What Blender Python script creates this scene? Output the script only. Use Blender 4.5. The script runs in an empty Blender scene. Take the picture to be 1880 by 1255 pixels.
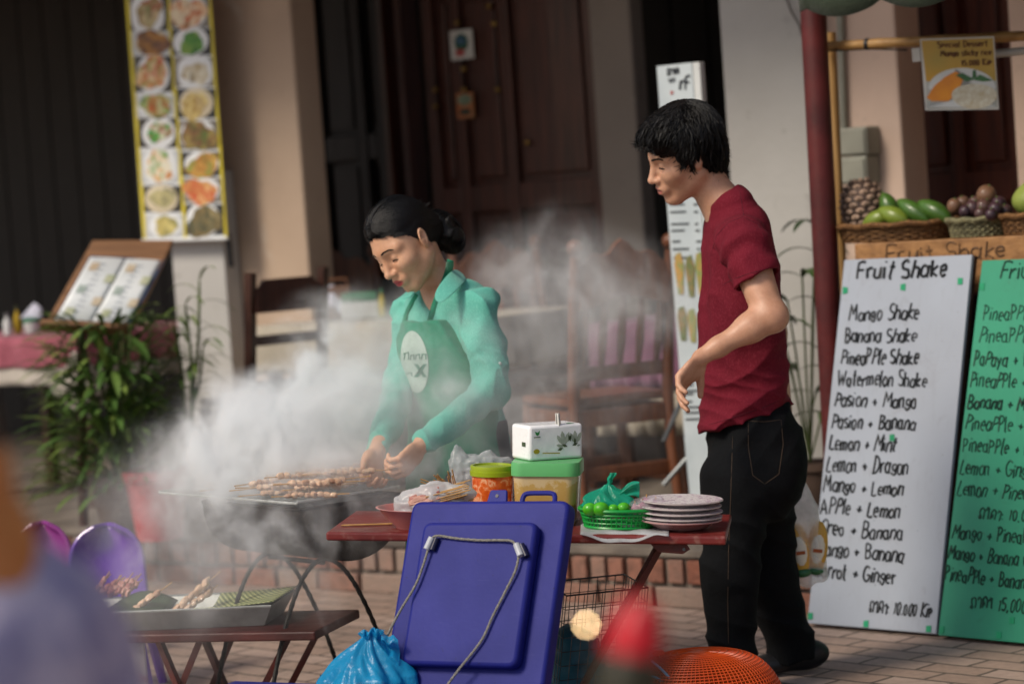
import bpy, bmesh, math, random
import numpy as np
from mathutils import Vector, Matrix, Quaternion
from mathutils.bvhtree import BVHTree
R_ = math.radians
SC = bpy.context.scene
COL = SC.collection
random.seed(7); NPR = np.random.RandomState(7)
# ------------------------------------------------------------------ camera
CAM_H, F_PX, ROLL, PITCH = 1.40, 4700.0, R_(4.0), math.atan(258/4700)
cr, sr, cp, sp = math.cos(ROLL), math.sin(ROLL), math.cos(PITCH), math.sin(PITCH)
FWD = Vector((0, cp, -sp)); RT0 = Vector((1, 0, 0)); UP0 = RT0.cross(FWD)
RT = (RT0*cr - UP0*sr).normalized(); UPV = RT.cross(FWD)
CAMP = Vector((0, 0, CAM_H))
cd = bpy.data.cameras.new('camera'); cam = bpy.data.objects.new('camera', cd); COL.objects.link(cam)
m3 = Matrix((RT, UPV, -FWD)).transposed()
cam.matrix_world = Matrix.Translation(CAMP) @ m3.to_4x4()
cd.sensor_width = 36; cd.lens = 36*F_PX/1880; cd.clip_end = 500; cd.clip_start = .05
cd.dof.use_dof = True; cd.dof.focus_distance = 6.5; cd.dof.aperture_fstop = 2.2; cd.dof.aperture_blades = 9
SC.camera = cam
# ------------------------------------------------------------------ light
SUN_EL, SUN_AZ = R_(44), math.atan2(-.80, -.58)      # soft open-shade light from the street side, mostly from the left
SUN_DIR = Vector((math.sin(SUN_AZ)*math.cos(SUN_EL), math.cos(SUN_AZ)*math.cos(SUN_EL), math.sin(SUN_EL)))
w = bpy.data.worlds.new("World"); SC.world = w; w.use_nodes = True
nt = w.node_tree; bgn = nt.nodes['Background']
sky = nt.nodes.new('ShaderNodeTexSky'); sky.sky_type = 'NISHITA'; sky.sun_disc = False
sky.sun_elevation = SUN_EL; sky.sun_rotation = SUN_AZ; sky.dust_density = 2.5
nt.links.new(sky.outputs[0], bgn.inputs[0]); bgn.inputs[1].default_value = .06
ld = bpy.data.lights.new('sun', 'SUN'); ld.energy = 1.5; ld.angle = R_(16); ld.color = (1, .89, .74)
sun = bpy.data.objects.new('sun', ld); COL.objects.link(sun)
sun.rotation_euler = SUN_DIR.to_track_quat('Z', 'Y').to_euler()
SC.view_settings.view_transform = 'Standard'; SC.view_settings.look = 'None'
SC.view_settings.exposure = .86; SC.view_settings.gamma = 1
SC.cycles.volume_bounces = 6; SC.cycles.max_bounces = 8; SC.cycles.transparent_max_bounces = 24
# ------------------------------------------------------------------ pixel <-> place
def ray(px, py):
    return (FWD + RT*((px-940)/F_PX) + UPV*((627.5-py)/F_PX))
def W(px, py, y):
    r = ray(px, py); return CAMP + r*(y/r.y)
def G(px, py, z=0.):
    r = ray(px, py); return CAMP + r*((z-CAM_H)/r.z)
FY = R_(38)
ES = Vector((math.cos(FY), -math.sin(FY), 0)); EN = Vector((math.sin(FY), math.cos(FY), 0)); EZ = Vector((0, 0, 1))
FO = G(1268, 1117)
def FP(px, py, n):            # (s, z) on the vertical plane n metres behind the kerb
    r = ray(px, py); t = ((FO + EN*n) - CAMP).dot(EN)/r.dot(EN); p = CAMP + r*t
    return (p-FO).dot(ES), p.z
def FW(s, n, z): return FO + ES*s + EN*n + EZ*z
def FPW(px, py, n): s, z = FP(px, py, n); return FW(s, n, z)
# ------------------------------------------------------------------ scene graph
def tag(o, label=None, cat=None, group=None, kind=None):
    if label: o['label'] = label
    if cat: o['category'] = cat
    if group: o['group'] = group
    if kind: o['kind'] = kind
    return o
def thing(name, loc, label, cat, group=None, rz=0):
    o = bpy.data.objects.new(name, None); COL.objects.link(o); o.empty_display_size = .1
    o.location = loc; o.rotation_euler = (0, 0, rz); return tag(o, label, cat, group)
def children(o): return [c for c in bpy.data.objects if c.parent == o]
def dup(root, loc, rz=0, label=None, group=None):
    kids = {}
    for c in bpy.data.objects:
        if c.parent: kids.setdefault(c.parent, []).append(c)
    def cp_(o, par):
        c = o.copy(); COL.objects.link(c); c.parent = par
        for k in kids.get(o, []): cp_(k, c)
        return c
    r = cp_(root, None); r.location = loc; r.rotation_euler = (0, 0, rz)
    if label: r['label'] = label
    if group: r['group'] = group
    return r
def link_mesh(name, me, mat, parent=None, base=None, smooth=True):
    o = bpy.data.objects.new(name, me); COL.objects.link(o)
    for m in (mat if isinstance(mat, (list, tuple)) else [mat]): me.materials.append(m)
    if smooth and len(me.polygons): me.polygons.foreach_set('use_smooth', [True]*len(me.polygons))
    if parent is not None: o.parent = parent
    return o
def frame(d, hint=Vector((0, 0, 1))):
    d = Vector(d).normalized()
    if abs(d.dot(hint)) > .98: hint = Vector((1, 0, 0))
    x = hint.cross(d).normalized(); return x, d.cross(x), d
def cat_rom(pts, n=6, closed=False):
    P = [Vector(p) for p in pts]; out = []; N = len(P)
    for i in range(N if closed else N-1):
        if closed: a, b, c, d = P[i-1], P[i], P[(i+1) % N], P[(i+2) % N]
        else: a, b, c, d = P[max(i-1, 0)], P[i], P[i+1], P[min(i+2, N-1)]
        for k in range(n):
            t = k/n
            out.append(.5*((2*b)+(c-a)*t+(2*a-5*b+4*c-d)*t*t+(3*b-a-3*c+d)*t**3))
    if not closed: out.append(P[-1])
    return out
class MB:
    def __init__(s): s.v = []; s.f = []; s.t = []; s.mi = []; s.tint = 0.; s.m = 0
    def add(s, vs, fs):
        k = len(s.v); s.v += [tuple(v) for v in vs]
        for f in fs: s.f.append(tuple(i+k for i in f)); s.t.append(s.tint); s.mi.append(s.m)
    def hexa(s, p):          # 8 points: bottom 4 ccw, top 4 ccw
        s.add(p, [(3, 2, 1, 0), (4, 5, 6, 7), (0, 1, 5, 4), (1, 2, 6, 5), (2, 3, 7, 6), (3, 0, 4, 7)])
    def box(s, c, size, ax=None):
        c = Vector(c); X, Y, Z = ax if ax else (Vector((1, 0, 0)), Vector((0, 1, 0)), Vector((0, 0, 1)))
        a, b, d = size[0]/2, size[1]/2, size[2]/2
        s.hexa([c+X*i*a+Y*j*b+Z*k*d for k in (-1, 1) for i, j in ((-1, -1), (1, -1), (1, 1), (-1, 1))])
    def tube(s, pts, r, seg=8, closed=False, caps=True, flat=1., hint=None):
        P = [Vector(p) for p in pts]; n = len(P); rr = r if isinstance(r, (list, tuple)) else [r]*n
        T = [(P[(i+1) % n]-P[i-1]) if closed else (P[min(i+1, n-1)]-P[max(i-1, 0)]) for i in range(n)]
        x, y, d = frame(T[0], hint or Vector((.13, .21, .97))); vs = []
        for i in range(n):
            d = T[i].normalized() if T[i].length > 1e-9 else d
            x = (x - d*x.dot(d)).normalized(); y = d.cross(x)
            for k in range(seg):
                a = 2*math.pi*k/seg; vs.append(P[i]+x*(math.cos(a)*rr[i])+y*(math.sin(a)*rr[i]*flat))
        fs = []
        for i in range(n if closed else n-1):
            j = (i+1) % n
            for k in range(seg):
                l = (k+1) % seg; fs.append((i*seg+k, i*seg+l, j*seg+l, j*seg+k))
        if caps and not closed: fs += [tuple(range(seg-1, -1, -1)), tuple((n-1)*seg+k for k in range(seg))]
        s.add(vs, fs)
    def lathe(s, prof, base, axis=(0, 0, 1), seg=24, xr=1., yr=1., x0=None, wob=None):
        x, y, d = frame(axis); base = Vector(base)
        if x0 is not None: x = (Vector(x0)-d*Vector(x0).dot(d)).normalized(); y = d.cross(x)
        vs = []; n = len(prof)
        for r, h in prof:
            for k in range(seg):
                a = 2*math.pi*k/seg; q = r*(1+(wob(a, h) if wob else 0))
                vs.append(base+x*(math.cos(a)*q*xr)+y*(math.sin(a)*q*yr)+d*h)
        fs = [(i*seg+k, i*seg+(k+1) % seg, (i+1)*seg+(k+1) % seg, (i+1)*seg+k) for i in range(n-1) for k in range(seg)]
        if prof[0][0] > 1e-6: fs.append(tuple(range(seg-1, -1, -1)))
        if prof[-1][0] > 1e-6: fs.append(tuple((n-1)*seg+k for k in range(seg)))
        s.add(vs, fs)
    def ball(s, c, r, seg=12, rings=8, ax=None, nz=0.):
        c = Vector(c); rx, ry, rz = (r if isinstance(r, (list, tuple)) else (r, r, r))
        X, Y, Z = ax if ax else (Vector((1, 0, 0)), Vector((0, 1, 0)), Vector((0, 0, 1)))
        vs = [c-Z*rz]
        for i in range(1, rings):
            t = math.pi*i/rings-math.pi/2
            for k in range(seg):
                a = 2*math.pi*k/seg; q = 1+random.uniform(-nz, nz)
                vs.append(c+(X*(math.cos(a)*math.cos(t)*rx)+Y*(math.sin(a)*math.cos(t)*ry)+Z*(math.sin(t)*rz))*q)
        vs.append(c+Z*rz); L = len(vs)-1
        fs = [(0, 1+(k+1) % seg, 1+k) for k in range(seg)]
        for i in range(rings-2):
            for k in range(seg):
                a = 1+i*seg+k; b = 1+i*seg+(k+1) % seg; fs.append((a, b, b+seg, a+seg))
        o = 1+(rings-2)*seg; fs += [(o+k, o+(k+1) % seg, L) for k in range(seg)]
        s.add(vs, fs)
    def grid(s, fn, nu, nv, wrap=False):
        vs = [fn(i/nu, j/nv) for j in range(nv+1) for i in range(nu+1)]; L = nu+1
        s.add(vs, [(j*L+i, j*L+i+1, (j+1)*L+i+1, (j+1)*L+i) for j in range(nv) for i in range(nu)])
    def prism(s, poly, ext):
        n = len(poly); P = [Vector(p) for p in poly]; e = Vector(ext)
        s.add(P+[p+e for p in P], [tuple(range(n-1, -1, -1)), tuple(range(n, 2*n))]+[(i, (i+1) % n, n+(i+1) % n, n+i) for i in range(n)])
    def strip(s, pts, wid, nrm):      # flat ribbon
        P = [Vector(p) for p in pts]; n = len(P); ww = wid if isinstance(wid, (list, tuple)) else [wid]*n; vs = []
        for i in range(n):
            t = (P[min(i+1, n-1)]-P[max(i-1, 0)]).normalized(); x = t.cross(Vector(nrm)).normalized()
            vs += [P[i]-x*ww[i]/2, P[i]+x*ww[i]/2]
        s.add(vs, [(2*i, 2*i+1, 2*i+3, 2*i+2) for i in range(n-1)])
    def build(s, name, mat, parent=None, smooth=True, bevel=0, solid=0, sub=0, auto=None, bseg=2):
        b = Vector((0, 0, 0))
        if parent is not None:
            q = parent
            while q is not None: b += q.location; q = q.parent
        me = bpy.data.meshes.new(name)
        me.from_pydata([(v[0]-b.x, v[1]-b.y, v[2]-b.z) for v in s.v], [], s.f); 
        me.polygons.foreach_set('material_index', s.mi)
        at = me.attributes.new('tint', 'FLOAT', 'FACE'); at.data.foreach_set('value', s.t)
        me.update()
        o = link_mesh(name, me, mat, parent, smooth=smooth)
        if solid: m = o.modifiers.new('s', 'SOLIDIFY'); m.thickness = solid; m.offset = 0
        if bevel:
            m = o.modifiers.new('b', 'BEVEL'); m.width = bevel; m.segments = bseg; m.limit_method = 'ANGLE'; m.angle_limit = R_(40)
        if sub: m = o.modifiers.new('u', 'SUBSURF'); m.levels = m.render_levels = sub
        if smooth and not sub:
            try: me.set_sharp_from_angle(angle=auto or R_(42))
            except Exception: pass
        return o
# ------------------------------------------------------------------ materials
def lin(h):
    h = h.lstrip('#'); c = [int(h[i:i+2], 16)/255 for i in (0, 2, 4)]
    return tuple((x/12.92 if x <= .04045 else ((x+.055)/1.055)**2.4) for x in c)+(1,)
MATS = {}
class NB:
    def __init__(s, name):
        s.m = bpy.data.materials.new(name); s.m.use_nodes = True; s.t = s.m.node_tree; s.b = s.t.nodes['Principled BSDF']; s.out = s.t.nodes['Material Output']
    def n(s, ty, ins=None, **kw):
        x = s.t.nodes.new('ShaderNode'+ty)
        for k, v in kw.items(): setattr(x, k, v)
        for k, v in (ins or {}).items():
            if hasattr(v, 'is_output'): s.t.links.new(v, x.inputs[k])
            else: x.inputs[k].default_value = v
        return x
    def l(s, a, b): s.t.links.new(a, b)
    def co(s, stretch=(1, 1, 1), kind='Object', rot=(0, 0, 0)):
        return s.n('Mapping', {'Vector': s.n('TexCoord').outputs[kind], 'Scale': stretch, 'Rotation': rot}).outputs[0]
    def noise(s, v, sc, det=4, rough=.55, dist=0.):
        return s.n('TexNoise', {'Vector': v, 'Scale': sc, 'Detail': det, 'Roughness': rough, 'Distortion': dist}).outputs[0]
    def ramp(s, f, stops):
        r = s.n('ValToRGB', {'Fac': f}); e = r.color_ramp.elements
        while len(e) < len(stops): e.new(.5)
        for i, (p, c) in enumerate(stops): e[i].position = p; e[i].color = c if len(c) == 4 else (*c, 1)
        return r.outputs[0]
    def mix(s, f, a, b, mode='MIX'):
        x = s.n('Mix', data_type='RGBA', blend_type=mode)
        for k, v in ((0, f), (6, a), (7, b)):
            if hasattr(v, 'is_output'): s.t.links.new(v, x.inputs[k])
            else: x.inputs[k].default_value = v
        return x.outputs[2]
    def math(s, op, a, b=0., clamp=False):
        x = s.n('Math', operation=op, use_clamp=clamp)
        for i, v in enumerate((a, b)):
            if hasattr(v, 'is_output'): s.t.links.new(v, x.inputs[i])
            else: x.inputs[i].default_value = v
        return x.outputs[0]
    def bump(s, h, st, dist=.01):
        s.l(s.n('Bump', {'Height': h, 'Strength': st, 'Distance': dist}).outputs[0], s.b.inputs['Normal'])
def pm(name, c, c2=None, rough=.6, ns=6., bump=0., bs=80., metal=0., spec=.4, stretch=(1, 1, 1), tint=None, sheen=0., sss=0., lo=.35, hi=.65, coat=0., rv=.12, det=4):
    if name in MATS: return MATS[name]
    q = NB(name); v = q.co(stretch); f = q.noise(v, ns, det)
    a = lin(c); b = lin(c2) if c2 else tuple(x*.72 for x in a[:3])+(1,)
    colr = q.ramp(f, [(lo, a), (hi, b)])
    if tint:
        at = q.n('Attribute', attribute_name='tint').outputs['Fac']
        colr = q.mix(at, colr, lin(tint))
    q.l(colr, q.b.inputs['Base Color'])
    rr = q.n('MapRange', {'Value': q.noise(v, ns*2.3, 3), 'To Min': max(rough-rv, .02), 'To Max': min(rough+rv, 1)}).outputs[0]
    q.l(rr, q.b.inputs['Roughness'])
    q.b.inputs['Metallic'].default_value = metal; q.b.inputs['Specular IOR Level'].default_value = spec
    q.b.inputs['Sheen Weight'].default_value = sheen; q.b.inputs['Coat Weight'].default_value = coat
    if sss: q.b.inputs['Subsurface Weight'].default_value = sss; q.b.inputs['Subsurface Radius'].default_value = (.012, .005, .003); q.b.inputs['Subsurface Scale'].default_value = 1.
    if bump: q.bump(q.noise(v, bs, 4), bump)
    MATS[name] = q.m; return q.m
def plastic_film(name, c, alpha, rough=.25, trl=.4):
    if name in MATS: return MATS[name]
    q = NB(name); q.b.inputs['Base Color'].default_value = lin(c); q.b.inputs['Roughness'].default_value = rough
    t = q.n('BsdfTransparent'); t.inputs[0].default_value = tuple(.5+.5*x for x in lin(c)[:3])+(1,)
    tr = q.n('BsdfTranslucent'); tr.inputs[0].default_value = lin(c)
    m1 = q.n('MixShader', {0: trl, 1: q.b.outputs[0], 2: tr.outputs[0]}); 
    al = q.n('MapRange', {'Value': q.noise(q.co(), 14., 4), 'From Min': .3, 'From Max': .7, 'To Min': max(alpha-.18, 0), 'To Max': min(alpha+.18, 1)}).outputs[0]
    m2 = q.n('MixShader', {0: al, 1: t.outputs[0], 2: m1.outputs[0]}); q.l(m2.outputs[0], q.out.inputs['Surface'])
    q.bump(q.noise(q.co(), 60, 3), .3)
    MATS[name] = q.m; return q.m
def wood(name, c, c2, rough=.5, axis='x', sc=1., coat=0.):
    st = {'x': (1.5, 18, 18), 'y': (18, 1.5, 18), 'z': (18, 18, 1.5)}[axis]
    return pm(name, c, c2, rough, ns=2.2*sc, bump=.25, bs=5*sc, stretch=st, lo=.3, hi=.7, coat=coat)
# ------------------------------------------------------------------ hand lettering (pen strokes)
def _arc(cx, cy, rx, ry, a0, a1, n=7): return [(cx+rx*math.cos(R_(a0+(a1-a0)*i/n)), cy+ry*math.sin(R_(a0+(a1-a0)*i/n))) for i in range(n+1)]
GL = {
 'A': (.62, [[(0, 0), (.3, 1), (.58, 0)], [(.1, .36), (.5, .36)]]), 'B': (.56, [[(.05, 0), (.05, 1)], [(.05, 1)]+_arc(.2, .76, .25, .24, 90, -90)+[(.05, .52)], [(.05, .52)]+_arc(.2, .26, .3, .26, 90, -90)+[(.05, 0)]]),
 'C': (.55, [_arc(.32, .5, .3, .5, 50, 310)]), 'D': (.58, [[(.05, 0), (.05, 1)], [(.0, 1)]+_arc(.15, .5, .38, .5, 90, -90)+[(0, 0)]]), 'F': (.5, [[(.05, 0), (.08, 1), (.5, 1)], [(.05, .54), (.4, .56)]]),
 'G': (.6, [_arc(.32, .5, .3, .5, 50, 330)+[(.58, .42), (.36, .42)]]), 'K': (.55, [[(.05, 0), (.05, 1)], [(.5, .95), (.08, .42), (.52, 0)]]), 'L': (.46, [[(.06, 1), (.04, 0), (.44, .04)]]),
 'M': (.72, [[(0, 0), (.1, 1), (.34, .35), (.56, 1), (.66, 0)]]), 'O': (.6, [_arc(.3, .5, .27, .5, 90, 450, 12)]), 'P': (.5, [[(.04, 0), (.08, 1)], [(.02, .98)]+_arc(.18, .74, .28, .25, 90, -90)+[(.06, .48)]]),
 'R': (.55, [[(.04, 0), (.06, 1)]+_arc(.2, .75, .26, .25, 90, -90)+[(.06, .5), (.5, 0)]]), 'S': (.5, [_arc(.26, .74, .22, .25, 40, 260)+_arc(.24, .25, .24, .25, 80, -140)]), 'W': (.8, [[(0, 1), (.16, 0), (.36, .7), (.56, 0), (.76, 1)]]),
 'I': (.2, [[(.1, 0), (.1, 1)]]),
 'a': (.5, [_arc(.22, .3, .19, .3, 60, 400, 10), [(.42, .62), (.42, .05), (.48, 0)]]), 'b': (.46, [[(.05, 1), (.05, 0)], _arc(.2, .28, .2, .28, 150, -150, 9)]), 'c': (.42, [_arc(.24, .3, .2, .3, 55, 305)]),
 'd': (.48, [_arc(.2, .28, .19, .28, 40, 330, 9), [(.42, 1), (.42, 0)]]), 'e': (.44, [[(.05, .32), (.4, .36)]+_arc(.22, .32, .19, .3, 10, 310, 9)]), 'f': (.36, [[(.36, .95), (.22, 1), (.15, .8), (.14, 0)], [(0, .58), (.32, .58)]]),
 'g': (.46, [_arc(.22, .42, .17, .2, 40, 390, 9), [(.38, .6), (.38, .1)]+_arc(.22, .08, .17, .18, 0, -190)]), 'h': (.48, [[(.05, 1), (.05, 0)], [(.05, .4)]+_arc(.23, .4, .18, .22, 150, 0)+[(.41, 0)]]),
 'i': (.2, [[(.08, .6), (.08, 0)], [(.08, .82), (.1, .88)]]), 'k': (.46, [[(.05, 1), (.05, 0)], [(.4, .62), (.07, .28), (.42, 0)]]), 'l': (.2, [[(.08, 1), (.08, .08), (.16, 0)]]),
 'm': (.68, [[(.04, .62), (.05, 0)], [(.05, .4)]+_arc(.19, .42, .14, .2, 150, 0, 5)+[(.33, 0)], [(.33, .4)]+_arc(.47, .42, .14, .2, 150, 0, 5)+[(.61, 0)]]),
 'n': (.47, [[(.04, .62), (.05, 0)], [(.05, .4)]+_arc(.22, .42, .18, .2, 150, 0, 5)+[(.4, 0)]]), 'o': (.46, [_arc(.22, .31, .19, .31, 90, 450, 11)]), 'p': (.44, [[(.04, 0), (.07, .66)], [(.03, .64)]+_arc(.16, .47, .22, .18, 90, -90)+[(.06, .3)]]),
 'r': (.36, [[(.05, .62), (.05, 0)], [(.05, .42), (.18, .6), (.34, .58)]]), 's': (.38, [_arc(.2, .46, .16, .16, 40, 260, 5)+_arc(.18, .15, .18, .15, 80, -140, 5)]), 't': (.34, [[(.15, .95), (.15, .08), (.26, 0)], [(0, .62), (.32, .62)]]),
 'u': (.48, [[(.04, .62), (.05, .2)]+_arc(.2, .18, .16, .18, 190, 340, 5)+[(.4, .62), (.42, 0)]]), 'w': (.6, [[(0, .62), (.12, 0), (.28, .5), (.42, 0), (.56, .62)]]), 'y': (.46, [[(.02, .62), (.2, .12)], [(.42, .62), (.1, -.25)]]),
 'z': (.42, [[(.02, .6), (.38, .6), (.02, 0), (.4, 0)]]), '+': (.5, [[(.06, .36), (.44, .36)], [(.25, .56), (.25, .16)]]), ':': (.22, [[(.1, .5), (.1, .44)], [(.1, .14), (.1, .08)]]), '.': (.2, [[(.08, .06), (.1, 0)]]), ',': (.2, [[(.1, .06), (.05, -.12)]]),
 '0': (.48, [_arc(.23, .4, .18, .4, 90, 450, 11)]), '1': (.28, [[(.04, .62), (.14, .8), (.14, 0)]]), '5': (.46, [[(.4, .8), (.1, .8), (.07, .46)]+_arc(.2, .25, .2, .25, 110, -130)]), '3': (.44, [_arc(.18, .6, .18, .2, 140, -90)+_arc(.18, .2, .22, .2, 90, -140)]),
 '\u0ea5': (.6, [_arc(.12, .12, .1, .1, 0, 360)+[(.04, .4)]+_arc(.26, .56, .22, .2, 190, 0)+[(.48, .5), (.5, 0)]]), '\u0eb2': (.36, [[(.02, .52)]+_arc(.16, .56, .14, .16, 180, 0)+[(.3, 0)]]), '\u0e84': (.6, [[(.04, 0), (.04, .5)]+_arc(.27, .52, .23, .22, 180, 0)+[(.5, 0)], [(.04, .1)]+_arc(.16, .3, .1, .1, 200, 520)]),
 ' ': (.34, []), '-': (.4, [[(.05, .32), (.35, .32)]]),
}
def text_width(t): return sum(GL[c][0]+.09 for c in t)
def pen_text(mb, t, org, ux, uy, nrm, size, pen, width=None, slant=.08, jit=.042, arch=0.):
    """pen strokes for the text t from org along ux, letters up uy, raised along nrm"""
    ux, uy, nrm = Vector(ux).normalized(), Vector(uy).normalized(), Vector(nrm).normalized()
    tw = text_width(t); kx = (width/(tw*size)) if width else 1.; x = 0.
    for c in t:
        gw, st = GL[c]; dy = random.uniform(-jit, jit)*1.3; vs_, rt = 1+random.uniform(-jit, jit)*2.6, random.uniform(-jit, jit)*3.2
        for s in st:
            s2 = [((p[0]-gw/2)*(1+rt*.3)+gw/2+rt*p[1]+random.uniform(-jit, jit)*.8, p[1]*vs_-rt*.5*(p[0]-gw/2)+random.uniform(-jit, jit)*.8) for p in s]
            pts = [Vector(org)+ux*((x+p[0]+slant*p[1])*size*kx)+uy*((p[1]+dy)*size)+nrm*.0012 for p in s2]
            pts = cat_rom(pts, 2) if len(pts) > 2 else pts
            P2 = [p for i, p in enumerate(pts) if i == 0 or (p-pts[i-1]).length > 1e-6]
            if len(P2) > 1: mb.tube(P2, pen/2*random.uniform(.85, 1.15), 5, flat=1., hint=nrm)
        x += gw+.09
# ------------------------------------------------------------------ implicit surfaces
class Field:
    """ordered list of primitives merged with smooth operators, meshed with surface nets"""
    def __init__(s): s.p = []; s.disp = None
    def cap(s, a, b, r1, r2=None, k=.02, op='u'):
        a, b = np.array(a, np.float32), np.array(b, np.float32); r2 = r1 if r2 is None else r2
        s.p.append((op, k, (a+b)/2, np.linalg.norm(b-a)/2+max(r1, r2), ('c', a, b, r1, r2))); return s
    def ell(s, c, r, ax=None, k=.02, op='u'):
        A = np.array([list(v) for v in ax], np.float32) if ax is not None else np.eye(3, dtype=np.float32)
        s.p.append((op, k, np.array(c, np.float32), max(r), ('e', np.array(c, np.float32), np.array(r, np.float32), A))); return s
    def loft(s, secs, k=.02, op='u'):
        """secs: (centre, x-axis, y-axis, a, b); linear interpolation along the polyline"""
        S = [(np.array(c, np.float32), np.array(x, np.float32), np.array(y, np.float32), a, b) for c, x, y, a, b in secs]
        lo = np.min([q[0] for q in S], 0); hi = np.max([q[0] for q in S], 0)
        s.p.append((op, k, (lo+hi)/2, np.linalg.norm(hi-lo)/2+max(max(q[3], q[4]) for q in S), ('l', S))); return s
    def plane(s, c, n, k=.01, op='i'):   # keep side opposite to n ('i' keeps inside)
        n = np.array(n, np.float32); n /= np.linalg.norm(n); s.p.append((op, k, None, 0, ('p', np.array(c, np.float32), n))); return s
    def fn(s, f, k=.01, op='i', c=None, R=0): s.p.append((op, k, c, R, ('f', f))); return s
    @staticmethod
    def prim(q, P):
        ty = q[0]
        if ty == 'c':
            a, b, r1, r2 = q[1:]; ba = b-a; L = float(ba@ba)+1e-12
            h = np.clip(((P-a)@ba)/L, 0, 1); d = P-a-h[:, None]*ba
            return np.sqrt((d*d).sum(1))-(r1+(r2-r1)*h)
        if ty == 'e':
            x = (P-q[1])@q[3].T; r = q[2]; k0 = np.sqrt(((x/r)**2).sum(1)); k1 = np.sqrt(((x/(r*r))**2).sum(1))+1e-9
            return k0*(k0-1)/k1
        if ty == 'l':
            S = q[1]; out = None
            for (c0, x0, y0, a0, b0), (c1, x1, y1, a1, b1) in zip(S[:-1], S[1:]):
                ba = c1-c0; L = float(ba@ba); t = ((P-c0)@ba)/L; h = np.clip(t, 0, 1)[:, None]
                d = P-c0-h*ba; ax = x0+(x1-x0)*h; ay = y0+(y1-y0)*h; hh = h[:, 0]
                a = a0+(a1-a0)*hh; b = b0+(b1-b0)*hh
                u = (d*ax).sum(1); v = (d*ay).sum(1); ww = d-ax*u[:, None]-ay*v[:, None]; wz = (ww*ww).sum(1)
                mn = np.minimum(a, b); k0 = np.sqrt((u/a)**2+(v/b)**2+wz/(mn*mn))
                k1 = np.sqrt((u/(a*a))**2+(v/(b*b))**2+wz/(mn**4))+1e-9
                e = np.where(k0 > .3, k0*(k0-1)/k1, (k0-1)*mn); out = e if out is None else np.minimum(out, e)
            return out
        if ty == 'p': return (P-q[1])@q[2]
        return q[1](P)
    def ev(s, P, cull=True, band=.05):
        D = np.full(len(P), 1., np.float32); lo, hi = P.min(0), P.max(0)
        for op, k, c, R, q in s.p:
            if cull and c is not None:
                gap = np.linalg.norm(np.maximum(np.maximum(lo-c, c-hi), 0))-R
                if gap > band+k and op != 'i': continue
            d = s.prim(q, P).astype(np.float32)
            if op == 'u':
                h = np.maximum(k-np.abs(D-d), 0)/max(k, 1e-6); D = np.minimum(D, d)-h*h*k*.25
            else:
                e = -d if op == 's' else d
                h = np.maximum(k-np.abs(D-e), 0)/max(k, 1e-6); D = np.maximum(D, e)+h*h*k*.25
        if s.disp is not None: D = D+s.disp(P).astype(np.float32)
        return D
    def mesh(s, name, h, mat, parent=None, lo=None, hi=None, smooth=2, attr=None):
        if lo is None:
            B = [(c-R, c+R) for op, k, c, R, q in s.p if op == 'u']; lo = np.min([b[0] for b in B], 0); hi = np.max([b[1] for b in B], 0)
        lo = np.array(lo, np.float32)-3*h; C = 4
        n = (np.ceil((np.array(hi)+3*h-lo)/h/C).astype(int)+1)*C; nc = n//C+1
        cg = np.stack(np.meshgrid(*[np.arange(x) for x in nc], indexing='ij'), -1).reshape(-1, 3)
        Dc = np.concatenate([s.ev(lo+c*(C*h), cull=False) for c in np.array_split(cg.astype(np.float32), max(1, len(cg)//200000))])
        Dc = Dc.reshape(nc); thr = C*h*2.2
        near = np.abs(Dc) < thr
        D = np.where(np.repeat(np.repeat(np.repeat(Dc, C, 0), C, 1), C, 2)[:n[0], :n[1], :n[2]] < 0, np.float32(-1), np.float32(1))
        nb = near.copy()
        for ax in range(3):
            t = nb.copy(); sl = [slice(None)]*3; sm = [slice(None)]*3; sl[ax] = slice(1, None); sm[ax] = slice(None, -1)
            nb[tuple(sl)] |= t[tuple(sm)]; nb[tuple(sm)] |= t[tuple(sl)]
        m = np.repeat(np.repeat(np.repeat(nb, C, 0), C, 1), C, 2)[:n[0], :n[1], :n[2]]
        idx = np.argwhere(m); vals = np.empty(len(idx), np.float32)
        for a in range(0, len(idx), 60000): vals[a:a+60000] = s.ev((lo+idx[a:a+60000].astype(np.float32)*h), cull=True)
        D[m] = vals; ins = D < 0
        sh = [(i, j, k) for i in (0, 1) for j in (0, 1) for k in (0, 1)]
        cs = [ins[i:n[0]-1+i, j:n[1]-1+j, k:n[2]-1+k] for i, j, k in sh]
        an = cs[0].copy(); al = cs[0].copy()
        for c in cs[1:]: an |= c; al &= c
        act = an & ~al; ci = np.argwhere(act); N = len(ci)
        cv = np.stack([D[ci[:, 0]+i, ci[:, 1]+j, ci[:, 2]+k] for i, j, k in sh], 1); shf = np.array(sh, np.float32)
        acc = np.zeros((N, 3), np.float32); cnt = np.zeros(N, np.float32)
        for a in range(8):
            for b in range(a+1, 8):
                if abs(shf[a]-shf[b]).sum() != 1: continue
                va, vb = cv[:, a], cv[:, b]; x = (va < 0) != (vb < 0); t = np.where(x, va/(va-vb+1e-12), 0)
                acc += np.where(x[:, None], shf[a]+(shf[b]-shf[a])*t[:, None], 0); cnt += x
        V = lo+(ci+acc/cnt[:, None])*h
        dim = n-1; fl = (ci[:, 0]*dim[1]+ci[:, 1])*dim[2]+ci[:, 2]
        Q = []
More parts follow.
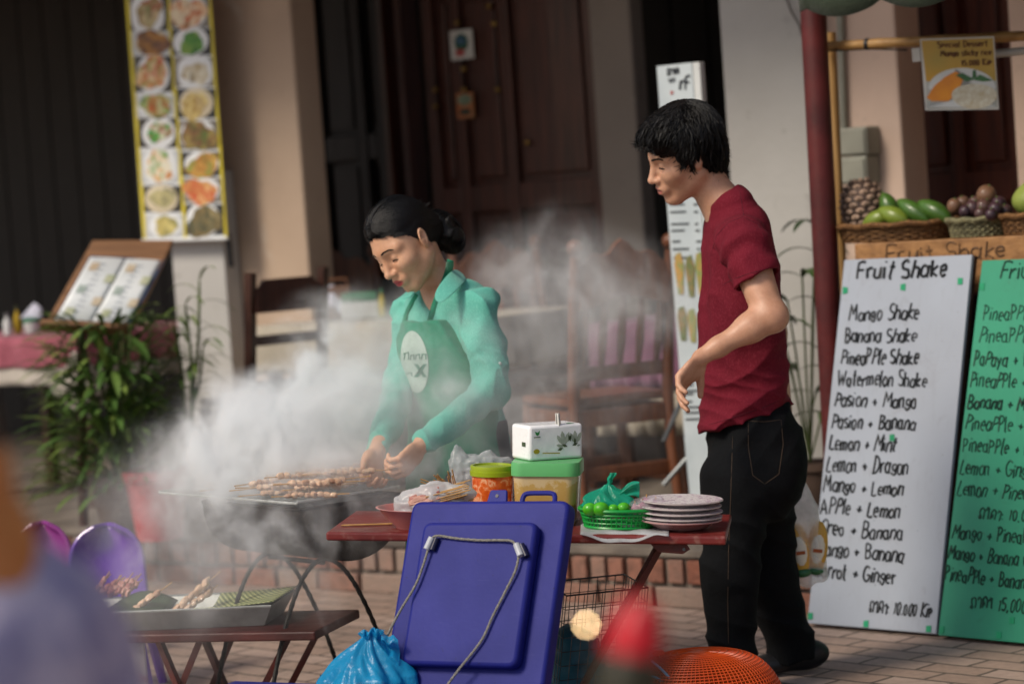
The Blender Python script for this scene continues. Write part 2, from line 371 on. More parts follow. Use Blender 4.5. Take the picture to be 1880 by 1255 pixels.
        for ax in range(3):
            o1, o2 = [(1, 2), (2, 0), (0, 1)][ax]
            sl = [slice(None)]*3; sm = [slice(None)]*3; sl[ax] = slice(1, None); sm[ax] = slice(None, -1)
            e = ins[tuple(sl)] != ins[tuple(sm)]; ei = np.argwhere(e); first = ins[tuple(sm)][e]
            ok = (ei[:, o1] > 0) & (ei[:, o2] > 0) & (ei[:, o1] < dim[o1]) & (ei[:, o2] < dim[o2]) & (ei[:, ax] < dim[ax])
            ei, first = ei[ok], first[ok]; q = []
            for d1, d2 in ((0, 0), (1, 0), (1, 1), (0, 1)):
                g = ei.copy(); g[:, o1] -= d1; g[:, o2] -= d2; q.append(np.searchsorted(fl, (g[:, 0]*dim[1]+g[:, 1])*dim[2]+g[:, 2]))
            q = np.stack(q, 1); q = np.where(first[:, None], q, q[:, ::-1]); Q.append(q)
        Q = np.concatenate(Q)
        ed = np.concatenate([Q[:, [0, 1]], Q[:, [1, 2]], Q[:, [2, 3]], Q[:, [3, 0]]])
        for it in range(smooth):
            a2 = np.zeros_like(V); c2 = np.zeros(N, np.float32)
            for cc in range(3): a2[:, cc] = np.bincount(ed[:, 0], V[ed[:, 1], cc], N)+np.bincount(ed[:, 1], V[ed[:, 0], cc], N)
            c2 = np.bincount(ed[:, 0], minlength=N)+np.bincount(ed[:, 1], minlength=N)
            V = V+.5*(a2/np.maximum(c2, 1)[:, None]-V)
        b = Vector((0, 0, 0)); qn = parent
        while qn is not None: b += qn.location; qn = qn.parent
        Vl = (V-np.array(b)).astype(np.float32)
        me = bpy.data.meshes.new(name); me.vertices.add(N); me.vertices.foreach_set('co', Vl.ravel())
        me.loops.add(len(Q)*4); me.loops.foreach_set('vertex_index', Q.ravel().astype(np.int32))
        me.polygons.add(len(Q)); me.polygons.foreach_set('loop_start', np.arange(0, len(Q)*4, 4, dtype=np.int32))
        me.update(calc_edges=True); me.validate()
        if attr is not None:
            for k, f in attr.items():
                at = me.attributes.new(k, 'FLOAT', 'POINT'); at.data.foreach_set('value', f(V.astype(np.float32)).astype(np.float32))
        return link_mesh(name, me, mat, parent)
def vnoise(P, sc, seed=0):
    """smooth value noise, -1..1"""
    Q = P*sc+seed*17.3; i = np.floor(Q).astype(np.int64); f = Q-i; f = f*f*(3-2*f); out = 0
    for a in (0, 1):
        for b in (0, 1):
            for c in (0, 1):
                hsh = ((i[:, 0]+a)*73856093) ^ ((i[:, 1]+b)*19349663) ^ ((i[:, 2]+c)*83492791)
                hsh = (hsh*2654435761) & 0xffffffff
                hsh = ((hsh >> 13) ^ hsh)*1274126177 & 0xffffffff
                r = (hsh & 0xffff)/32767.5-1
                out = out+r*(f[:, 0] if a else 1-f[:, 0])*(f[:, 1] if b else 1-f[:, 1])*(f[:, 2] if c else 1-f[:, 2])
    return out
def bvh_of(o):
    b = Vector((0, 0, 0)); q = o.parent
    while q is not None: b += q.location; q = q.parent
    me = o.data; return BVHTree.FromPolygons([v.co+b for v in me.vertices], [p.vertices[:] for p in me.polygons])
# ================================================================== ground and building
def brick_mat(name, c1, c2, mortar, bw, bh, ms, rot, scale=1., bump=.6, rough=.8):
    q = NB(name); v = q.co((1, 1, 1), rot=rot)
    wv = q.n('VectorMath', {0: v, 1: q.n('VectorMath', {0: q.n('TexNoise', {'Vector': v, 'Scale': 6.}).outputs[1], 1: (.02, .02, .02)}, operation='MULTIPLY').outputs[0]}, operation='ADD').outputs[0]
    b = q.n('TexBrick', {'Vector': wv, 'Color1': lin(c1), 'Color2': lin(c2), 'Mortar': lin(mortar), 'Scale': scale, 'Mortar Size': ms, 'Mortar Smooth': .3, 'Brick Width': bw, 'Row Height': bh, 'Bias': 0.})
    n = q.noise(q.co(), 2.2, 6); n2 = q.noise(q.co(), 40, 5)
    c = q.mix(q.n('MapRange', {'Value': n, 'From Min': .35, 'From Max': .7}).outputs[0], b.outputs[0], q.mix(.45, b.outputs[0], lin('#6a625a')))
    c = q.mix(.35, c, q.ramp(n2, [(.3, (.25, .25, .25)), (.7, (1, 1, 1))]), 'MULTIPLY')
    q.l(c, q.b.inputs['Base Color']); q.b.inputs['Roughness'].default_value = rough
    h = q.math('ADD', q.math('MULTIPLY', b.outputs[1], -1.), q.math('MULTIPLY', n2, .35)); q.bump(h, bump, .006)
    return q.m
PAV = brick_mat('pavers', '#a68c7c', '#bca496', '#55493f', .21, .105, .007, (0, 0, FY+R_(8)))
mb = MB(); mb.add([(-200, -120, 0), (200, -120, 0), (200, 260, 0), (-200, 260, 0)], [(0, 1, 2, 3)])
tag(mb.build('pavement', PAV, smooth=False), 'worn brown brick pavement of the street in front of the shop', 'pavement', kind='structure')
# raised terrace with a brick face
CONC = pm('step_concrete', '#7d746a', '#57504a', .85, 5., .5, 60.)
BRK = pm('step_brick', '#8d5a48', '#6e4638', .85, 30., .5, 90., tint='#8f8378')
mb = MB(); top = .2
def fbox(mb, s0, s1, n0, n1, z0, z1): mb.hexa([FW(s, n, z) for z in (z0, z1) for s, n in ((s0, n0), (s1, n0), (s1, n1), (s0, n1))])
fbox(mb, -22, 8, .022, 5, -.05, top-.03)
fbox(mb, -22, 8, .004, 5, top-.029, top)
terrace = mb.build('terrace', CONC, smooth=False, bevel=.004); tag(terrace, 'grey concrete terrace floor raised one step above the pavement', 'terrace', kind='structure')
mb = MB(); s = -14
while s < 7:
    wd = random.uniform(.058, .07); mb.tint = random.choice([0, .1, .2, .5, .8, .35])*random.uniform(.6, 1.2)
    fbox(mb, s, s+wd, random.uniform(-.004, .004), .03, .082, top-.038); s += wd+.018
s = -14
while s < 7:
    wd = random.uniform(.19, .22); mb.tint = random.choice([0, .1, .3, .7])
    fbox(mb, s, s+wd, random.uniform(-.004, .004), .03, .0, .068); s += wd+.015
st = mb.build('step_face', BRK, smooth=False, bevel=.006); tag(st, 'weathered red brick riser along the terrace edge', 'step', kind='structure')
# ---- the shop house
house = thing('shop_house', FW(-1, 1.2, top), 'old shop house with plastered columns and dark wooden doors behind the terrace', 'building')
def plaster(name, c, c2): 
    q = NB(name); v = q.co()
    n1 = q.noise(v, 1.3, 6); n2 = q.noise(v, 9, 6, .65); n3 = q.noise(v, 2.5, 3, dist=1.5)
    c_ = q.ramp(n1, [(.3, lin(c)), (.72, lin(c2))])
    c_ = q.mix(q.n('MapRange', {'Value': n2, 'From Min': .62, 'From Max': .75, 'To Max': .35}).outputs[0], c_, lin('#4f463e'))
    c_ = q.mix(q.n('MapRange', {'Value': n3, 'From Min': .66, 'From Max': .72, 'To Max': .25}).outputs[0], c_, lin('#c9c3b8'))
    q.l(c_, q.b.inputs['Base Color']); q.b.inputs['Roughness'].default_value = .88; q.bump(q.noise(v, 24, 5), .25); return q.m
PL1 = plaster('plaster_beige', '#b8a28d', '#a08b79'); PL2 = plaster('plaster_white', '#b4b3b0', '#a19f9a'); PL3 = plaster('plaster_pink', '#d8bfae', '#c2a998'); PL4 = plaster('plaster_grey', '#7d746c', '#6a625a')
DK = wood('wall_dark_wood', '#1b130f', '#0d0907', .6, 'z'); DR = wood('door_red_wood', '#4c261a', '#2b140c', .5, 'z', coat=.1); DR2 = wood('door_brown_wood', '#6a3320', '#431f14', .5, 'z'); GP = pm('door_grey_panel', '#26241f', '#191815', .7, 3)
mb = MB(); fbox(mb, -22, -1.2, 3.4, 3.6, top, 3.04); 
k = -22
while k < -1.3: fbox(mb, k, k+.2, 3.37, 3.399, top, 3.04); k += .213
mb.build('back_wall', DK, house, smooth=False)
def col(px0, px1, n, th, m, z1=3.04):
    mb = MB(); s0 = FP(px0, 300, n)[0]; s1 = FP(px1, 300, n)[0]; fbox(mb, s0, s1, n, n+th, top, z1); return mb.build('column', m, house, smooth=False, bevel=.012)
col(306, 553, 1.1, .16, PL1); mb = MB(); pa_, pb_ = FP(322, 560, 1.0)[0], FP(418, 560, 1.0)[0]; fbox(mb, pa_, pb_, 1.0, 1.095, top, 1.62); mb.build('pilaster', PL2, house, smooth=False, bevel=.006); col(1098, 1174, 1.9, .10, PL4); col(1337, 1500, 1.1, .10, PL2)
mb = MB(); s0 = FP(1500, 300, 1.15)[0]; s1 = FP(1642, 300, 1.15)[0]; fbox(mb, s0-.2, s1, 1.215, 1.4, top, 3.04); mb.build('wall', PL3, house, smooth=False, bevel=.01)
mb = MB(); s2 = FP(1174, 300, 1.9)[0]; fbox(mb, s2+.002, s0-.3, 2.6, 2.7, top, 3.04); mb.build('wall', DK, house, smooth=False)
def door(pxs, n, m, rails, name='door'):
    """pxs: image columns (at y=300) of stiles/panels borders; a frame with recessed panels"""
    S = [FP(p, 300, n)[0] for p in pxs]; d = bpy.data.objects.new(name, None); COL.objects.link(d); d.parent = house; d.location = FW(S[0], n, top)-house.location
    mb = MB(); fbox(mb, S[0], S[-1], n+.035, n+.06, top, 3.0); st_ = .06
    for s in S: fbox(mb, s-st_/2, s+st_/2, n, n+.034, top, 3.0)
    for z in rails:
        for a, b in zip(S[:-1], S[1:]): fbox(mb, a+st_/2+.001, b-st_/2-.001, n+.003, n+.034, z-.06, z+.06)
    mb.build('door_leaf', m, d, smooth=False, bevel=.006)
    mb = MB(); Z = [top]+list(rails)+[3.0]
    for a, b in zip(S[:-1], S[1:]):
        for z0, z1 in zip(Z[:-1], Z[1:]):
            if z1-z0 > .3: fbox(mb, a+st_/2+.03, b-st_/2-.03, n+.018, n+.0349, z0+.09, z1-.09)
    mb.build('panel', m, d, smooth=False, bevel=.014)
    return d, S
d1, S1 = door([800, 850, 940, 1096], 2.0, DR, [.32, .95, 1.0+.42, 2.4])
d0, S0 = door([590, 668, 705], 2.05, DK, [.4, 1.7])
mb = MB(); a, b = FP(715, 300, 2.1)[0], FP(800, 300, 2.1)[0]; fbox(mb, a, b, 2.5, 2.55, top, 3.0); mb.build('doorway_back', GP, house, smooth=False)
for px in (714, 748):
    mb = MB(); a = FP(px, 300, 2.0)[0]; fbox(mb, a, a+.035, 1.98, 2.1, top, 3.0); mb.build('door_jamb', DR, house, smooth=False, bevel=.004)
mb = MB(); a, b = FP(575, 300, 1.5)[0], FP(655, 300, 1.5)[0]; fbox(mb, a-.3, b, 2.3, 2.33, top, 3.0); fbox(mb, a-.3, b, 2.27, 2.299, 1.9, 2.0); mb.build('shutter', GP, house, smooth=False)
BRASS = pm('aged_brass', '#9a7c46', '#6b5228', .4, 30, metal=.9)
for px, py in ((840, 42), (907, 44), (897, 12), (852, 127), (800, 165), (852, 165), (914, 165), (800, 196), (968, 262)):
    mb = MB(); p = FPW(px, py, 1.995); mb.lathe([(.0, 0), (.013, .0), (.010, .008), (.0, .011)], p, -EN, 12, xr=1.3); mb.build('door_stud', BRASS, d1)
d2, S2 = door([1650, 1760, 1870, 1990], 1.8, DR2, [.9, 1.33, 2.6])
mb = MB(); fbox(mb, S2[-1]+.03, 8, 1.2, 1.9, top, 3.04); mb.build('wall', PL3, house, smooth=False)
# ceiling, upper storey and eave above the picture; overhang depth shaped to shade facade
mb = MB(); fbox(mb, -22, 8, -.30, 3.6, 3.05, 3.25); fbox(mb, -22, 8, .95, 3.6, 3.25, 7.5); mb.build('upper_storey', PL1, house, smooth=False)
# electrical boxes, conduit, wire on the wall
ELC = pm('box_grey', '#9b9b8e', '#85857a', .5, 4)
for i, (y0, y1) in enumerate(((236, 284), (289, 336))):
    mb = MB(); a, z1 = FP(1545, y0, 1.15); b, z0 = FP(1602, y1, 1.15); fbox(mb, a, b, 1.115, 1.214, z0, z1)
    t = thing('electrical_box', FW((a+b)/2, 1.165, z0), ['upper of two pale grey electrical boxes on the pink wall', 'lower of two pale grey electrical boxes behind the pineapple'][i], 'electrical box', 'electrical boxes on the wall')
    mb.build('housing', ELC, t, smooth=False, bevel=.008)
    mb = MB(); fbox(mb, a+.008, b-.008, 1.108, 1.1135, z0+.008, z1-.01); mb.build('cover', ELC, t, smooth=False, bevel=.004)
mb = MB(); mb.tube([FPW(1541, -20, 1.195), FPW(1545, 120, 1.195), FPW(1549, 236, 1.195)], .014, 10); o = mb.build('conduit', ELC); tag(o, 'grey conduit pipe running down the wall to the electrical boxes', 'pipe')
WIRE = pm('wire', '#4a4642', '#3a3633', .6)
mb = MB(); mb.tube(cat_rom([FPW(1442, -10, 1.08), FPW(1452, 20, 1.075), FPW(1466, 44, 1.06), FPW(1474, 70, 1.06), FPW(1482, 100, 1.07), FPW(1500, 130, 1.08)], 6), .004, 6); tag(mb.build('wire', WIRE), 'thin dark wire hanging down the white column beside the red post', 'wire')
# stickers on the middle door
def sticker(name, px0, px1, y0, y1, label, cat, cols, kind):
    n = 1.985; a, z1 = FP(px0, y0, n); b, z0 = FP(px1, y1, n); t = thing(name, FW((a+b)/2, n, z0), label, cat)
    mb = MB(); fbox(mb, a, b, n, n+.004, z0, z1); mb.build('card', cols[0], t, smooth=False)
    c = FW((a+b)/2, n-.0015, (z0+z1)/2); r = (b-a)/2
    if kind == 0:
        mb = MB(); mb.lathe([(0, 0), (r*.62, 0), (r*.6, .001)], c+EZ*.01, -EN, 24); mb.build('emblem', cols[1], t)
        mb = MB(); mb.lathe([(0, 0), (r*.42, 0)], c+EZ*.018-EN*.002, -EN, 20, yr=.75); mb.build('emblem_sky', cols[2], t)
        mb = MB(); mb.box(c-EZ*.035-EN*.001-ES*.01, (.05, .03, .002), (ES, EZ, EN)); mb.build('red_mark', cols[3], t)
    else:
        mb = MB(); mb.ball(c+EZ*(z1-z0)*.22, (r*.85, .003, (z1-z0)*.22), 16, 8, (ES, EN, EZ)); mb.build('leafy_top', cols[1], t)
        mb = MB(); mb.box(c-EZ*(z1-z0)*.25-EN*.002, (r*1.2, (z1-z0)*.22, .002), (ES, EZ, EN)); mb.build('dark_patch', cols[2], t)
PW = pm('paper_white', '#c9c8c2', '#b7b6b0', .7, 8)
sticker('door_sticker', 825, 870, 58, 107, 'white square sticker with a round green emblem on the dark door', 'sticker', [PW, pm('emb_green', '#1f5a3c', '#123a2c', .6), pm('emb_blue', '#6f94b0', '#48708e', .6), pm('emb_red', '#a84a48', None, .6)], 0)
sticker('door_picture', 837, 871, 172, 216, 'small orange and green picture stuck low on the dark door', 'picture', [pm('pic_orange', '#a5592b', '#8a6a4a', .6), pm('pic_leaf', '#7d8a72', '#55634f', .6, 30), pm('pic_dark', '#26342a', None, .6)], 1)
# ---- hanging menu banner
BN = .93
ba, bz1 = FP(228, -40, BN); bb, _ = FP(385, -40, BN); _, bz0 = FP(330, 441, BN)
def bpt(px, py, dn=0.): return FPW(px, py, BN+dn)
ban = thing('menu_banner', FW((ba+bb)/2, BN, bz0), 'long hanging banner of dish photographs with yellow edges in front of the column', 'banner')
BW = pm('banner_white', '#e6eaec', '#d8dcde', .5, 3); BY = pm('banner_yellow', '#dccb30', '#b5a626', .5, 5)
def quadp(mb, pts, th=.004):
    P = [Vector(p) for p in pts]; n = EN*th; mb.hexa([P[3]+n, P[2]+n, P[1]+n, P[0]+n, P[3], P[2], P[1], P[0]])
bL = lambda y: 230+(y)*(262-230)/430.; bR = lambda y: 387+y*(417-387)/435.; bM = lambda y: 308+y*(341-308)/440.
mb = MB(); quadp(mb, [bpt(bL(-60), -60), bpt(bR(-60), -60), bpt(bR(440), 438), bpt(bL(440), 443)]); mb.build('panel', BW, ban, smooth=False)
for f in (lambda y: (bL(y), bL(y)+6), lambda y: (bR(y)-5, bR(y)), lambda y: (bM(y)-4, bM(y)+3)):
    mb = MB(); quadp(mb, [bpt(f(-60)[0], -60, -.003), bpt(f(-60)[1], -60, -.003), bpt(f(440)[1], 438, -.003), bpt(f(440)[0], 438, -.003)], .0025); mb.build('yellow_stripe', BY, ban, smooth=False)
mb = MB(); mb.tube([bpt(262, 442), bpt(418, 437)], .009, 8); mb.build('bottom_rod', BW, ban)
mb = MB(); mb.tube([bpt(418, 428, .03), bpt(421, 462, .03), bpt(424, 490, .03)], [.012, .014, .013], 8); mb.build('banner_weight', pm('black_rubber', '#1c1c1e', '#141416', .6), ban)
def food_mat(i, cols):
    q = NB('dish_%d' % i); v = q.n('VectorMath', {0: q.co((22, 22, 22)), 1: (i*3.7, i*1.3, i*.7)}, operation='ADD').outputs[0]
    vo = q.n('TexVoronoi', {'Vector': q.n('VectorMath', {0: v, 1: q.n('TexNoise', {'Vector': v, 'Scale': .8}).outputs[1]}, operation='ADD').outputs[0], 'Scale': 1.6})
    c = q.ramp(q.n('SeparateColor', {0: vo.outputs[1]}).outputs[0], [(k/(len(cols)-1), lin(c)) for k, c in enumerate(cols)])
    q.l(c, q.b.inputs['Base Color']); q.b.inputs['Roughness'].default_value = .5; return q.m
FOOD = [['#8f7a55', '#c9b48c', '#6a7a3c', '#a36a4a'], ['#b5552a', '#d9b088', '#e0d2b4', '#8a5a30'], ['#5a3a2a', '#7a5238', '#a8742a', '#4a3026'], ['#2f6a28', '#4f8a30', '#7a9a40', '#2a5a2a'], ['#c07a3a', '#d8c49a', '#b5432a', '#9aa860'],
        ['#7a6a4a', '#d8d6c6', '#a08a5a', '#d8d6c6'], ['#3a6a34', '#b55a2a', '#88a05a', '#c0b088'], ['#c0a860', '#d8c888', '#a88a48', '#b5a070'], ['#3f8a34', '#62a048', '#b8586a', '#c8d0b0'], ['#5a6a2e', '#7a4a34', '#9a8a4a', '#4a3a2a'],
        ['#c08048', '#d8b888', '#e0e0d0', '#6a9a40'], ['#b8843a', '#c8a050', '#a06a2a', '#8a9a48'], ['#c8c090', '#b0a878', '#4a5044', '#d4cca0'], ['#b86a3a', '#c89858', '#c04a30', '#d8a870'], ['#b0a058', '#c8bc78', '#a89a60', '#8a8a50'], ['#4a5038', '#7a6a44', '#38402e', '#9a8a60']]
cells = [(-8, 58, -8, 52), (58, 100, 52, 102), (102, 170, 104, 160), (174, 214, 162, 218), (216, 272, 220, 275), (276, 336, 278, 324), (340, 390, 326, 372), (393, 436, 374, 432)]
k = 0
for y0, y1, z0, z1 in cells:
    for side in (0, 1):
        a, b = (y0, y1) if side == 0 else (z0, z1); yc = (a+b)/2; hl = (b-a)/2-2
        xl, xr = ((bL(yc)+10, bM(yc)-6) if side == 0 else (bM(yc)+6, bR(yc)-8)); xc = (xl+xr)/2; hw = (xr-xl)/2
        ph = bpy.data.objects.new('dish_photo', None); COL.objects.link(ph); ph.parent = ban; ph.location = bpt(xc, yc)-ban.location
        BG = pm('photo_back_%d' % (k % 4), ['#4a4640', '#8f8a84', '#c6cacc', '#3b3a3c'][k % 4], ['#2e2c2a', '#6b665f', '#b5babd', '#2a2b2d'][k % 4], .5, 6)
        mb = MB(); quadp(mb, [bpt(xl-4, a+1, -.0035), bpt(xr+3, a+1, -.0035), bpt(xr+4, b-1, -.0035), bpt(xl-3, b-1, -.0035)], .0025); mb.build('photo_ground', BG, ph, smooth=False)
        rx = (bpt(xr, yc)-bpt(xl, yc)).length/2; ry = rx*hl/hw*.82
        full = k in (1, 2, 3, 6, 9, 11, 13, 15); pw_ = 1.0 if full else .98; sq = k in (0, 5, 10)
        mb = MB(); mb.lathe([(0, 0), (rx*pw_, 0), (rx*pw_, .001)], bpt(xc+(k % 3-1)*2, yc, -.005), -EN, 28, xr=1, yr=min(ry/rx, 1.05), x0=ES, wob=(lambda t, h: .12*abs(math.sin(2*t))**2) if sq else None); mb.build('plate_print', [BW, pm('plate_cream', '#d8cfb8', '#c4b89c', .5, 5)][k % 5 == 2], ph)
        mb = MB(); fs_r = [.74, .95, 1.0, .72, .86, .7, .98, .78, .66, .97, .84, .92, .7, .96, .74, .94][k]; mb.lathe([(0, 0), (rx*fs_r, 0), (rx*fs_r, .001)], bpt(xc+[1, -4, 3, 0, -2, 4][k % 6], yc+[-2, 3, 0, 4][k % 4], -.007), -EN, 28, yr=min(ry/rx, 1.05), x0=ES, wob=lambda t, h, k=k: .13*math.sin(2*t+k*1.7)+.10*math.sin(3*t+k)+.06*math.sin(7*t+2*k)); mb.build('food_print', food_mat(k, FOOD[k]), ph)
        k += 1
# ---- wooden lectern with the open menu
ls = thing('menu_lectern', W(140, 925, 10.1), 'wooden lectern stand holding an open menu beside the potted plants', 'menu stand')
LW = wood('lectern_wood', '#8a6444', '#6e4e36', .5, 'x')
yb, yt = 9.95, 10.25
Pb = [W(80, 598, yb), W(240, 606, yb), W(318, 440, yt), W(170, 440, yt)]
nn = (Pb[1]-Pb[0]).cross(Pb[3]-Pb[0]).normalized(); nn = -nn if nn.dot(FWD) > 0 else nn
mb = MB(); mb.hexa([p-nn*.03 for p in Pb]+Pb); mb.build('board', LW, ls, smooth=False, bevel=.004)
e = (Pb[1]-Pb[0]); up = (Pb[3]-Pb[0]).normalized()
mb = MB(); mb.hexa([Pb[0]-up*.03, Pb[1]-up*.03, Pb[1], Pb[0]]+[p+nn*.05 for p in (Pb[0]-up*.03, Pb[1]-up*.03, Pb[1]-up*.004, Pb[0]-up*.004)]); mb.build('ledge', LW, ls, smooth=False, bevel=.004)
mb = MB(); mb.tube([W(148, 606, 10.08), W(150, 760, 10.1), W(154, 965, 10.1)], .02, 8); mb.build('post', pm('lectern_post', '#5a342c', '#40241f', .5), ls)
def lp(u, v, h): return Pb[0]+(Pb[1]-Pb[0])*u+(Pb[3]-Pb[0])*v+nn*h
mn = thing('menu_booklet', lp(.5, .06, 0), 'open white menu booklet with small pictures resting on the lectern', 'menu')
PG = pm('menu_page', '#dfe3e4', '#d2d8da', .35, 4)
mb = MB(); mb.hexa([lp(.09, .05, .002), lp(.96, .05, .002), lp(.96, .80, .002), lp(.09, .80, .002)]+[lp(.09, .05, .007), lp(.96, .05, .007), lp(.96, .80, .007), lp(.09, .80, .007)]); mb.build('cover', pm('menu_blue', '#33486a', '#2a3c5a', .4), mn, smooth=False)
for u0, u1 in ((.10, .515), (.525, .93)):
    mb = MB(); mb.grid(lambda a, b: lp(u0+(u1-u0)*a, .06+.72*b, .009+.004*math.sin(math.pi*a)), 8, 1); mb.build('page', PG, mn, solid=.002)
    random.seed(int(u0*100))
    for i in range(5):
        cc = pm('menu_pic_%d' % (i % 3), ['#b9bba0', '#c8bfa8', '#a8b4ae'][i % 3], ['#98a080', '#b09a80', '#8c9c94'][i % 3], .5, 30); u = u0+(.3 if i % 2 else .06)*(u1-u0)/.4; v = .1+.13*i
        mb = MB(); mb.hexa([lp(a, b, h) for h in (.0152, .0162) for a, b in ((u, v), (u+.10, v), (u+.10, v+.09), (u, v+.09))]); mb.build('menu_picture', cc, mn, smooth=False)
    for i in range(11):
        mb = MB(); v = .09+.06*i; mb.hexa([lp(a, b, h) for h in (.0146, .0152) for a, b in ((u0+.15, v), (u0+.15+random.uniform(.06, .12), v), (u0+.15+.06, v+.012), (u0+.15, v+.012))])
        mb.build('print_line', pm('print_grey', '#7c8694', None, .6), mn, smooth=False)
random.seed(11)
# ================================================================== terrace furniture
CW = wood('chair_wood', '#7a4a2f', '#5a3320', .45, 'z', coat=.15); CDW = wood('chair_dark_wood', '#44251a', '#2f1811', .45, 'z', coat=.15)
def chair(name, label, mat, ornate, W_=.42, H=1.02, SH=.47, group='wooden chairs on the terrace'):
    t = thing(name, (0, 0, 0), label, 'chair', group)
    w2 = W_/2; D = .40
    for sx in (-1, 1):
        mb = MB(); x = sx*(w2-.02)
        if ornate:
            mb.tube([(x, D/2+.05, 0), (x, D/2, .3), (x, D/2, SH), (x, D/2+.05, .8), (x, D/2+.09, H-.03)], [.02, .021, .022, .021, .019], 10)
            mb.ball((x, D/2+.092, H), .03, 12, 8)
        else: mb.tube([(x, D/2+.03, 0), (x, D/2, SH), (x, D/2+.08, H)], .024, 4)
        mb.build('back_post', mat, t)
        mb = MB(); mb.tube([(x, -D/2+.02, 0), (x, -D/2+.02, SH-.02)], [.017, .022], 8); mb.build('leg', mat, t)
    mb = MB(); mb.box((0, 0, SH), (W_-.01, D, .03)); mb.build('seat', mat, t, smooth=False, bevel=.01)
    for c_, z_ in [((0, y, z), (W_-.08, .022, h)) for y in (-D/2+.02, D/2) for z, h in ((SH-.06, .06), (SH-.26, .05))]+[((sx*(w2-.02), 0, z), (.021, D-.08, h)) for sx in (-1, 1) for z, h in ((SH-.06, .06), (SH-.3, .03))]:
        mb = MB(); mb.box(c_, z_); mb.build('stretcher', mat, t, smooth=False, bevel=.004)
    yb = D/2+.075
    mb = MB(); N = 14; pts = []
    for i in range(N+1):
        u = -1+2*i/N; pts.append((u*(w2-.03), yb+.012, H-.06+(.065*math.cos(u*math.pi*.5)**2+.018*math.cos(u*math.pi*3) if ornate else (.03 if abs(u) < .8 else 0))))
    for i in range(N, -1, -1):
        u = -1+2*i/N; pts.append((u*(w2-.03), yb+.012, H-.2+(.02*math.cos(u*math.pi) if ornate else 0)+(.04 if not ornate else 0)))
    mb.prism(pts, (0, -.024, 0)); mb.build('crest_rail', mat, t, smooth=False, bevel=.004)
    if ornate:
        mb = MB(); mb.box((0, D/2+.005, SH+.1), (W_-.07, .022, .05)); mb.build('lower_rail', mat, t, smooth=False, bevel=.004)
        for i in range(5):
            x = (-.36+.18*i)*W_*.98; mb = MB(); mb.tube([(x, D/2+.005, SH+.12), (x*1.02, D/2+.03, .68), (x, yb, H-.17)], [.010, .017, .010], 8); mb.build('spindle', mat, t)
    else:
        for dy_, dz_ in ((-.035, -.27), (-.06, -.45)): mb = MB(); mb.box((0, yb+dy_, H+dz_), (W_-.08, .02, .04)); mb.build('lower_rail', mat, t, smooth=False, bevel=.004)
    return t
def gp(px, y, z=top):    # terrace point seen under image column px at distance y
    p = W(px, 700, y); return Vector((p.x, p.y, z))
c1 = chair('wooden_chair', 'carved wooden chair with ball finials standing nearest the red shirt, hazed by smoke', CW, True)
c1.location = gp(1092, 9.3); c1.rotation_euler = (0, 0, R_(205))
c2 = dup(c1, gp(968, 10.6), R_(20), 'carved wooden chair behind the tables to the right of the ponytail')
c3 = dup(c1, gp(640, 11.3), R_(10), 'carved wooden chair behind the green tissue box')
c4 = chair('dark_wooden_chair', 'dark brown plain ladder back chair in front of the beige column', CDW, False, W_=.37, H=.99)
c4.location = gp(478, 10.35)+Vector((0, 0, .0)); c4.rotation_euler = (0, 0, R_(215))
def table(name, label, loc, w, d, h, rz, mat):
    t = thing(name, loc, label, 'table', 'terrace tables', rz)
    mb = MB(); mb.box((0, 0, h-.015), (w, d, .03)); o = mb.build('table_top', mat, None, smooth=False, bevel=.005); o.parent = t
    for sx in (-1, 1):
        for sy in (-1, 1):
            mb = MB(); mb.box((sx*(w/2-.06), sy*(d/2-.06), h/2-.02), (.05, .05, h-.03)); o = mb.build('leg', mat, None, smooth=False, bevel=.004); o.parent = t
    return t
def cloth(name, label, loc, w, d, h, drop, rz, mat, amp=.012, group=None, corner=0.):
    """a cloth over a table: top sheet plus a hanging skirt with folds"""
    t = tag(bpy.data.objects.new('x', None), '', ''); bpy.data.objects.remove(t)
    mb = MB(); per = []; n = 20
    for i in range(n): per.append((-w/2+w*i/n, -d/2, 0, -1))
    for i in range(n): per.append((w/2, -d/2+d*i/n, 1, 0))
    for i in range(n): per.append((w/2-w*i/n, d/2, 0, 1))
    for i in range(n): per.append((-w/2, d/2-d*i/n, -1, 0))
    rings = [[(x*1.004, y*1.004, h+.004) for x, y, a, b in per]]
    for k in range(1, 8):
        u = k/7; r = []
        for i, (x, y, a, b) in enumerate(per):
            f = amp*u*(math.sin(i*1.9)+.6*math.sin(i*.77+2)); cnr = max(0, 1-min(i % n, n-i % n)/4)
            r.append((x+a*(.012+f)+corner*cnr*u*math.copysign(.05, x), y+b*(.012+f)+corner*cnr*u*math.copysign(.05, y), h-drop*u*(1+corner*cnr)))
        rings.append(r)
    L = len(per); vs = [p for r in rings for p in r]+[(0, 0, h+.005)]
    fs = [(k*L+i, k*L+(i+1) % L, (k+1)*L+(i+1) % L, (k+1)*L+i) for k in range(7) for i in range(L)]+[((i+1) % L, i, 8*L) for i in range(L)]
    mb.add(vs, fs); o = mb.build(name, mat, solid=.002); o.location = loc; o.rotation_euler = (0, 0, rz); return tag(o, label, 'tablecloth', group)
CLW = pm('cloth_cream', '#b5ad9d', '#a09786', .85, 4, .3, 90, sheen=.2); CLP = pm('cloth_pink', '#a05766', '#86404f', .85, 14, .3, 120, sheen=.2); CLV = pm('cloth_purple', '#7a5068', '#633c55', .85, 10, .3, 120, sheen=.2)
l0 = gp(120, 11.7); table('terrace_table', 'wooden table under a pink cloth at the far left', l0, 1.15, .8, .74, -FY, CDW)
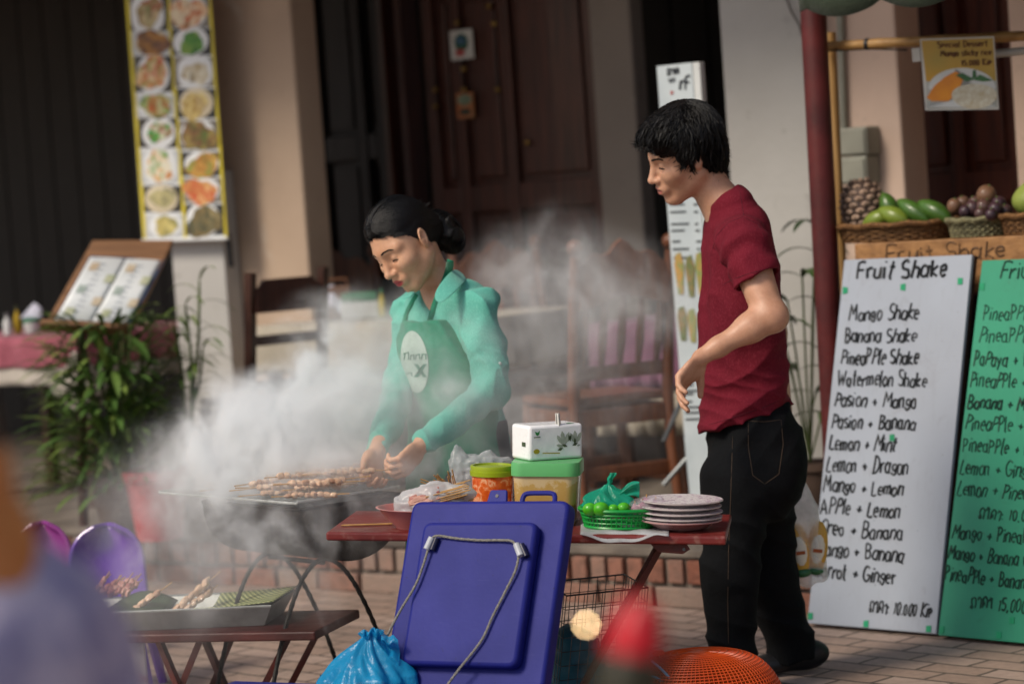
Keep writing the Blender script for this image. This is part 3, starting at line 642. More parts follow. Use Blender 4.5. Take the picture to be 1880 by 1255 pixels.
cloth('white_cloth', 'white undercloth with a hanging corner below the pink cloth', l0, 1.17, .82, .741, .20, -FY, pm('cloth_white', '#b9b2a8', '#a29b92', .85, 4, sheen=.2), corner=.8)
cloth('pink_cloth', 'pink checked cloth over the table behind the lectern', l0, 1.19, .84, .748, .13, -FY, CLP)
l1 = gp(775, 10.75); table('terrace_table', 'table under a cream cloth behind the woman', l1, 1.25, .7, .74, -FY, CW)
cloth('cream_cloth', 'cream cloth over the table behind the woman in green', l1, 1.27, .72, .741, .2, -FY, CLW, .018)
l2 = gp(1262, 9.85); table('terrace_table', 'table under a purple cloth behind the man', l2, .46, .5, .70, -FY, CW)
cloth('pale_cloth', 'pale undercloth hanging below the purple cloth', l2, .48, .52, .701, .42, -FY, CLW, .015)
cloth('purple_cloth', 'purple cloth on the table between the chair and the sign board', l2, .50, .54, .709, .25, -FY, CLV, .015)
# things on the tables
def bottle(loc, h, r, body, capc, label, name='bottle', cat='bottle'):
    t = thing(name, loc, label, cat); mb = MB(); mb.lathe([(0, 0), (r, .003), (r, h*.6), (r*.45, h*.78), (r*.42, h*.84)], loc, seg=14); mb.build('body', body, t)
    mb = MB(); mb.lathe([(r*.5, h*.84), (r*.5, h), (0, h)], loc, seg=12); mb.build('cap', capc, t); return t
tz = top+.755
CER = pm('ceramic_white', '#c8cccb', '#b8bcbb', .3); GRN = pm('lid_green', '#2f7a54', '#26684a', .4); NAP = pm('napkin', '#c3c5d4', '#a9abbd', .8)
p = gp(68, 11.6, tz); nh = thing('napkin_holder', p, 'white pot with a green band and a folded napkin on the far left table', 'napkin holder')
mb = MB(); mb.lathe([(0, 0), (.036, .002), (.042, .05)], p); mb.build('pot', CER, nh); mb = MB(); mb.lathe([(.042, .05), (.043, .066), (.03, .07)], p); mb.build('band', GRN, nh)
mb = MB(); mb.grid(lambda a, b: p+Vector(((a-.5)*.10, (b-.5)*.03+.01*math.sin(a*5), .07+.07*b*(1-abs(a-.65)*1.3))), 8, 4); mb.build('napkin', NAP, nh, solid=.002)
bottle(gp(41, 11.6, tz), .13, .016, pm('yellow_sauce', '#b79a20', '#a08612', .3), pm('cap_dark', '#3a3c20', None, .4), 'yellow sauce bottle on the far left table')
bottle(gp(22, 11.55, tz), .10, .02, CER, pm('cap_grey', '#77797c', None, .4), 'small grey white shaker beside the yellow bottle', 'shaker', 'shaker')
p = gp(672, 10.85, tz-.005); tb = thing('tissue_box', p, 'green and white tissue pack on the cream table behind the woman', 'tissue box')
mb = MB(); mb.box(p+Vector((0, 0, .035)), (.16, .1, .07)); mb.build('box', CER, tb, smooth=False, bevel=.008); mb = MB(); mb.box(p+Vector((0, 0, .09)), (.15, .1, .038)); mb.build('green_top', GRN, tb, smooth=False, bevel=.008)
mb = MB(); mb.grid(lambda a, b: p+Vector(((a-.5)*.08-.1, (b-.5)*.04, .04+.09*b+.02*math.sin(a*6))), 6, 4); mb.build('tissue', NAP, tb, solid=.002)
bottle(gp(712, 10.8, tz-.005), .12, .014, pm('yellow_sauce2', '#b7a620', '#a08e12', .3), GRN, 'thin yellow bottle beside the green tissue pack')
mb = MB(); p = gp(632, 10.9, tz-.005); cx = thing('wooden_box', p, 'brown wooden caddy on the cream table left of the tissue pack', 'box')
mb.box(p+Vector((0, 0, .07)), (.11, .09, .14)); mb.build('caddy', wood('caddy_wood', '#7a5238', '#5c3b28', .6), cx, smooth=False, bevel=.006)
mb = MB(); mb.tube([p+Vector((-.045, 0, .13)), p+Vector((-.04, 0, .17)), p+Vector((.04, 0, .17)), p+Vector((.045, 0, .13))], .006, 6); mb.build('handle', MATS['caddy_wood'], cx)
# folding metal legs showing beside the man
MET = pm('grey_metal', '#7c8184', '#5c6064', .4, metal=.7)
fs_ = thing('folding_trestle', gp(1240, 9.0), 'grey metal folding trestle legs beside the man under the purple table', 'trestle')
for a, b in (((1218, 890), (1262, 840)), ((1262, 845), (1260, 730)), ((1218, 810), (1250, 738))):
    mb = MB(); mb.tube([W(a[0], a[1], 9.1), W(b[0], b[1], 9.1)], .009, 8); mb.build('leg', MET, fs_)
# ---- white sign board with the drinks menu, behind the man
VN = .35
vs_ = thing('roll_up_sign', FPW(1270, 800, VN), 'tall white menu board with small print and drink pictures behind the man', 'sign board')
def vq(x0, y0, x1, y1, x2, y2, x3, y3, dn=0.): return [FPW(x0, y0, VN+dn), FPW(x1, y1, VN+dn), FPW(x2, y2, VN+dn), FPW(x3, y3, VN+dn)]
mb = MB(); quadp(mb, vq(1205, 122, 1270, 115, 1316, 815, 1256, 800), .02); mb.build('board', pm('sign_pale', '#bcc6ca', '#adb8bd', .4), vs_, smooth=False, bevel=.002)
mb = MB(); quadp(mb, vq(1271, 115, 1284, 114, 1330, 815, 1317, 815), .03); mb.build('edge_rail', CER, vs_, smooth=False, bevel=.002)
mb = MB(); quadp(mb, [FPW(1256, 800, VN), FPW(1330, 815, VN), FW(FP(1345, 815, VN)[0], VN, top), FW(FP(1262, 815, VN)[0], VN, top)], .02); mb.build('lower_board', MATS['sign_pale'], vs_, smooth=False)
INK = pm('ink', '#23272c', None, .7); INKR = pm('ink_red', '#b53a34', None, .6)
random.seed(5)
vx = lambda y: 1205+(y-122)*(1256-1205)/678.
for y in (374, 388, 410, 422, 442, 456, 472, 690, 700, 706, 716, 722, 736, 746, 756, 768):
    x = vx(y)+5
    for k in range(2):
        q = [(x, x+random.uniform(14, 34)), (x+44, x+44+random.uniform(5, 9))][k]
        mb = MB(); quadp(mb, [FPW(q[0], y, VN-.003), FPW(q[1], y-1, VN-.003), FPW(q[1], y+2, VN-.003), FPW(q[0], y+3, VN-.003)], .002); mb.build('print_line', INK, vs_, smooth=False)
mb = MB(); pr, pu = ES, EZ
pen_text(mb, '\u0ea5\u0eb2\u0e84', FPW(1226, 138, VN), pr, pu, -EN, .028, .006); pen_text(mb, 'rF', FPW(1248, 166, VN), pr, pu, -EN, .045, .008); pen_text(mb, '\u0eb2\u0ea5\u0eb2', FPW(1228, 152, VN), pr, pu, -EN, .018, .004)
mb.build('heading', INK, vs_)
mb = MB(); pen_text(mb, 'kr', FPW(1232, 173, VN), pr, pu, -EN, .012, .004); mb.build('red_heading', INKR, vs_)
gls = pm('drink_green', '#7d8a4a', '#b8893f', .4, 24, lo=.4, hi=.6); gl2 = pm('drink_brown', '#8a7040', '#4f6a34', .4, 24, lo=.4, hi=.6)
for i, (x, y0, y1) in enumerate(((1246, 463, 540), (1266, 468, 545), (1284, 462, 540), (1252, 562, 625), (1270, 566, 628), (1290, 566, 626))):
    s, z1 = FP(x, y0, VN); _, z0 = FP(x, y1, VN); b_ = FW(s, VN-.004, z0); h = z1-z0
    mb = MB(); mb.prism([b_-ES*.010, b_+ES*.010, b_+ES*.020+EZ*h*.7, b_+ES*.008+EZ*h, b_-ES*.012+EZ*h*.95, b_-ES*.020+EZ*h*.7], EN*.003); mb.build('drink_picture', [gls, gl2][i % 2], vs_, smooth=False)
# ================================================================== plants
LF = pm('leaf', '#557536', '#385624', .45, 6, tint='#8a9a4a', spec=.5); STM = pm('stem', '#5a6a38', '#46542c', .7); LF2 = pm('leaf_dark', '#2f4a26', '#1f3519', .45, 6, tint='#55703a')
def leaf(mb, base, d, L, w, droop=.5, fold=.12, n=5):
    d = Vector(d).normalized(); side = d.cross(Vector((0, 0, 1))); side = side.normalized() if side.length > .1 else Vector((1, 0, 0))
    p = Vector(base); vs = []; dd = d.copy(); st = L/n
    for i in range(n+1):
        u = i/n; ww = w*math.sin(math.pi*min(.06+u*.94, 1))**.8*.5; up_ = side.cross(dd).normalized()
        vs += [p-side*ww+up_*ww*fold*2, p.copy(), p+side*ww+up_*ww*fold*2]; p = p+dd*st; dd = (dd+Vector((0, 0, -1))*droop/n).normalized()
    fs = []
    for i in range(n): fs += [(3*i, 3*i+1, 3*i+4, 3*i+3), (3*i+1, 3*i+2, 3*i+5, 3*i+4)]
    mb.add(vs, fs)
def pot(loc, r, h, m, parent, rim=True):
    mb = MB(); mb.lathe([(0, 0), (r*.7, 0), (r*.95, h*.85), (r*1.06, h*.87), (r*1.06, h), (r*.92, h), (r*.9, h*.9), (0, h*.9)], loc, seg=24); mb.build('pot', m, parent)
random.seed(21)
p = gp(205, 9.95); pa = thing('potted_plant', p, 'bushy long leaved plant in a grey brown pot at the terrace edge', 'potted plant')
pot(p, .115, .25, pm('pot_brown', '#5f4d43', '#463830', .8, 5), pa)
mb = MB(); sm = MB()
for i in range(800):
    a = random.uniform(0, 6.28); rr = random.random()**.6; h = random.uniform(.2, .86); b = p+Vector((math.cos(a)*rr*.24*(1.2-.4*h), math.sin(a)*rr*.2, h-.02*rr))
    mb.tint = random.choice([0, 0, .2, .5, .9])*random.random(); el = random.uniform(-.2, 1.0)
    leaf(mb, b, (math.cos(a), math.sin(a)*.8, el), random.uniform(.09, .22), random.uniform(.016, .032), random.uniform(.4, 1.2))
for i in range(24):
    a = random.uniform(0, 6.28); rr = random.random()*.2; sm.tube(cat_rom([p+Vector((0, 0, .23)), p+Vector((math.cos(a)*rr*.6, math.sin(a)*rr*.6, .5)), p+Vector((math.cos(a)*rr, math.sin(a)*rr, random.uniform(.6, .9)))], 4), .004, 5)
mb.build('foliage', LF, pa); sm.build('stem', STM, pa)
p = gp(272, 9.8); pb = thing('potted_plant', p, 'low feathery plant in a red pot, half hidden by smoke', 'potted plant')
pot(p, .125, .27, pm('pot_red', '#b5323a', '#9a2630', .5, 4), pb)
mb = MB()
for i in range(420):
    a = random.uniform(0, 6.28); rr = random.random()**.5; b = p+Vector((math.cos(a)*rr*.24-.06, math.sin(a)*rr*.16, .25+random.random()*.26*(1-rr*.5)))
    mb.tint = random.random()*.6; leaf(mb, b, (math.cos(a), math.sin(a), random.uniform(0, 1.2)), random.uniform(.05, .12), random.uniform(.005, .01), .8, n=3)
mb.build('foliage', LF2, pb)
p = gp(350, 9.95); pc = thing('tall_plant', p, 'tall thin plant with drooping leaves in front of the beige column', 'plant')
mb = MB(); sm = MB(); pot(p, .09, .2, MATS['pot_brown'], pc)
for (x0, y0, x1, y1, yy) in ((352, 760, 366, 515, 9.95), (352, 760, 340, 560, 9.9), (350, 770, 372, 640, 10.0), (340, 770, 318, 590, 9.95)):
    a, b = W(x0, y0, yy), W(x1, y1, yy); a2 = p+Vector((0, 0, .2)); sm.tube(cat_rom([a2, a, a.lerp(b, .5)+Vector((.01, 0, 0)), b], 4), [.007]*8+[.006]*4+[.004], 6)
    for k in range(11):
        u = k/10; q = a.lerp(b, .15+.85*u); an = k*2.4; mb.tint = random.random()*.5
        leaf(mb, q, (math.cos(an), math.sin(an)*.6, random.uniform(.3, 1)), random.uniform(.12, .2), random.uniform(.014, .022), random.uniform(1.6, 2.6), n=7)
mb.build('foliage', LF, pc); sm.build('stem', STM, pc)
p = gp(1478, 9.1); pd = thing('potted_plant', p, 'dark leafy plant between the white column and the red post', 'potted plant')
mb = MB(); sm = MB(); pot(p, .10, .2, MATS['pot_brown'], pd)
for i in range(9):
    an = i*.75+.3; a2 = p+Vector((0, 0, .2)); t_ = p+Vector((math.cos(an)*.08, math.sin(an)*.06, .35+.085*i)); sm.tube([a2, a2.lerp(t_, .6)+Vector((0, 0, .05)), t_], .004, 5)
    for k in range(3):
        mb.tint = random.random()*.4; leaf(mb, t_, (math.cos(an+k*2.1), math.sin(an+k*2.1)*.7, .5), random.uniform(.14, .2), .035, 1.6, n=6)
mb.build('foliage', LF2, pd); sm.build('stem', STM, pd)
# ================================================================== fruit stall on the right
random.seed(31)
RED = pm('post_red', '#5a1d1d', '#431415', .45, 8, .15, 40, coat=.1); BAM = wood('bamboo', '#b08a55', '#8a6638', .5, 'x'); BAMV = wood('bamboo_upright', '#b58f5c', '#94703f', .5, 'z')
aw = thing('stall_awning', G(1548, 1100), 'dark green scalloped stall awning carried by a thick red post', 'awning')
mb = MB(); a = W(1489, -60, 8.35); b = W(1514, 430, 8.35); c = a+(b-a)*((0-a.z)/(b.z-a.z)); mb.tube([c, b, a], .042, 16); mb.build('post', RED, aw)
CAN = pm('canopy_green', '#2a3824', '#1d2917', .8, 5, .3, 80, sheen=.2)
cs0 = FP(1470, 0, -.15)[0]; cz = FP(1600, -12, -.15)[1]
mb = MB(); mb.add([FW(cs0, -.16, cz+.06), FW(cs0+3.4, -.16, cz+.06), FW(cs0+3.4, 1.0, cz+.62), FW(cs0, 1.0, cz+.62)], [(0, 1, 2, 3)]); mb.build('canopy', CAN, aw, smooth=False, solid=.006)
mb = MB(); P = []; N = 130; per = .27
vs = []
for i in range(N+1):
    s = cs0+3.4*i/N; u = (s-cs0-.02) % per/per; dz = .018+.042*math.sin(math.pi*u)**.7; wv = .004*math.sin(s*21)
    vs += [FW(s, -.163, cz+.058), FW(s, -.165+wv, cz+.0-dz)]
mb.add(vs, [(2*i, 2*i+1, 2*i+3, 2*i+2) for i in range(N)]); mb.build('valance', CAN, aw, solid=.004)
mb = MB(); mb.tube([FW(cs0+.05, -.12, cz+.05), FW(cs0+3.3, -.12, cz+.05)], .014, 8); mb.build('canopy_rail', MET, aw)
bp = thing('bamboo_post', W(1560, 1050, 8.55), 'thin bamboo upright just right of the red post', 'post')
mb = MB(); a = W(1524, 60, 8.5); b = W(1541, 430, 8.5); c = a+(b-a)*((top-a.z)/(b.z-a.z)); mb.tube([c, b, a], .019, 10); mb.build('pole', BAMV, bp)
bb_ = thing('bamboo_rail', W(1515, 85, 8.4), 'horizontal bamboo rail lashed to the bamboo upright', 'rail')
A, B = W(1508, 86, 8.45), W(1960, 62, 7.95); mb = MB(); n = 16
mb.tube([A.lerp(B, i/n) for i in range(n+1)], [.0155*(1.12 if i % 4 == 0 else 1) for i in range(n+1)], 10); mb.build('pole', BAM, bb_)
mb = MB(); mb.tube([A.lerp(B, .19), A.lerp(B, .205)], .019, 10); mb.build('tape', pm('tape_black', '#17171a', None, .5), bb_)
mb = MB(); mb.tube(cat_rom([W(1512, 94, 8.41), W(1560, 92, 8.40), W(1600, 90, 8.38), W(1665, 92, 8.3)], 4), .003, 5); mb.build('cord', pm('tape_black', '#17171a', None, .5), bb_)
mb = MB(); mb.tube([W(1826, 99, 8.15), W(1960, 86, 8.0)], .013, 10); tag(mb.build('white_tube', CER), 'short white tube behind the mango poster under the bamboo rail', 'tube')
# mango poster
def plane_fr(P0, PX, PY):
    """frame of a plane through three points; returns fn(px,py) -> point, and axes"""
    ux = (PX-P0).normalized(); n = (PX-P0).cross(PY-P0).normalized(); n = -n if n.dot(FWD) > 0 else n
    def at(px, py, h=0.):
        r = ray(px, py); t = (P0-CAMP).dot(n)/r.dot(n); return CAMP+r*t+n*h
    return at, n
c4_ = [W(1699, 203, 8.13), W(1834, 201, 8.0), W(1825, 67, 8.0), W(1689, 72, 8.13)]
pat, pn = plane_fr(c4_[0], c4_[1], c4_[3])
def pquad(mb, at, pts, h0, h1):
    mb.hexa([at(x, y, h0) for x, y in pts]+[at(x, y, h1) for x, y in pts])
po = thing('mango_poster', pat(1766, 203), 'yellow mango sticky rice poster hanging from the bamboo rail', 'poster')
mb = MB(); pquad(mb, pat, [(1699, 203), (1834, 201), (1825, 67), (1689, 72)], -.002, .001); mb.build('sheet', PW, po, smooth=False)
q = NB('poster_yellow'); v = q.co(); f = q.noise(v, 5, 2); q.l(q.ramp(f, [(.35, lin('#b98a12')), (.65, lin('#97862e'))]), q.b.inputs['Base Color']); q.b.inputs['Roughness'].default_value = .35
mb = MB(); pquad(mb, pat, [(1701, 150), (1829, 148), (1823, 70), (1692, 75)], .0012, .002); mb.build('yellow_ground', q.m, po, smooth=False)
mb = MB(); pquad(mb, pat, [(1702, 200), (1831, 198), (1829, 148.5), (1701, 150.5)], .0012, .002); mb.build('grey_ground', pm('poster_grey', '#a9aca6', '#8f938c', .4, 5), po, smooth=False)
PT = [(1698+66+62*math.cos(t), 163-38*math.sin(t)) for t in [math.pi*i/20 for i in range(21)]]
mb = MB(); mb.prism([pat(x+3, y, .0022) for x, y in PT]+[pat(1828, 196, .0022), pat(1704, 197, .0022)], pn*.0008); mb.build('plate_print', CER, po, smooth=False)
mb = MB(); mb.prism([pat(x, y, .0032) for x, y in ((1702, 180), (1712, 186), (1742, 186), (1760, 168), (1772, 140), (1755, 131), (1735, 142), (1716, 158))], pn*.0008); mb.build('mango_print', pm('mango_orange', '#d98a12', '#c8741a', .4, 18), po, smooth=False)
mb = MB(); mb.prism([pat(1790+42*math.cos(t), 176+ (26 if math.sin(t) < 0 else 20)*-math.sin(t)-2, .0034) for t in [2*math.pi*i/24 for i in range(24)]], pn*.0008); mb.build('rice_print', pm('rice', '#c9c8b8', '#b3a88c', .6, 60), po, smooth=False)
mb = MB()
for pts in (((1755, 138), (1768, 134), (1790, 146), (1775, 150)), ((1788, 147), (1800, 137), (1824, 148), (1806, 150)), ((1786, 145), (1787, 130), (1792, 128), (1794, 143))): mb.prism([pat(x, y, .0044) for x, y in pts], pn*.0008)
mb.build('leaf_print', pm('leaf_print', '#2f6a34', '#1f4f2a', .4, 20), po, smooth=False)
mb = MB(); pr = (pat(1820, 90)-pat(1700, 94)).normalized(); pu = (pat(1692, 72)-pat(1699, 203)).normalized()
for t, x0, y0, x1, h, pen in (('Special Dessert', 1722, 88, 1815, 11, .0035), ('Mango sticky rice', 1728, 104, 1822, 11, .0038), ('15,000 Kip', 1766, 121, 1822, 12, .004)):
    a = pat(x0, y0, .002); wdt = (pat(x1, y0, .002)-a).length; pen_text(mb, t, a, pr, pu, pn, h*8.05/F_PX, pen, wdt, slant=0, jit=0)
mb.build('lettering', pm('poster_brown', '#5a2a12', None, .5), po)
mb = MB(); pquad(mb, pat, [(1675, 114), (1690, 113), (1688, 88), (1673, 89)], -.004, -.002); tag(mb.build('paper_tag', PW, smooth=False), 'small blank white paper tag beside the mango poster', 'tag')
# fruit stand
fs0 = FP(1568, 450, .16)[0]; fz = FP(1700, 441, .16)[1]
st_ = thing('fruit_stand', FW(fs0+.5, .3, top), 'wooden fruit stand with faint marker writing on its front board', 'stall')
CRW = wood('crate_wood', '#a97c4e', '#7f5934', .6, 'x'); CRD = wood('crate_dark', '#3c2a20', '#271b15', .7, 'x')
mb = MB(); fbox(mb, fs0, fs0+1.7, .16, .18, fz-.17, fz); mb.build('front_board', CRW, st_, smooth=False, bevel=.004)
mb = MB(); fbox(mb, fs0, fs0+1.7, .181, .72, fz-.024, fz-.001); mb.build('counter', CRW, st_, smooth=False, bevel=.003)
mb = MB(); fbox(mb, fs0+.02, fs0+1.68, .20, .22, top+.1, fz-.18); mb.build('lower_panel', CRD, st_, smooth=False)
for a in (fs0+.02, fs0+1.62):
    for b in (.225, .66): mb = MB(); fbox(mb, a, a+.06, b, b+.05, top, fz-.03); mb.build('leg', CRD, st_, smooth=False)
fat, fn_ = plane_fr(FW(0, .16, 0), FW(1, .16, 0), FW(0, .16, 1))
mb = MB(); a = fat(1627, 482); pen_text(mb, 'Fruit Shake', a, ES, EZ, -EN, 30*8.3/F_PX, .0055, (fat(1852, 474)-a).length, slant=.0)
mb.build('lettering', pm('faded_marker', '#4a3626', '#6a4c32', .7, 30), st_)
# baskets
WK = pm('wicker', '#8a6238', '#5a3d22', .7, 90, .8, 140, tint='#3f2a18'); WK2 = pm('wicker_pale', '#8f8a66', '#5f5c44', .7, 70, .8, 120, tint='#4a4636')
def basket(name, label, c, rx, ry, h, m, cat='basket', group='baskets on the fruit stand', flare=1.12, rows=7, seg=44):
    t = thing(name, c, label, cat, group); x = ES; mb = MB()
    for k in range(rows):
        z = h*(k+.5)/rows; f = 1-(1-1/flare)*(1-k/rows)
        pts = []
        for i in range(seg):
            a = 2*math.pi*i/seg; off = .004*(1 if (i+k) % 2 else -1); pts.append(c+ES*(math.cos(a)*(rx*f+off))+EN*(math.sin(a)*(ry*f+off))+EZ*z)
        mb.tint = (k % 2)*.4; mb.tube(pts, h/rows*.52, 5, closed=True)
    mb.build('weave', m, t)
    mb = MB(); mb.tube([c+ES*(math.cos(a)*(rx+.006))+EN*(math.sin(a)*(ry+.006))+EZ*(h+.003*math.sin(a*11)) for a in [2*math.pi*i/seg for i in range(seg)]], .009, 6, closed=True); mb.build('rim', m, t)
    mb = MB(); mb.lathe([(0, .004), (min(rx, ry)/flare, .004)], c, seg=30, xr=rx/min(rx, ry), yr=ry/min(rx, ry), x0=ES); mb.build('base', m, t); return t
def on_stand(px, n): s = FP(px, 430, n)[0]; return FW(s, n, fz+.001)
b1c = on_stand(1648, .30); basket('woven_tray', 'wide brown woven tray with the pineapple and green mangoes', b1c+EZ*.0, .205, .15, .055, WK, 'tray')
b2c = on_stand(1800, .27); basket('wicker_basket', 'pale wicker basket full of passion fruit between the tray and the pomelo', b2c, .098, .09, .055, WK2, rows=6)
b3c = on_stand(1920, .27); basket('wicker_basket', 'brown wicker basket under the pale green pomelo', b3c, .14, .11, .06, WK, rows=7)
# pineapple
pc_ = on_stand(1590, .32)+EZ*.045; pin = thing('pineapple', pc_, 'large pineapple with purple brown scales at the left of the woven tray', 'pineapple')
PINE = pm('pineapple_skin', '#4f3d35', '#3c2f2a', .6, 30, .4, 90, tint='#a58a76'); mb = MB(); axp = (EZ-ES*.08).normalized(); X, Y, Z = frame(axp)
body = lambda t, z: (.074*(max(1-abs((z-.070)/.092)**2.1, 0))**.5)
mb.lathe([(max(body(0, z), 0)*.97, z) for z in [-.012+.1738*i/22 for i in range(23)]], pc_, axp, 24); mb.tint = 1
for r in range(9):
    z = -.002+.0195*r; rad = body(0, z); n = 11 if r < 7 else 9
    for k in range(n):
        a = 2*math.pi*(k+.5*(r % 2))/n; o = X*math.cos(a)+Y*math.sin(a); c = pc_+axp*z+o*rad
        tg = axp.cross(o); k_ = max(.45, min(1, rad/.06)); ay_ = o.cross(tg); mb.tint = random.uniform(.55, 1); mb.ball(c-o*.002, (.0155*k_, .0062, .0098), 6, 5, (tg, o, ay_)); mb.tint = .15; mb.ball(c+o*.004, (.0045*k_, .003, .003), 5, 3, (tg, o, ay_))
mb.build('body', PINE, pin)
MNG = pm('mango_green', '#41692a', '#2f521c', .35, 9, .1, 60, tint='#94a13a', coat=.2)
for i, (px, py, n, L, ang, lb) in enumerate(((1608, 404, .23, .055, 20, 'small green mango lowest at the front of the woven tray'), (1635, 384, .29, .062, 115, 'green mango leaning against the pineapple'), (1640, 396, .22, .06, -25, 'yellow green mango lying in front at the middle of the tray'), (1678, 388, .25, .072, -35, 'big green mango at the right middle of the woven tray'), (1716, 387, .25, .068, -30, 'rightmost green mango on the woven tray beside the passion fruit'))):
    s, z = FP(px, py, n); c = FW(s, n, z); t = thing('mango', c, lb, 'mango', 'green mangoes on the tray'); mb = MB(); a = R_(ang); mb.tint = .5 if i in (0, 2) else .05
    ax = (ES*math.cos(a)+EZ*math.sin(a)).normalized(); ay = EN; az = ax.cross(ay); p_ = [(0, -L)]
    prof = [(.03*math.sin(math.pi*u)**.62*(1+.22*(u-.5)), -L+2*L*u) for u in [k/12 for k in range(13)]]; mb.lathe(prof, c, ax, 16); mb.build('fruit', MNG, t)
    mb = MB(); mb.tube([c+ax*(L*.98), c+ax*(L*1.08)], .003, 6); mb.build('stem', STM, t)
PSF = pm('passion_skin', '#4a2f38', '#2f2028', .4, 20, .3, 70, tint='#7a5a42', coat=.2)
spots = [(1752, 378, .24, .024), (1768, 372, .30, .022), (1786, 382, .22, .025), (1790, 371, .3, .02), (1811, 358, .30, .032), (1806, 380, .23, .026), (1828, 384, .22, .024), (1834, 374, .29, .024), (1772, 388, .2, .02), (1846, 388, .26, .022), (1800, 392, .2, .02), (1820, 394, .19, .02)]
wh = ['mottled fruit at the left rim', 'fruit behind the left rim', 'front middle fruit left of the big one', 'small fruit behind the middle', 'biggest pale brown fruit on top of the pile', 'fruit just under the biggest one', 'fruit at the front right', 'fruit at the back right', 'dark fruit low at the front left', 'fruit at the far right rim', 'dark fruit low at the front middle', 'dark fruit low at the front right']
for i, (px, py, n, r) in enumerate(spots):
    s, z = FP(px, py, n); t = thing('passion_fruit', FW(s, n, z), 'passion fruit in the pale basket, '+wh[i], 'passion fruit', 'passion fruit in the pale basket'); mb = MB(); mb.tint = [.8, .6, .1, .3, .9, .3, 0, 0, 0, .1, .2, 0][i]; mb.ball(FW(s, n, z), (r, r*.95, r*1.02), 16, 10, nz=.01); mb.build('fruit', PSF, t)
    mb = MB(); mb.lathe([(0, r*1.02), (.004, r), (.003, r*1.12), (0, r*1.12)], FW(s, n, z), (random.uniform(-.5, .5), -.4, 1), 8); mb.build('stem_end', STM, t)
pm_ = FW(FP(1898, 366, .27)[0], .27, FP(1898, 366, .27)[1]); pt = thing('pomelo', pm_, 'large pale green pomelo cut by the right edge of the view', 'pomelo')
mb = MB(); mb.lathe([(.068*math.sin(math.pi*u)**.8*(1.0-.15*(u-.5)), -.068+.136*u) for u in [k/14 for k in range(15)]], pm_, seg=24); mb.build('fruit', pm('pomelo_skin', '#8f9c4c', '#7a8a3c', .45, 8, .2, 120), pt); mb = MB(); mb.tube([pm_+EZ*.066, pm_+EZ*.08], .005, 6); mb.build('stem', STM, pt)
# ---- the two leaning menu signs
def sign(name, label, BLp, BRp, TLp, m, width=None):
    BL, BR = G(*BLp, .012), G(*BRp, .012); e = (BR-BL).normalized()
    lo, hi = BL.y-.3, BL.y+1.2
    for _ in range(60):
        md = (lo+hi)/2; f = (W(*TLp, md)-BL).dot(e)
        f2 = (W(*TLp, md+.01)-BL).dot(e)
        if (f > 0) == (f2 > f): hi = md
        else: lo = md
    TL = W(*TLp, md); wd = width or (BR-BL).length; up = TL-BL
    t = thing(name, BL+e*wd/2, label, 'sign', 'hand lettered drinks signs')
    n = e.cross(up).normalized(); n = -n if n.dot(FWD) > 0 else n
    mb = MB(); mb.hexa([BL-n*.014, BL+e*wd-n*.014, BL+e*wd, BL, TL-n*.014, TL+e*wd-n*.014, TL+e*wd, TL]); mb.build('board', m, t, smooth=False, bevel=.002)
    mb = MB(); mb.hexa([BL-n*.03, BL+e*wd-n*.03, BL+e*wd-n*.0145, BL-n*.0145, TL-n*.03, TL+e*wd-n*.03, TL+e*wd-n*.0145, TL-n*.0145]); mb.build('backing', CRD, t, smooth=False)
    at, _ = plane_fr(BL, BL+e, TL); return t, at, n, up.normalized(), TL+e*wd
def painted_board(name, c, dirt):
    q = NB(name); v = q.co(); n1 = q.noise(v, 3, 5); n2 = q.noise(v, 11, 6, .7, .8); n3 = q.noise(q.co((30, 30, 1.2)), 1.6, 4, .6); n4 = q.noise(v, 55, 3)
    k = q.mix(q.n('MapRange', {'Value': n1, 'From Min': .35, 'From Max': .75, 'To Max': .30}).outputs[0], lin(c), lin(dirt))
    k = q.mix(q.n('MapRange', {'Value': n2, 'From Min': .58, 'From Max': .72, 'To Max': .35}).outputs[0], k, lin(dirt))
    k = q.mix(q.n('MapRange', {'Value': n3, 'From Min': .55, 'From Max': .75, 'To Max': .22}).outputs[0], k, lin(dirt))
    k = q.mix(q.n('MapRange', {'Value': n4, 'From Min': .735, 'From Max': .75, 'To Max': .6}).outputs[0], k, lin('#4a463f'))
    q.l(k, q.b.inputs['Base Color']); q.l(q.n('MapRange', {'Value': n2, 'To Min': .3, 'To Max': .6}).outputs[0], q.b.inputs['Roughness']); q.bump(n1, .15, .02); return q.m
SGW = painted_board('sign_white', '#9fa7b3', '#84868c'); SGG = painted_board('sign_green', '#2f9270', '#266e56')
MRK = pm('marker_black', '#1d2023', None, .6); MRG = pm('marker_dark_green', '#0d3a2c', '#0a2f24', .6); TAPE = pm('tape_green', '#1f9a6a', '#178257', .4)
def tape(at, n, pts, parent):
    for x, y in pts:
        mb = MB(); k = random.uniform(-2, 2); P = [at(x+a, y+b, .0012) for a, b in ((-4.5, 6+k), (4.5, 6), (5, -6+k), (-4, -6))]; mb.hexa(P+[p+n*.001 for p in P]); mb.build('tape_patch', TAPE, parent, smooth=False)
sw, wat, wn, wu, tr_ = sign('drinks_sign', 'white hand lettered fruit shake sign leaning on the fruit stand', (1482, 1143), (1718, 1163), (1550, 477), SGW)
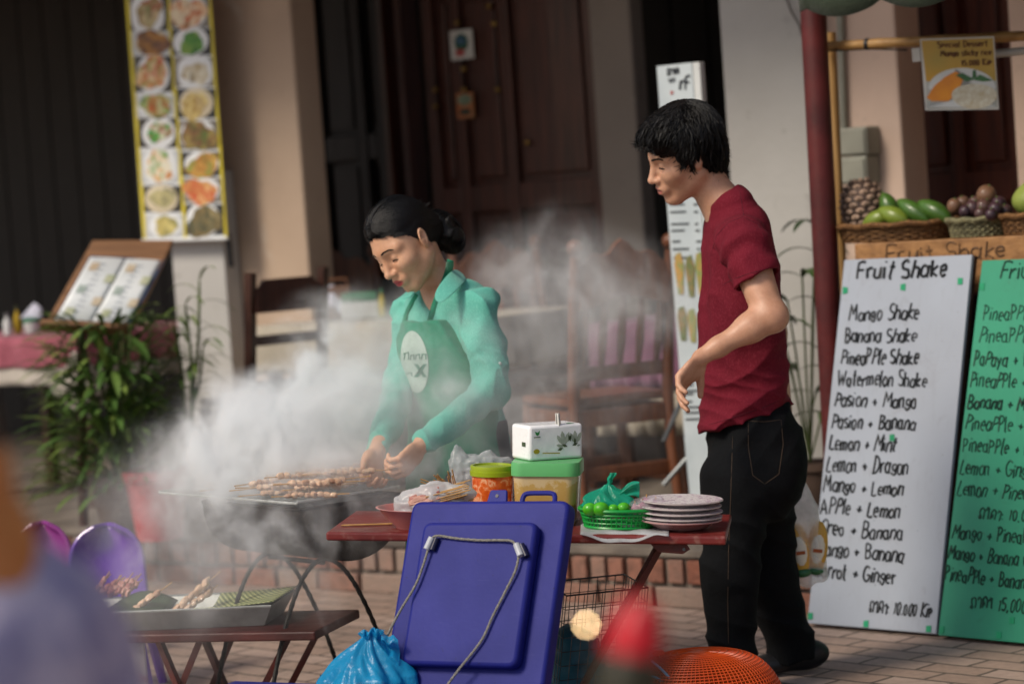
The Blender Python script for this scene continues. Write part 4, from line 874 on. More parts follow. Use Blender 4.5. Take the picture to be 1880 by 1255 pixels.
lines = [('Fruit Shake', 1573, 511, 1741, 507, 31, .009), ('Mango Shake', 1559, 589, 1689, 585, 26, .0066), ('Banana Shake', 1551, 628, 1683, 627, 26, .0066), ('PineaPPle Shake', 1544, 668, 1687, 668, 26, .0066), ('Watermelon Shake', 1538, 707, 1702, 710, 26, .0066), ('Pasion + Mango', 1532, 745, 1684, 749, 26, .0066),
         ('Pasion + Banana', 1527, 785, 1682, 789, 26, .0066), ('Lemon + Mint', 1522, 825, 1646, 829, 27, .0066), ('Lemon + Dragon', 1517, 864, 1669, 870, 27, .0066), ('Mango + Lemon', 1512, 902, 1659, 910, 27, .0066), ('APPle + Lemon', 1507, 941, 1654, 951, 27, .0066),
         ('Oreo + Banana', 1504, 980, 1659, 991, 27, .0066), ('Mango + Banana', 1499, 1018, 1660, 1031, 27, .0066), ('Carrot + Ginger', 1495, 1056, 1646, 1072, 27, .0066), ('\u0ea5\u0eb2\u0e84\u0eb2: 10.000 Kip', 1596, 1122, 1712, 1134, 26, .0055)]
def letter(t, at, n, u, L, m, name='lettering'):
    tx, x0, y0, x1, y1, h, pen = L; a, b = at(x0, y0), at(x1, y1); mb = MB()
    pen_text(mb, tx, a, (b-a), u, n, h*a.y/F_PX/math.cos(.26), pen, (b-a).length); o = mb.build(name, m, t); return o
for L in lines: letter(sw, wat, wn, wu, L, MRK)
tape(wat, wn, [(1552, 532), (1658, 528), (1763, 516), (1638, 803), (1488, 1130), (1590, 1145), (1705, 1154)], sw)
sg, gat, gn, gu, _ = sign('drinks_sign', 'green hand lettered fruit shake sign cut by the right edge of the view', (1722, 1165), (1880, 1180), (1803, 478), SGG, .47)
GLN = [('Friut Shake', 1835, 511, 2006, 507, 31, .0055), ('PineaPPle Shake', 1804, 588, 1962, 586, 26, .004), ('PineaPPle Mint', 1797, 628, 1950, 628, 26, .004), ('PaPaya + Watermelon', 1787, 671, 1985, 675, 26, .005), ('PineaPPle + Lemon', 1781, 709, 1952, 714, 26, .0045), ('Banana + Mango', 1776, 749, 1926, 755, 26, .0066), ('PineaPPle + Banana', 1772, 788, 1958, 796, 26, .0045), ('PineaPPle + Lemon', 1767, 828, 1938, 838, 26, .0045), ('Lemon + Ginger', 1762, 868, 1905, 878, 27, .0045),
       ('Lemon + PineaPPle', 1757, 908, 1928, 921, 27, .0045), ('\u0ea5\u0eb2\u0e84\u0eb2: 10.000', 1797, 951, 1905, 960, 25, .0045), ('Mango + PineaPPle', 1748, 987, 1915, 1001, 26, .005), ('Mango + Banana w', 1741, 1025, 1889, 1040, 26, .005), ('PineaPPle + Banana', 1734, 1064, 1893, 1081, 26, .005), ('\u0ea5\u0eb2\u0e84\u0eb2 15,000', 1782, 1114, 1885, 1125, 27, .005)]
for L in GLN: letter(sg, gat, gn, gu, L, MRG)
tape(gat, gn, [(1803, 527), (1858, 1138), (1834, 1164), (1729, 1156)], sg)
print('white sign TR px', tr_)
# ================================================================== red folding table and what stands on it
random.seed(41)
TL_, TR_ = W(598, 976, 6.36), W(1333, 984, 6.24); TU = (TR_-TL_).normalized(); TV = Vector((-TU.y, TU.x, 0)).normalized(); TN = TU.cross(TV); TLEN = (TR_-TL_).length; TD = .42; TH = TL_.z
def T(u, v, z=0.): return TL_+TU*u+TV*v+TN*z
def Tpx(px, v, z=0.):           # point on the table v behind its front edge, in image column px
    lo, hi = -.3, 1.6
    def col(p): q = p-CAMP; return 940+F_PX*q.dot(RT)/q.dot(FWD)
    for _ in range(40):
        m = (lo+hi)/2
        if col(T(m, v, z)) < px: lo = m
        else: hi = m
    return T(m, v, z)
def pxm(p): return (p-CAMP).dot(FWD)/F_PX       # metres per photo pixel at a point
def hat(py, p):                  # height above table point p, along the table's normal, of image row py
    lo, hi = -.2, 1
    def row(q): q = q-CAMP; return 627.5-F_PX*q.dot(UPV)/q.dot(FWD)
    for _ in range(40):
        m = (lo+hi)/2; q = p+TN*m
        if row(q) > py: lo = m
        else: hi = m
    return m
q = NB('table_red'); v = q.co(); f1 = q.noise(v, 5, 6, .65); f2 = q.noise(v, 34, 5, .6)
c = q.ramp(f1, [(.3, lin('#7a2420')), (.7, lin('#5c1a18'))]); c = q.mix(q.n('MapRange', {'Value': f2, 'From Min': .55, 'From Max': .72, 'To Max': .6}).outputs[0], c, lin('#8d6a60')); q.l(c, q.b.inputs['Base Color']); q.b.inputs['Roughness'].default_value = .42; q.bump(f2, .2); TRD = q.m
LEGM = pm('leg_red_brown', '#5a1f18', '#3f1712', .5, 12, .2, 60)
tb_ = thing('folding_table', Vector((T(TLEN/2, TD/2).x, T(TLEN/2, TD/2).y, 0)), 'low red metal folding table with chipped edges holding the food', 'table')
mb = MB(); mb.hexa([T(0, 0, -.022), T(TLEN, 0, -.022), T(TLEN, TD, -.022), T(0, TD, -.022), T(0, 0), T(TLEN, 0), T(TLEN, TD), T(0, TD)]); mb.build('table_top', TRD, tb_, smooth=False, bevel=.006, bseg=3)
for v in (.05, TD-.05):
    for u0, u1 in ((.84, .50), (.26, .62)):
        mb = MB(); vv = v+(.022 if u0 > .5 else 0); a, b = T(u0, vv, -.022), T(u1, vv); b.z = .004; mb.tube([a, b], .011, 4); mb.build('leg', LEGM, tb_, smooth=False)
mb = MB(); a = T(.84, .02, -.024); mb.prism([a-TU*.03, a+TU*.06, a+TU*.068-TN*.012, a+TU*.05-TN*.024, a-TU*.01-TN*.02], TV*.004); mb.build('hinge_plate', LEGM, tb_, smooth=False, bevel=.001)
mb = MB(); h_ = a+TU*.052-EZ*.012-TV*.001; mb.lathe([(.004, 0), (.004, .001), (0, .001)], h_, -TV, 10); mb.build('rivet', MET, tb_)
# --- pink bowl with wrapped skewers
BAMB = pm('skewer_bamboo', '#c39a62', '#a27a46', .6, 30, .1, 90); PNK = pm('bowl_pink', '#bf7f7c', '#ad6a68', .35, 6, coat=.2)
def bowl(name, c, r, h, m, label, cat='bowl', foot=.55):
    t = thing(name, c, label, cat); mb = MB(); pr = [(0, .003), (r*foot, 0), (r*foot*1.08, .006), (r*.8, h*.55), (r*.97, h*.93), (r*1.06, h), (r*1.0, h+.001), (r*.93, h*.93), (r*.76, h*.55), (r*.5, .012), (0, .01)]
    mb.lathe(pr, c, TN, seg=36); mb.build('dish', m, t); return t
bc = Tpx(762, .10); bowl('pink_bowl', bc, .094, .052, PNK, 'pink enamel bowl at the left of the red table under the wrapped skewers', foot=.5)
MEAT = pm('meat_pale', '#e2c4a6', '#c9a283', .5, 40, .5, 120, tint='#8a5a3c', sss=.1, coat=.15); MEATR = pm('meat_raw', '#a86a60', '#8a4a44', .4, 40, .4, 120, tint='#c89a88', coat=.2)
FILM = plastic_film('clear_film', '#dfe3e6', .42, .18, .35); FILMW = plastic_film('milky_film', '#e3e6e8', .72, .25, .4)
wr = thing('wrapped_skewers', bc+EZ*.05, 'bundle of raw meat skewers wrapped in clear film lying on the pink bowl', 'skewer bundle')
A = W(742, 935, bc.y+.02); B = W(855, 905, bc.y+.0); mb = MB()
ax = (B-A).normalized()
for i in range(26):
    o = Vector((0, random.uniform(-.04, .04), random.uniform(-.022, .03))); p0 = A+o+ax*random.uniform(0, .02); mb.tint = random.random()
    n = 5; pts = [p0+ax*(.012+.020*k)+Vector((0, random.uniform(-.003, .003), random.uniform(-.003, .003))) for k in range(n)]; mb.tube(pts, [.006, .010, .008, .011, .006], 7)
mb.build('meat', MEATR, wr)
mb = MB()
for i in range(46):
    o = Vector((0, random.uniform(-.05, .05), random.uniform(-.022, .026))); p0 = A+o+ax*.06; mb.tube([p0, p0+ax*random.uniform(.09, .125)], .0017, 5)
mb.build('stick', BAMB, wr)
fd = Field(); fd.cap(A+ax*.012, A+ax*.085, .043, .046, .01).cap(A+ax*.085, B, .040, .026, .02)
fd.disp = lambda P: .004*np.sin(P@np.array([60, 40, 150])+3*vnoise(P, 30)) + .003*vnoise(P, 70)
fd.mesh('film', .004, FILMW, wr)
# loose skewer on the left of the table
t = thing('bamboo_skewer', T(.06, .03), 'single bamboo skewer lying on the left end of the red table', 'skewer'); a, b = Tpx(626, .10, .003), Tpx(720, .14, .003); mb = MB(); mb.tube([a, b], .002, 6); mb.tube([a+Vector((.004, .008, 0)), b+Vector((.0, .010, 0))], .0018, 6); mb.build('stick', BAMB, t)
# bundle of bare bamboo skewers
bs_ = thing('skewer_bundle', Tpx(835, .26), 'loose fan of bare bamboo skewers sticking up behind the wrapped meat', 'skewers'); 
for i in range(14):
    a = W(840+random.uniform(-8, 20), 915+random.uniform(-8, 8), T(.3, .3).y+random.uniform(-.03, .03)); b = W(random.choice([772, 790, 796, 803, 812, 822, 830, 800]), random.uniform(860, 884), a.y-.03); mb = MB(); mb.tube([a+(a-b)*.5, b], .0018, 5); mb.build('stick', BAMB, bs_)
# --- crumpled clear bag
fb = thing('plastic_bag', Tpx(885, .36), 'crumpled clear plastic bag standing behind the orange tub', 'plastic bag')
yb_ = Tpx(885, .36).y; fd = Field(); fd.ell(W(880, 880, yb_), (.065, .04, .045), k=.03).cap(W(842, 900, yb_), W(842, 850, yb_), .02, .022, .02).cap(W(842, 850, yb_), W(836, 818, yb_), .02, .008, .02).cap(W(880, 850, yb_), W(898, 838, yb_), .03, .016, .02).cap(W(898, 852, yb_), W(932, 845, yb_), .02, .008, .02)
fd.disp = lambda P: .006*np.abs(vnoise(P, 45, 2))+.004*vnoise(P, 90, 3)-.002
fd.mesh('film', .0035, FILM, fb)
# --- tubs
q = NB('tub_orange'); v = q.co(); f = q.noise(v, 42, 4, .6, 1.2); q.l(q.ramp(f, [(.36, lin('#c8501a')), (.52, lin('#d9672a')), (.62, lin('#e8b48a')), (.7, lin('#d35a20'))]), q.b.inputs['Base Color']); q.b.inputs['Roughness'].default_value = .2; q.b.inputs['Coat Weight'].default_value = .5; TUBO = q.m
LIME = pm('lid_lime', '#93a51c', '#87991a', .35, 5); LGRN = pm('lid_mint_green', '#5fae6a', '#56a262', .35, 5)
oc = Tpx(905, .27); oz = hat(853, oc); r = 40*pxm(oc); ot = thing('orange_tub', oc, 'round tub of orange pickle with a lime green lid', 'tub')
mb = MB(); mb.lathe([(0, .001), (r*.88, 0), (r*.9, .006), (r*.97, oz-.024)], oc, TN, seg=36); mb.build('tub', TUBO, ot)
mb = MB(); mb.lathe([(r*.97, oz-.026), (r*1.04, oz-.026), (r*1.05, oz-.014), (r*1.02, oz-.013), (r*1.03, oz-.004), (r*1.01, oz), (r*.9, oz), (r*.88, oz-.004), (0, oz-.004)], oc, TN, seg=40); mb.build('lid', LIME, ot)
q = NB('tub_tan'); v = q.n('TexCoord').outputs['Generated']; z_ = q.n('SeparateXYZ', {0: v}).outputs[2]; nz = q.noise(q.co(), 38, 5, .65)
f = q.math('ADD', z_, q.math('MULTIPLY', q.math('SUBTRACT', nz, .5), .75)); q.l(q.ramp(f, [(.18, lin('#6b4a22')), (.30, lin('#7d5a2a')), (.38, lin('#b5904c')), (.72, lin('#bb9a5a')), (.78, lin('#c9b184')), (1, lin('#c9b48c'))]), q.b.inputs['Base Color']); q.b.inputs['Roughness'].default_value = .22; q.b.inputs['Coat Weight'].default_value = .4; TUBT = q.m
tc = Tpx(1006, .22); tz_ = hat(843, tc); hw = 60*pxm(tc); tt = thing('tan_tub', tc, 'square tan tub of peanut sauce with a mint green lid under the tissue pack', 'tub')
def rsq(hw, r, c, X, Y, n=6):
    P = []
    for sx, sy, a0 in ((1, 1, 0), (-1, 1, 90), (-1, -1, 180), (1, -1, 270)):
        for i in range(n+1): a = R_(a0+90*i/n); P.append(c+X*(sx*(hw-r)+r*math.cos(a))+Y*(sy*(hw-r)+r*math.sin(a)))
    return P
def rsq_loft(mb, secs, c, X, Y, cap0=True, cap1=True):
    vs = []; 
    for hw_, r_, z in secs: vs += rsq(hw_, r_, c+TN*z, X, Y)
    n = len(vs)//len(secs); fs = [(k*n+i, k*n+(i+1) % n, (k+1)*n+(i+1) % n, (k+1)*n+i) for k in range(len(secs)-1) for i in range(n)]
    if cap0: fs.append(tuple(range(n-1, -1, -1)))
    if cap1: fs.append(tuple((len(secs)-1)*n+i for i in range(n)))
    mb.add(vs, fs)
X0, Y0 = TU, TV
mb = MB(); rsq_loft(mb, [(hw*.90, .028, 0), (hw*.92, .03, .006), (hw*.99, .03, tz_-.03)], tc, X0, Y0); mb.build('tub', TUBT, tt)
mb = MB(); rsq_loft(mb, [(hw*1.0, .03, tz_-.034), (hw*1.05, .032, tz_-.034), (hw*1.05, .032, tz_-.006), (hw*1.03, .031, tz_), (hw*.95, .028, tz_)], tc, X0, Y0); mb.build('lid', LGRN, tt)
# --- tissue pack
ea = TU*math.cos(R_(36))+TV*math.sin(R_(36)); eb = TN.cross(ea); cr_ = Tpx(972, .165, tz_+.0006)
ph_ = hat(782, cr_); La, Lb = .158, .094; pk = thing('tissue_pack', cr_+ea*La/2+eb*Lb/2, 'white pack of paper tissues with a flower print on top of the tan tub', 'tissue pack')
PKM = pm('pack_white', '#f2f3f4', '#eaecee', .28, 5, .16, 40, coat=.3)
mb = MB(); mb.hexa([cr_+ea*a*La+eb*b*Lb+TN*c*ph_ for c in (0, 1) for a, b in ((0, 0), (1, 0), (1, 1), (0, 1))]); mb.build('wrapper', PKM, pk, smooth=True, bevel=.008, bseg=3)
tp = W(1025, 781, cr_.y+.05); mb = MB(); mb.grid(lambda a, b: tp+Vector((.012*(a-.5)*(1-.3*b), .006*math.sin(a*7), -.004+.036*b)), 6, 4); mb.build('tissue', PW, pk, solid=.003)
def pkp(u, v, h=.0012): return cr_+ea*(u*La)+TN*(v*ph_)-eb*h
PRG = pm('print_green', '#2f8a4a', None, .5); PRY = pm('print_yellow', '#b5a52a', None, .5); PET = pm('petal', '#8f998a', '#a9b0a4', .5, 60); DLF = pm('print_dark_leaf', '#38482f', '#4d5a40', .5, 40)
mb = MB(); mb.prism([pkp(*p) for p in ((.10, .84), (.15, .80), (.19, .86), (.18, .76), (.15, .71), (.12, .74))], -eb*.0006); mb.build('bird_mark', PRG, pk, smooth=False)
mb = MB()
mb.prism([pkp(*p) for p in ((.08, .66), (.2, .66), (.2, .685), (.08, .685))], -eb*.0006)
mb.build('brand_line', DLF, pk, smooth=False)
mb = MB(); mb.prism([pkp(.13+.055*math.cos(t), .27+.07*math.sin(t)) for t in [6.283*i/16 for i in range(16)]], -eb*.0006); mb.build('yellow_badge', PRY, pk, smooth=False)
mb = MB(); mb.prism([pkp(*p) for p in ((.24, .2), (.56, .17), (.56, .2), (.24, .225))], -eb*.0006); mb.build('yellow_line', PRY, pk, smooth=False)
for (u, v), an, L in (((.62, .42), 125, .34), ((.64, .42), 100, .4), ((.66, .42), 70, .38), ((.85, .45), 120, .34), ((.86, .45), 95, .36), ((.88, .45), 65, .34), ((.63, .36), 165, .24), ((.88, .36), 15, .12)):
    d = Vector((math.cos(R_(an))*ph_/La, math.sin(R_(an)), 0))*L; nrm = Vector((-d.y*ph_/La, d.x*La/ph_, 0))*.22
    f = lambda k, s: pkp(u+d.x*k+nrm.x*s, v+d.y*k+nrm.y*s, .0014)
    mb = MB(); mb.prism([f(0, 0), f(.35, -.8), f(.75, -.7), f(1, 0), f(.75, .7), f(.35, .8)], -eb*.0005); mb.build('petal_print', PET, pk, smooth=False)
for u, v, an in ((.72, .52, 60), (.76, .5, 110), (.79, .38, 20), (.70, .36, 160), (.84, .4, 90), (.62, .33, 200)):
    d = Vector((math.cos(R_(an))*ph_/La, math.sin(R_(an)), 0))*.2; nrm = Vector((-d.y*ph_/La, d.x*La/ph_, 0))*.28
    f = lambda k, s: pkp(u+d.x*k+nrm.x*s, v+d.y*k+nrm.y*s, .0024)
    mb = MB(); mb.prism([f(0, 0), f(.5, -.8), f(1, 0), f(.5, .8)], -eb*.0005); mb.build('leaf_print', DLF, pk, smooth=False)
mb = MB(); mb.prism([cr_+eb*(Lb*a)+TN*(ph_*b)-ea*.0012 for a, b in ((.2, .4), (.2, .52), (.38, .52), (.38, .4))], -ea*.0006); mb.build('end_print', DLF, pk, smooth=False)
mb = MB(); mb.prism([cr_+ea*(La*a)+eb*(Lb*b)+TN*(ph_+.0004) for a, b in ((.72, .05), (.85, .05), (.82, .2), (.75, .2))], TN*.0006); mb.build('green_print', PRG, pk, smooth=False)
# --- green basket, teal bag, limes, onions
gc = Tpx(1136, .13); gr = 70*pxm(gc); gh = .046; gb = thing('green_basket', gc, 'bright green plastic lattice basket holding limes and onions', 'basket')
GPL = pm('plastic_green', '#149a3e', '#118a36', .35, 8); mb = MB()
X1, Y1 = TU, TV
def gel(a, z, k=0): f = .88+.14*z/gh; return gc+TU*(math.cos(a)*gr*f)+TV*(math.sin(a)*gr*.8*f)+TN*(z+.004)
for i in range(44):
    a = 2*math.pi*i/44; mb.tube([gel(a, .002), gel(a, gh)], .0024, 4)
mb.build('lattice', GPL, gb)
mb = MB()
for z, rr in ((.003, .004), (.015, .0022), (.027, .0022), (.036, .003)): mb.tube([gel(2*math.pi*i/44, z) for i in range(44)], rr, 6, closed=True)
mb.build('hoop', GPL, gb)
mb = MB(); mb.tube([gel(2*math.pi*i/48, gh)+TN*.001 for i in range(48)], .006, 8, closed=True, flat=.8); mb.build('rim', GPL, gb)
mb = MB(); mb.lathe([(0, .004), (gr*.86, .004)], gc, TN, seg=30, yr=.8, x0=TU); mb.build('base', GPL, gb)
sh = thing('plastic_sheet', Tpx(1145, .06), 'white plastic bag spread flat under the green basket', 'plastic bag')
A0 = [Tpx(1066, .0), Tpx(1228, .0), Tpx(1228, .26), Tpx(1066, .26)]
def shp(a, b):
    p = A0[0].lerp(A0[1], a).lerp(A0[3].lerp(A0[2], a), b)
    dr = max(0, (.12-b)/.12); p = p - TV*dr*.012 - TN*(dr**2*.020*math.sin(math.pi*min(1, a*1.15))); return p+TN*(.003+.002*math.sin(a*17+b*9))
mb = MB(); mb.grid(shp, 26, 10); mb.build('film', FILMW, sh, solid=.002)
TEAL = plastic_film('teal_film', '#2cc4a2', .66, .22, .45)
tbg = thing('teal_bag', gc+TN*.05, 'knotted teal plastic bag of limes in the green basket', 'plastic bag')
tb0 = W(1120, 944, gc.y); tb1 = W(1117, 889, gc.y)
def tbag(a, t):
    an = 2*math.pi*a; pr = [(0, .060), (.2, .068), (.45, .060), (.7, .040), (.88, .016), (1, .008)]
    for (t0, r0), (t1, r1) in zip(pr[:-1], pr[1:]):
        if t <= t1+1e-9: r = r0+(r1-r0)*(t-t0)/(t1-t0); break
    tw = an+.8*t; pl = .22*abs(math.sin(tw*2.5+.4))**.5+.13*math.sin(tw*6+1+t*3)+.08*math.sin(tw*11-t*6)+.05*math.sin(tw*19+t*17)
    r *= 1+(pl-.13)*(.4+.8*t); return tb0.lerp(tb1, t)+TU*(r*math.cos(an)*1.05)+TV*(r*.75*math.sin(an))+TN*(.007*math.sin(an*5+t*7)*math.sin(math.pi*t))
mb = MB(); mb.grid(tbag, 120, 24); mb.build('film', TEAL, tbg, auto=R_(180))
mb = MB(); mb.grid(lambda a, b: tb1.lerp(W(1126, 866, gc.y), b*1.05-.1)+TU*((a-.5)*(.010+.006*b)+.002*math.sin(b*9))+TV*(.004*math.sin(a*8+b*3)), 8, 8); mb.build('tail', TEAL, tbg, solid=.003, auto=R_(180))
mb = MB(); mb.grid(lambda a, b: W(1138+36*b, 906-10*math.sin(b*2.4)+(a-.5)*(12+20*b), gc.y-.02)+TV*(.010*math.sin(a*9+b*4)), 12, 8); mb.build('ear', TEAL, tbg, auto=R_(180))
LIM = pm('lime_skin', '#4fb81c', '#3f9a1a', .35, 30, .15, 120, coat=.2)
for i, (px, py, r, dy, lb) in enumerate(((1083, 934, .017, -.052, 'leftmost lime showing in the teal bag'), (1103, 934, .019, -.058, 'second lime from the left in the teal bag'), (1126, 934, .013, -.058, 'small lime in the middle of the teal bag'), (1145, 932, .015, -.055, 'rightmost lime beside the purple onions'))):
    c = W(px, py, gc.y+dy); t = thing('lime', c, lb, 'lime', 'limes in the teal bag'); mb = MB(); mb.ball(c, (r*1.1, r, r*.95), 16, 10); mb.build('fruit', LIM, t); mb = MB(); mb.ball(c+Vector((r*1.06, 0, .002)), r*.2, 8, 5); mb.build('stem_end', STM, t)
ON = pm('onion_skin', '#9a4a66', '#7a3350', .35, 30, .2, 80, tint='#c99aa8'); 
for i, (px, py) in enumerate(((1166, 934), (1180, 930), (1195, 933), (1204, 926), (1187, 922))):
    c = W(px, py, gc.y-.03-.012*(i % 2)); t = thing('onion', c, ['small purple onion next to the limes', 'purple onion at the middle of the onion bag', 'purple onion low on the right of the onion bag', 'purple onion at the far right by the plates', 'topmost purple onion in the onion bag'][i], 'onion', 'purple onions in the clear bag'); mb = MB(); mb.tint = random.random()*.7; mb.lathe([(0, -.013), (.011, -.009), (.014, 0), (.008, .009), (.002, .014), (0, .017)], c, (random.uniform(-.6, .6), -.3, 1), 14); mb.build('bulb', ON, t)
    mb = MB(); mb.tube([c+TN*.013, c+TN*.021], .0018, 5); mb.build('tip', BAMB, t)
ob = thing('onion_bag', W(1185, 930, gc.y-.03), 'clear plastic bag around the purple onions between basket and plates', 'plastic bag'); fd = Field(); fd.ell(W(1183, 929, gc.y-.035), (.042, .034, .022), k=.01); fd.ell(W(1205, 921, gc.y-.035), (.02, .02, .016), k=.02); fd.disp = lambda P: .004*vnoise(P, 70, 5)+.002*vnoise(P, 150, 6)
fd.mesh('film', .003, plastic_film('thin_film', '#e6e0e6', .25, .15, .3), ob)
# --- plates
PLT = pm('plate_melamine', '#cfc6c4', '#bfb5b4', .3, 30, coat=.25); PLP = pm('plate_pink', '#c39a98', '#b08684', .3, 8, coat=.25); RIMP = pm('plate_rim_print', '#d4cccd', '#a88aa2', .3, 70, lo=.52, hi=.62)
pc0 = Tpx(1250, .13); pr_ = 76*pxm(pc0)
for i in range(5):
    z = .001+[0, .014, .027, .041, .055][i]; dx = [-.001, .0, .001, -.002, .002][i]; c = pc0+TN*z+Vector((dx, 0, 0)); deep = .022 if i == 0 else .016
    t = thing('plate', c, ['pink deep plate at the bottom of the stack on the red table', 'second plate from the bottom of the stack', 'middle plate of the stack', 'fourth plate up in the stack', 'topmost patterned plate of the stack'][i], 'plate', 'stacked plates on the red table')
    mb = MB(); mb.lathe([(0, .002), (pr_*.55, 0), (pr_*.6, .003), (pr_*.82, deep*.75), (pr_, deep), (pr_*1.005, deep+.002), (pr_*.98, deep+.003), (pr_*.8, deep*.75+.003), (pr_*.56, .006), (0, .006)], c, TN, seg=44); mb.build('dish', PLP if i == 0 else PLT, t)
    mb = MB(); mb.lathe([(pr_*.985, deep+.0035), (pr_*.86, deep*.86+.0035)], c, TN, seg=44); mb.build('rim_print', RIMP, t)
# ================================================================== blue cooler lid leaning on the table
q = NB('lid_blue'); v = q.co(); n1 = q.noise(v, 4, 5); n2 = q.noise(q.co((3, 3, 60)), 3.2, 5, .7); n3 = q.noise(v, 90, 3)
c = q.ramp(n1, [(.3, lin('#24297f')), (.7, lin('#1c2169'))]); c = q.mix(q.n('MapRange', {'Value': n2, 'From Min': .62, 'From Max': .78, 'To Max': .28}).outputs[0], c, lin('#6a6ca0')); c = q.mix(q.n('MapRange', {'Value': n3, 'From Min': .70, 'From Max': .74, 'To Max': .6}).outputs[0], c, lin('#191a34'))
q.l(c, q.b.inputs['Base Color']); q.l(q.n('MapRange', {'Value': n1, 'To Min': .42, 'To Max': .6}).outputs[0], q.b.inputs['Roughness']); q.b.inputs['Specular IOR Level'].default_value = .16; q.bump(n3, .12, .003); LIDB = q.m
LN = R_(26); LU = Vector((.88, -.475, 0)).normalized(); LV = Vector((.475, .88, 0)).normalized(); lP = W(757, 919, T(.2, 0).y-.0); ld_ = (-LV*math.sin(LN)-EZ*math.cos(LN)); lat, lnr = plane_fr(lP, lP+LU, lP+ld_)
kz = .252
ck = thing('cooler_box', Vector((lP.x, lP.y-.2, 0)), 'blue plastic cooler with its big lid standing open against the red table', 'cooler')
lid = bpy.data.objects.new('lid', None); COL.objects.link(lid); lid.parent = ck; lid.location = lat(860, 1200)-ck.location
def rpoly(P, r, n=5):
    out = []; N = len(P)
    for i in range(N):
        a, b, c = P[i-1], P[i], P[(i+1) % N]; p = b+(a-b).normalized()*r; q_ = b+(c-b).normalized()*r
        for k in range(n+1): t_ = k/n; out.append(p.lerp(b, t_).lerp(b.lerp(q_, t_), t_))
    return out
zb = 1
botL = lat(688, 1415); botR = lat(972, 1428)
tl, tr = lat(757, 919), lat(1043, 936)
lw = (tr-tl).dot(LU); ll = (tl.z-kz)/-ld_.z+.004
def lidp(u, v, h=0.): return tl+LU*u+ld_*v+lnr*h
outer = rpoly([lidp(0, 0), lidp(lw, 0), lidp(lw, ll), lidp(0, ll)], .028)
mb = MB(); mb.prism([p-lnr*.045 for p in outer][::-1], lnr*.045); mb.build('panel', LIDB, lid, bevel=.009, bseg=3, auto=R_(60))
def luv(px, py, h):   # pixel to lid coordinates on the plane raised h
    at2, _ = plane_fr(lP+lnr*h, lP+LU+lnr*h, lP+ld_+lnr*h); p = at2(px, py)-tl; return p.dot(LU), p.dot(ld_)
a0 = luv(783, 951, .034); a1 = luv(985, 962, .034); a2 = luv(945, 1236, .034); a3 = luv(731, 1206, .034)
u0, u1 = (a0[0]+a3[0])/2, (a1[0]+a2[0])/2; v0, v1 = (a0[1]+a1[1])/2, (a2[1]+a3[1])/2
inner = rpoly([lidp(u0, v0, .0), lidp(u1, v0, .0), lidp(u1, v1, .0), lidp(u0, v1, .0)], .026)
mb = MB(); mb.prism([p+lnr*.0005 for p in inner][::-1], lnr*.0335); mb.build('raised_panel', LIDB, lid, bevel=.010, bseg=3, auto=R_(60))
def lp2(px, py, h): u, v = luv(px, py, h); return lidp(u, v, h)
ROPE = pm('rope_grey', '#8f8c84', '#726f68', .8, 200, .6, 300); FER = pm('ferrule_grey', '#b4b8bf', '#a3a7ae', .4, 20); BLK = pm('blue_black', '#171a3c', '#101228', .4)
def rope(name, pts, parent, r=.0032):
    P = cat_rom(pts, 10); mb = MB(); mb.tube(P, [r*(1+.12*math.sin(i*2.2)) for i in range(len(P))], 7); return mb.build(name, ROPE, parent)
H = .036
rope('rope', [lp2(788, 1000, H+.012), lp2(794, 987, H+.010), lp2(806, 983, H+.008), lp2(840, 988, H+.005), lp2(880, 991, H+.005), lp2(920, 991, H+.006), lp2(940, 993, H+.010), lp2(951, 1006, H+.012)], lid)
rope('rope', [lp2(787, 1004, H+.012), lp2(776, 1040, H+.01), lp2(762, 1075, H+.01), lp2(738, 1115, H+.012), lp2(718, 1152, H+.014), lp2(704, 1184, H+.016), lp2(698, 1215, H+.0)], lid)
rope('rope', [lp2(953, 1014, H+.012), lp2(947, 1045, H+.008), lp2(928, 1085, H+.006), lp2(905, 1130, H+.006), lp2(888, 1168, H+.006), lp2(870, 1194, H+.006), lp2(845, 1225, H+.006), lp2(822, 1256, H+.0), lp2(800, 1290, H)], lid)
for (xa, ya), (xb, yb2) in (((793, 986), (783, 1008)), ((948, 998), (956, 1020))):
    mb = MB(); p, q_ = lp2(xa, ya, H+.011), lp2(xb, yb2, H+.011); mb.tube([p, q_], .0085, 14); mb.build('ferrule', FER, lid, bevel=.001)
    mb = MB(); mb.tube([p+LU*.011-lnr*.005, q_+LU*.013-lnr*.005], .008, 10); mb.build('ferrule_socket', BLK, lid)
mb = MB(); mb.prism(rpoly([lidp(luv(884, 930, 0)[0], .0, -.02), lidp(luv(921, 930, 0)[0], .0, -.02), lidp(luv(918, 930, 0)[0], -.034, -.02), lidp(luv(888, 930, 0)[0], -.034, -.02)], .006), -lnr*.008); mb.build('latch', LIDB, lid, bevel=.002)
mb = MB(); c = lidp(luv(902, 930, 0)[0], -.018, -.0195); mb.lathe([(.0045, 0), (.0045, .0008), (0, .0008)], c, lnr, 12); mb.build('latch_hole', BLK, lid)
ha, hb = luv(948, 935, 0)[0], luv(1008, 938, 0)[0]
mb = MB(); mb.tube(cat_rom([lidp(ha, .004, -.022), lidp(ha+.002, -.016, -.022), lidp(ha+.012, -.024, -.022), lidp((ha+hb)/2, -.025, -.022), lidp(hb-.012, -.024, -.022), lidp(hb-.002, -.016, -.022), lidp(hb, .004, -.022)], 5), .0062, 8); mb.build('handle', LIDB, lid)
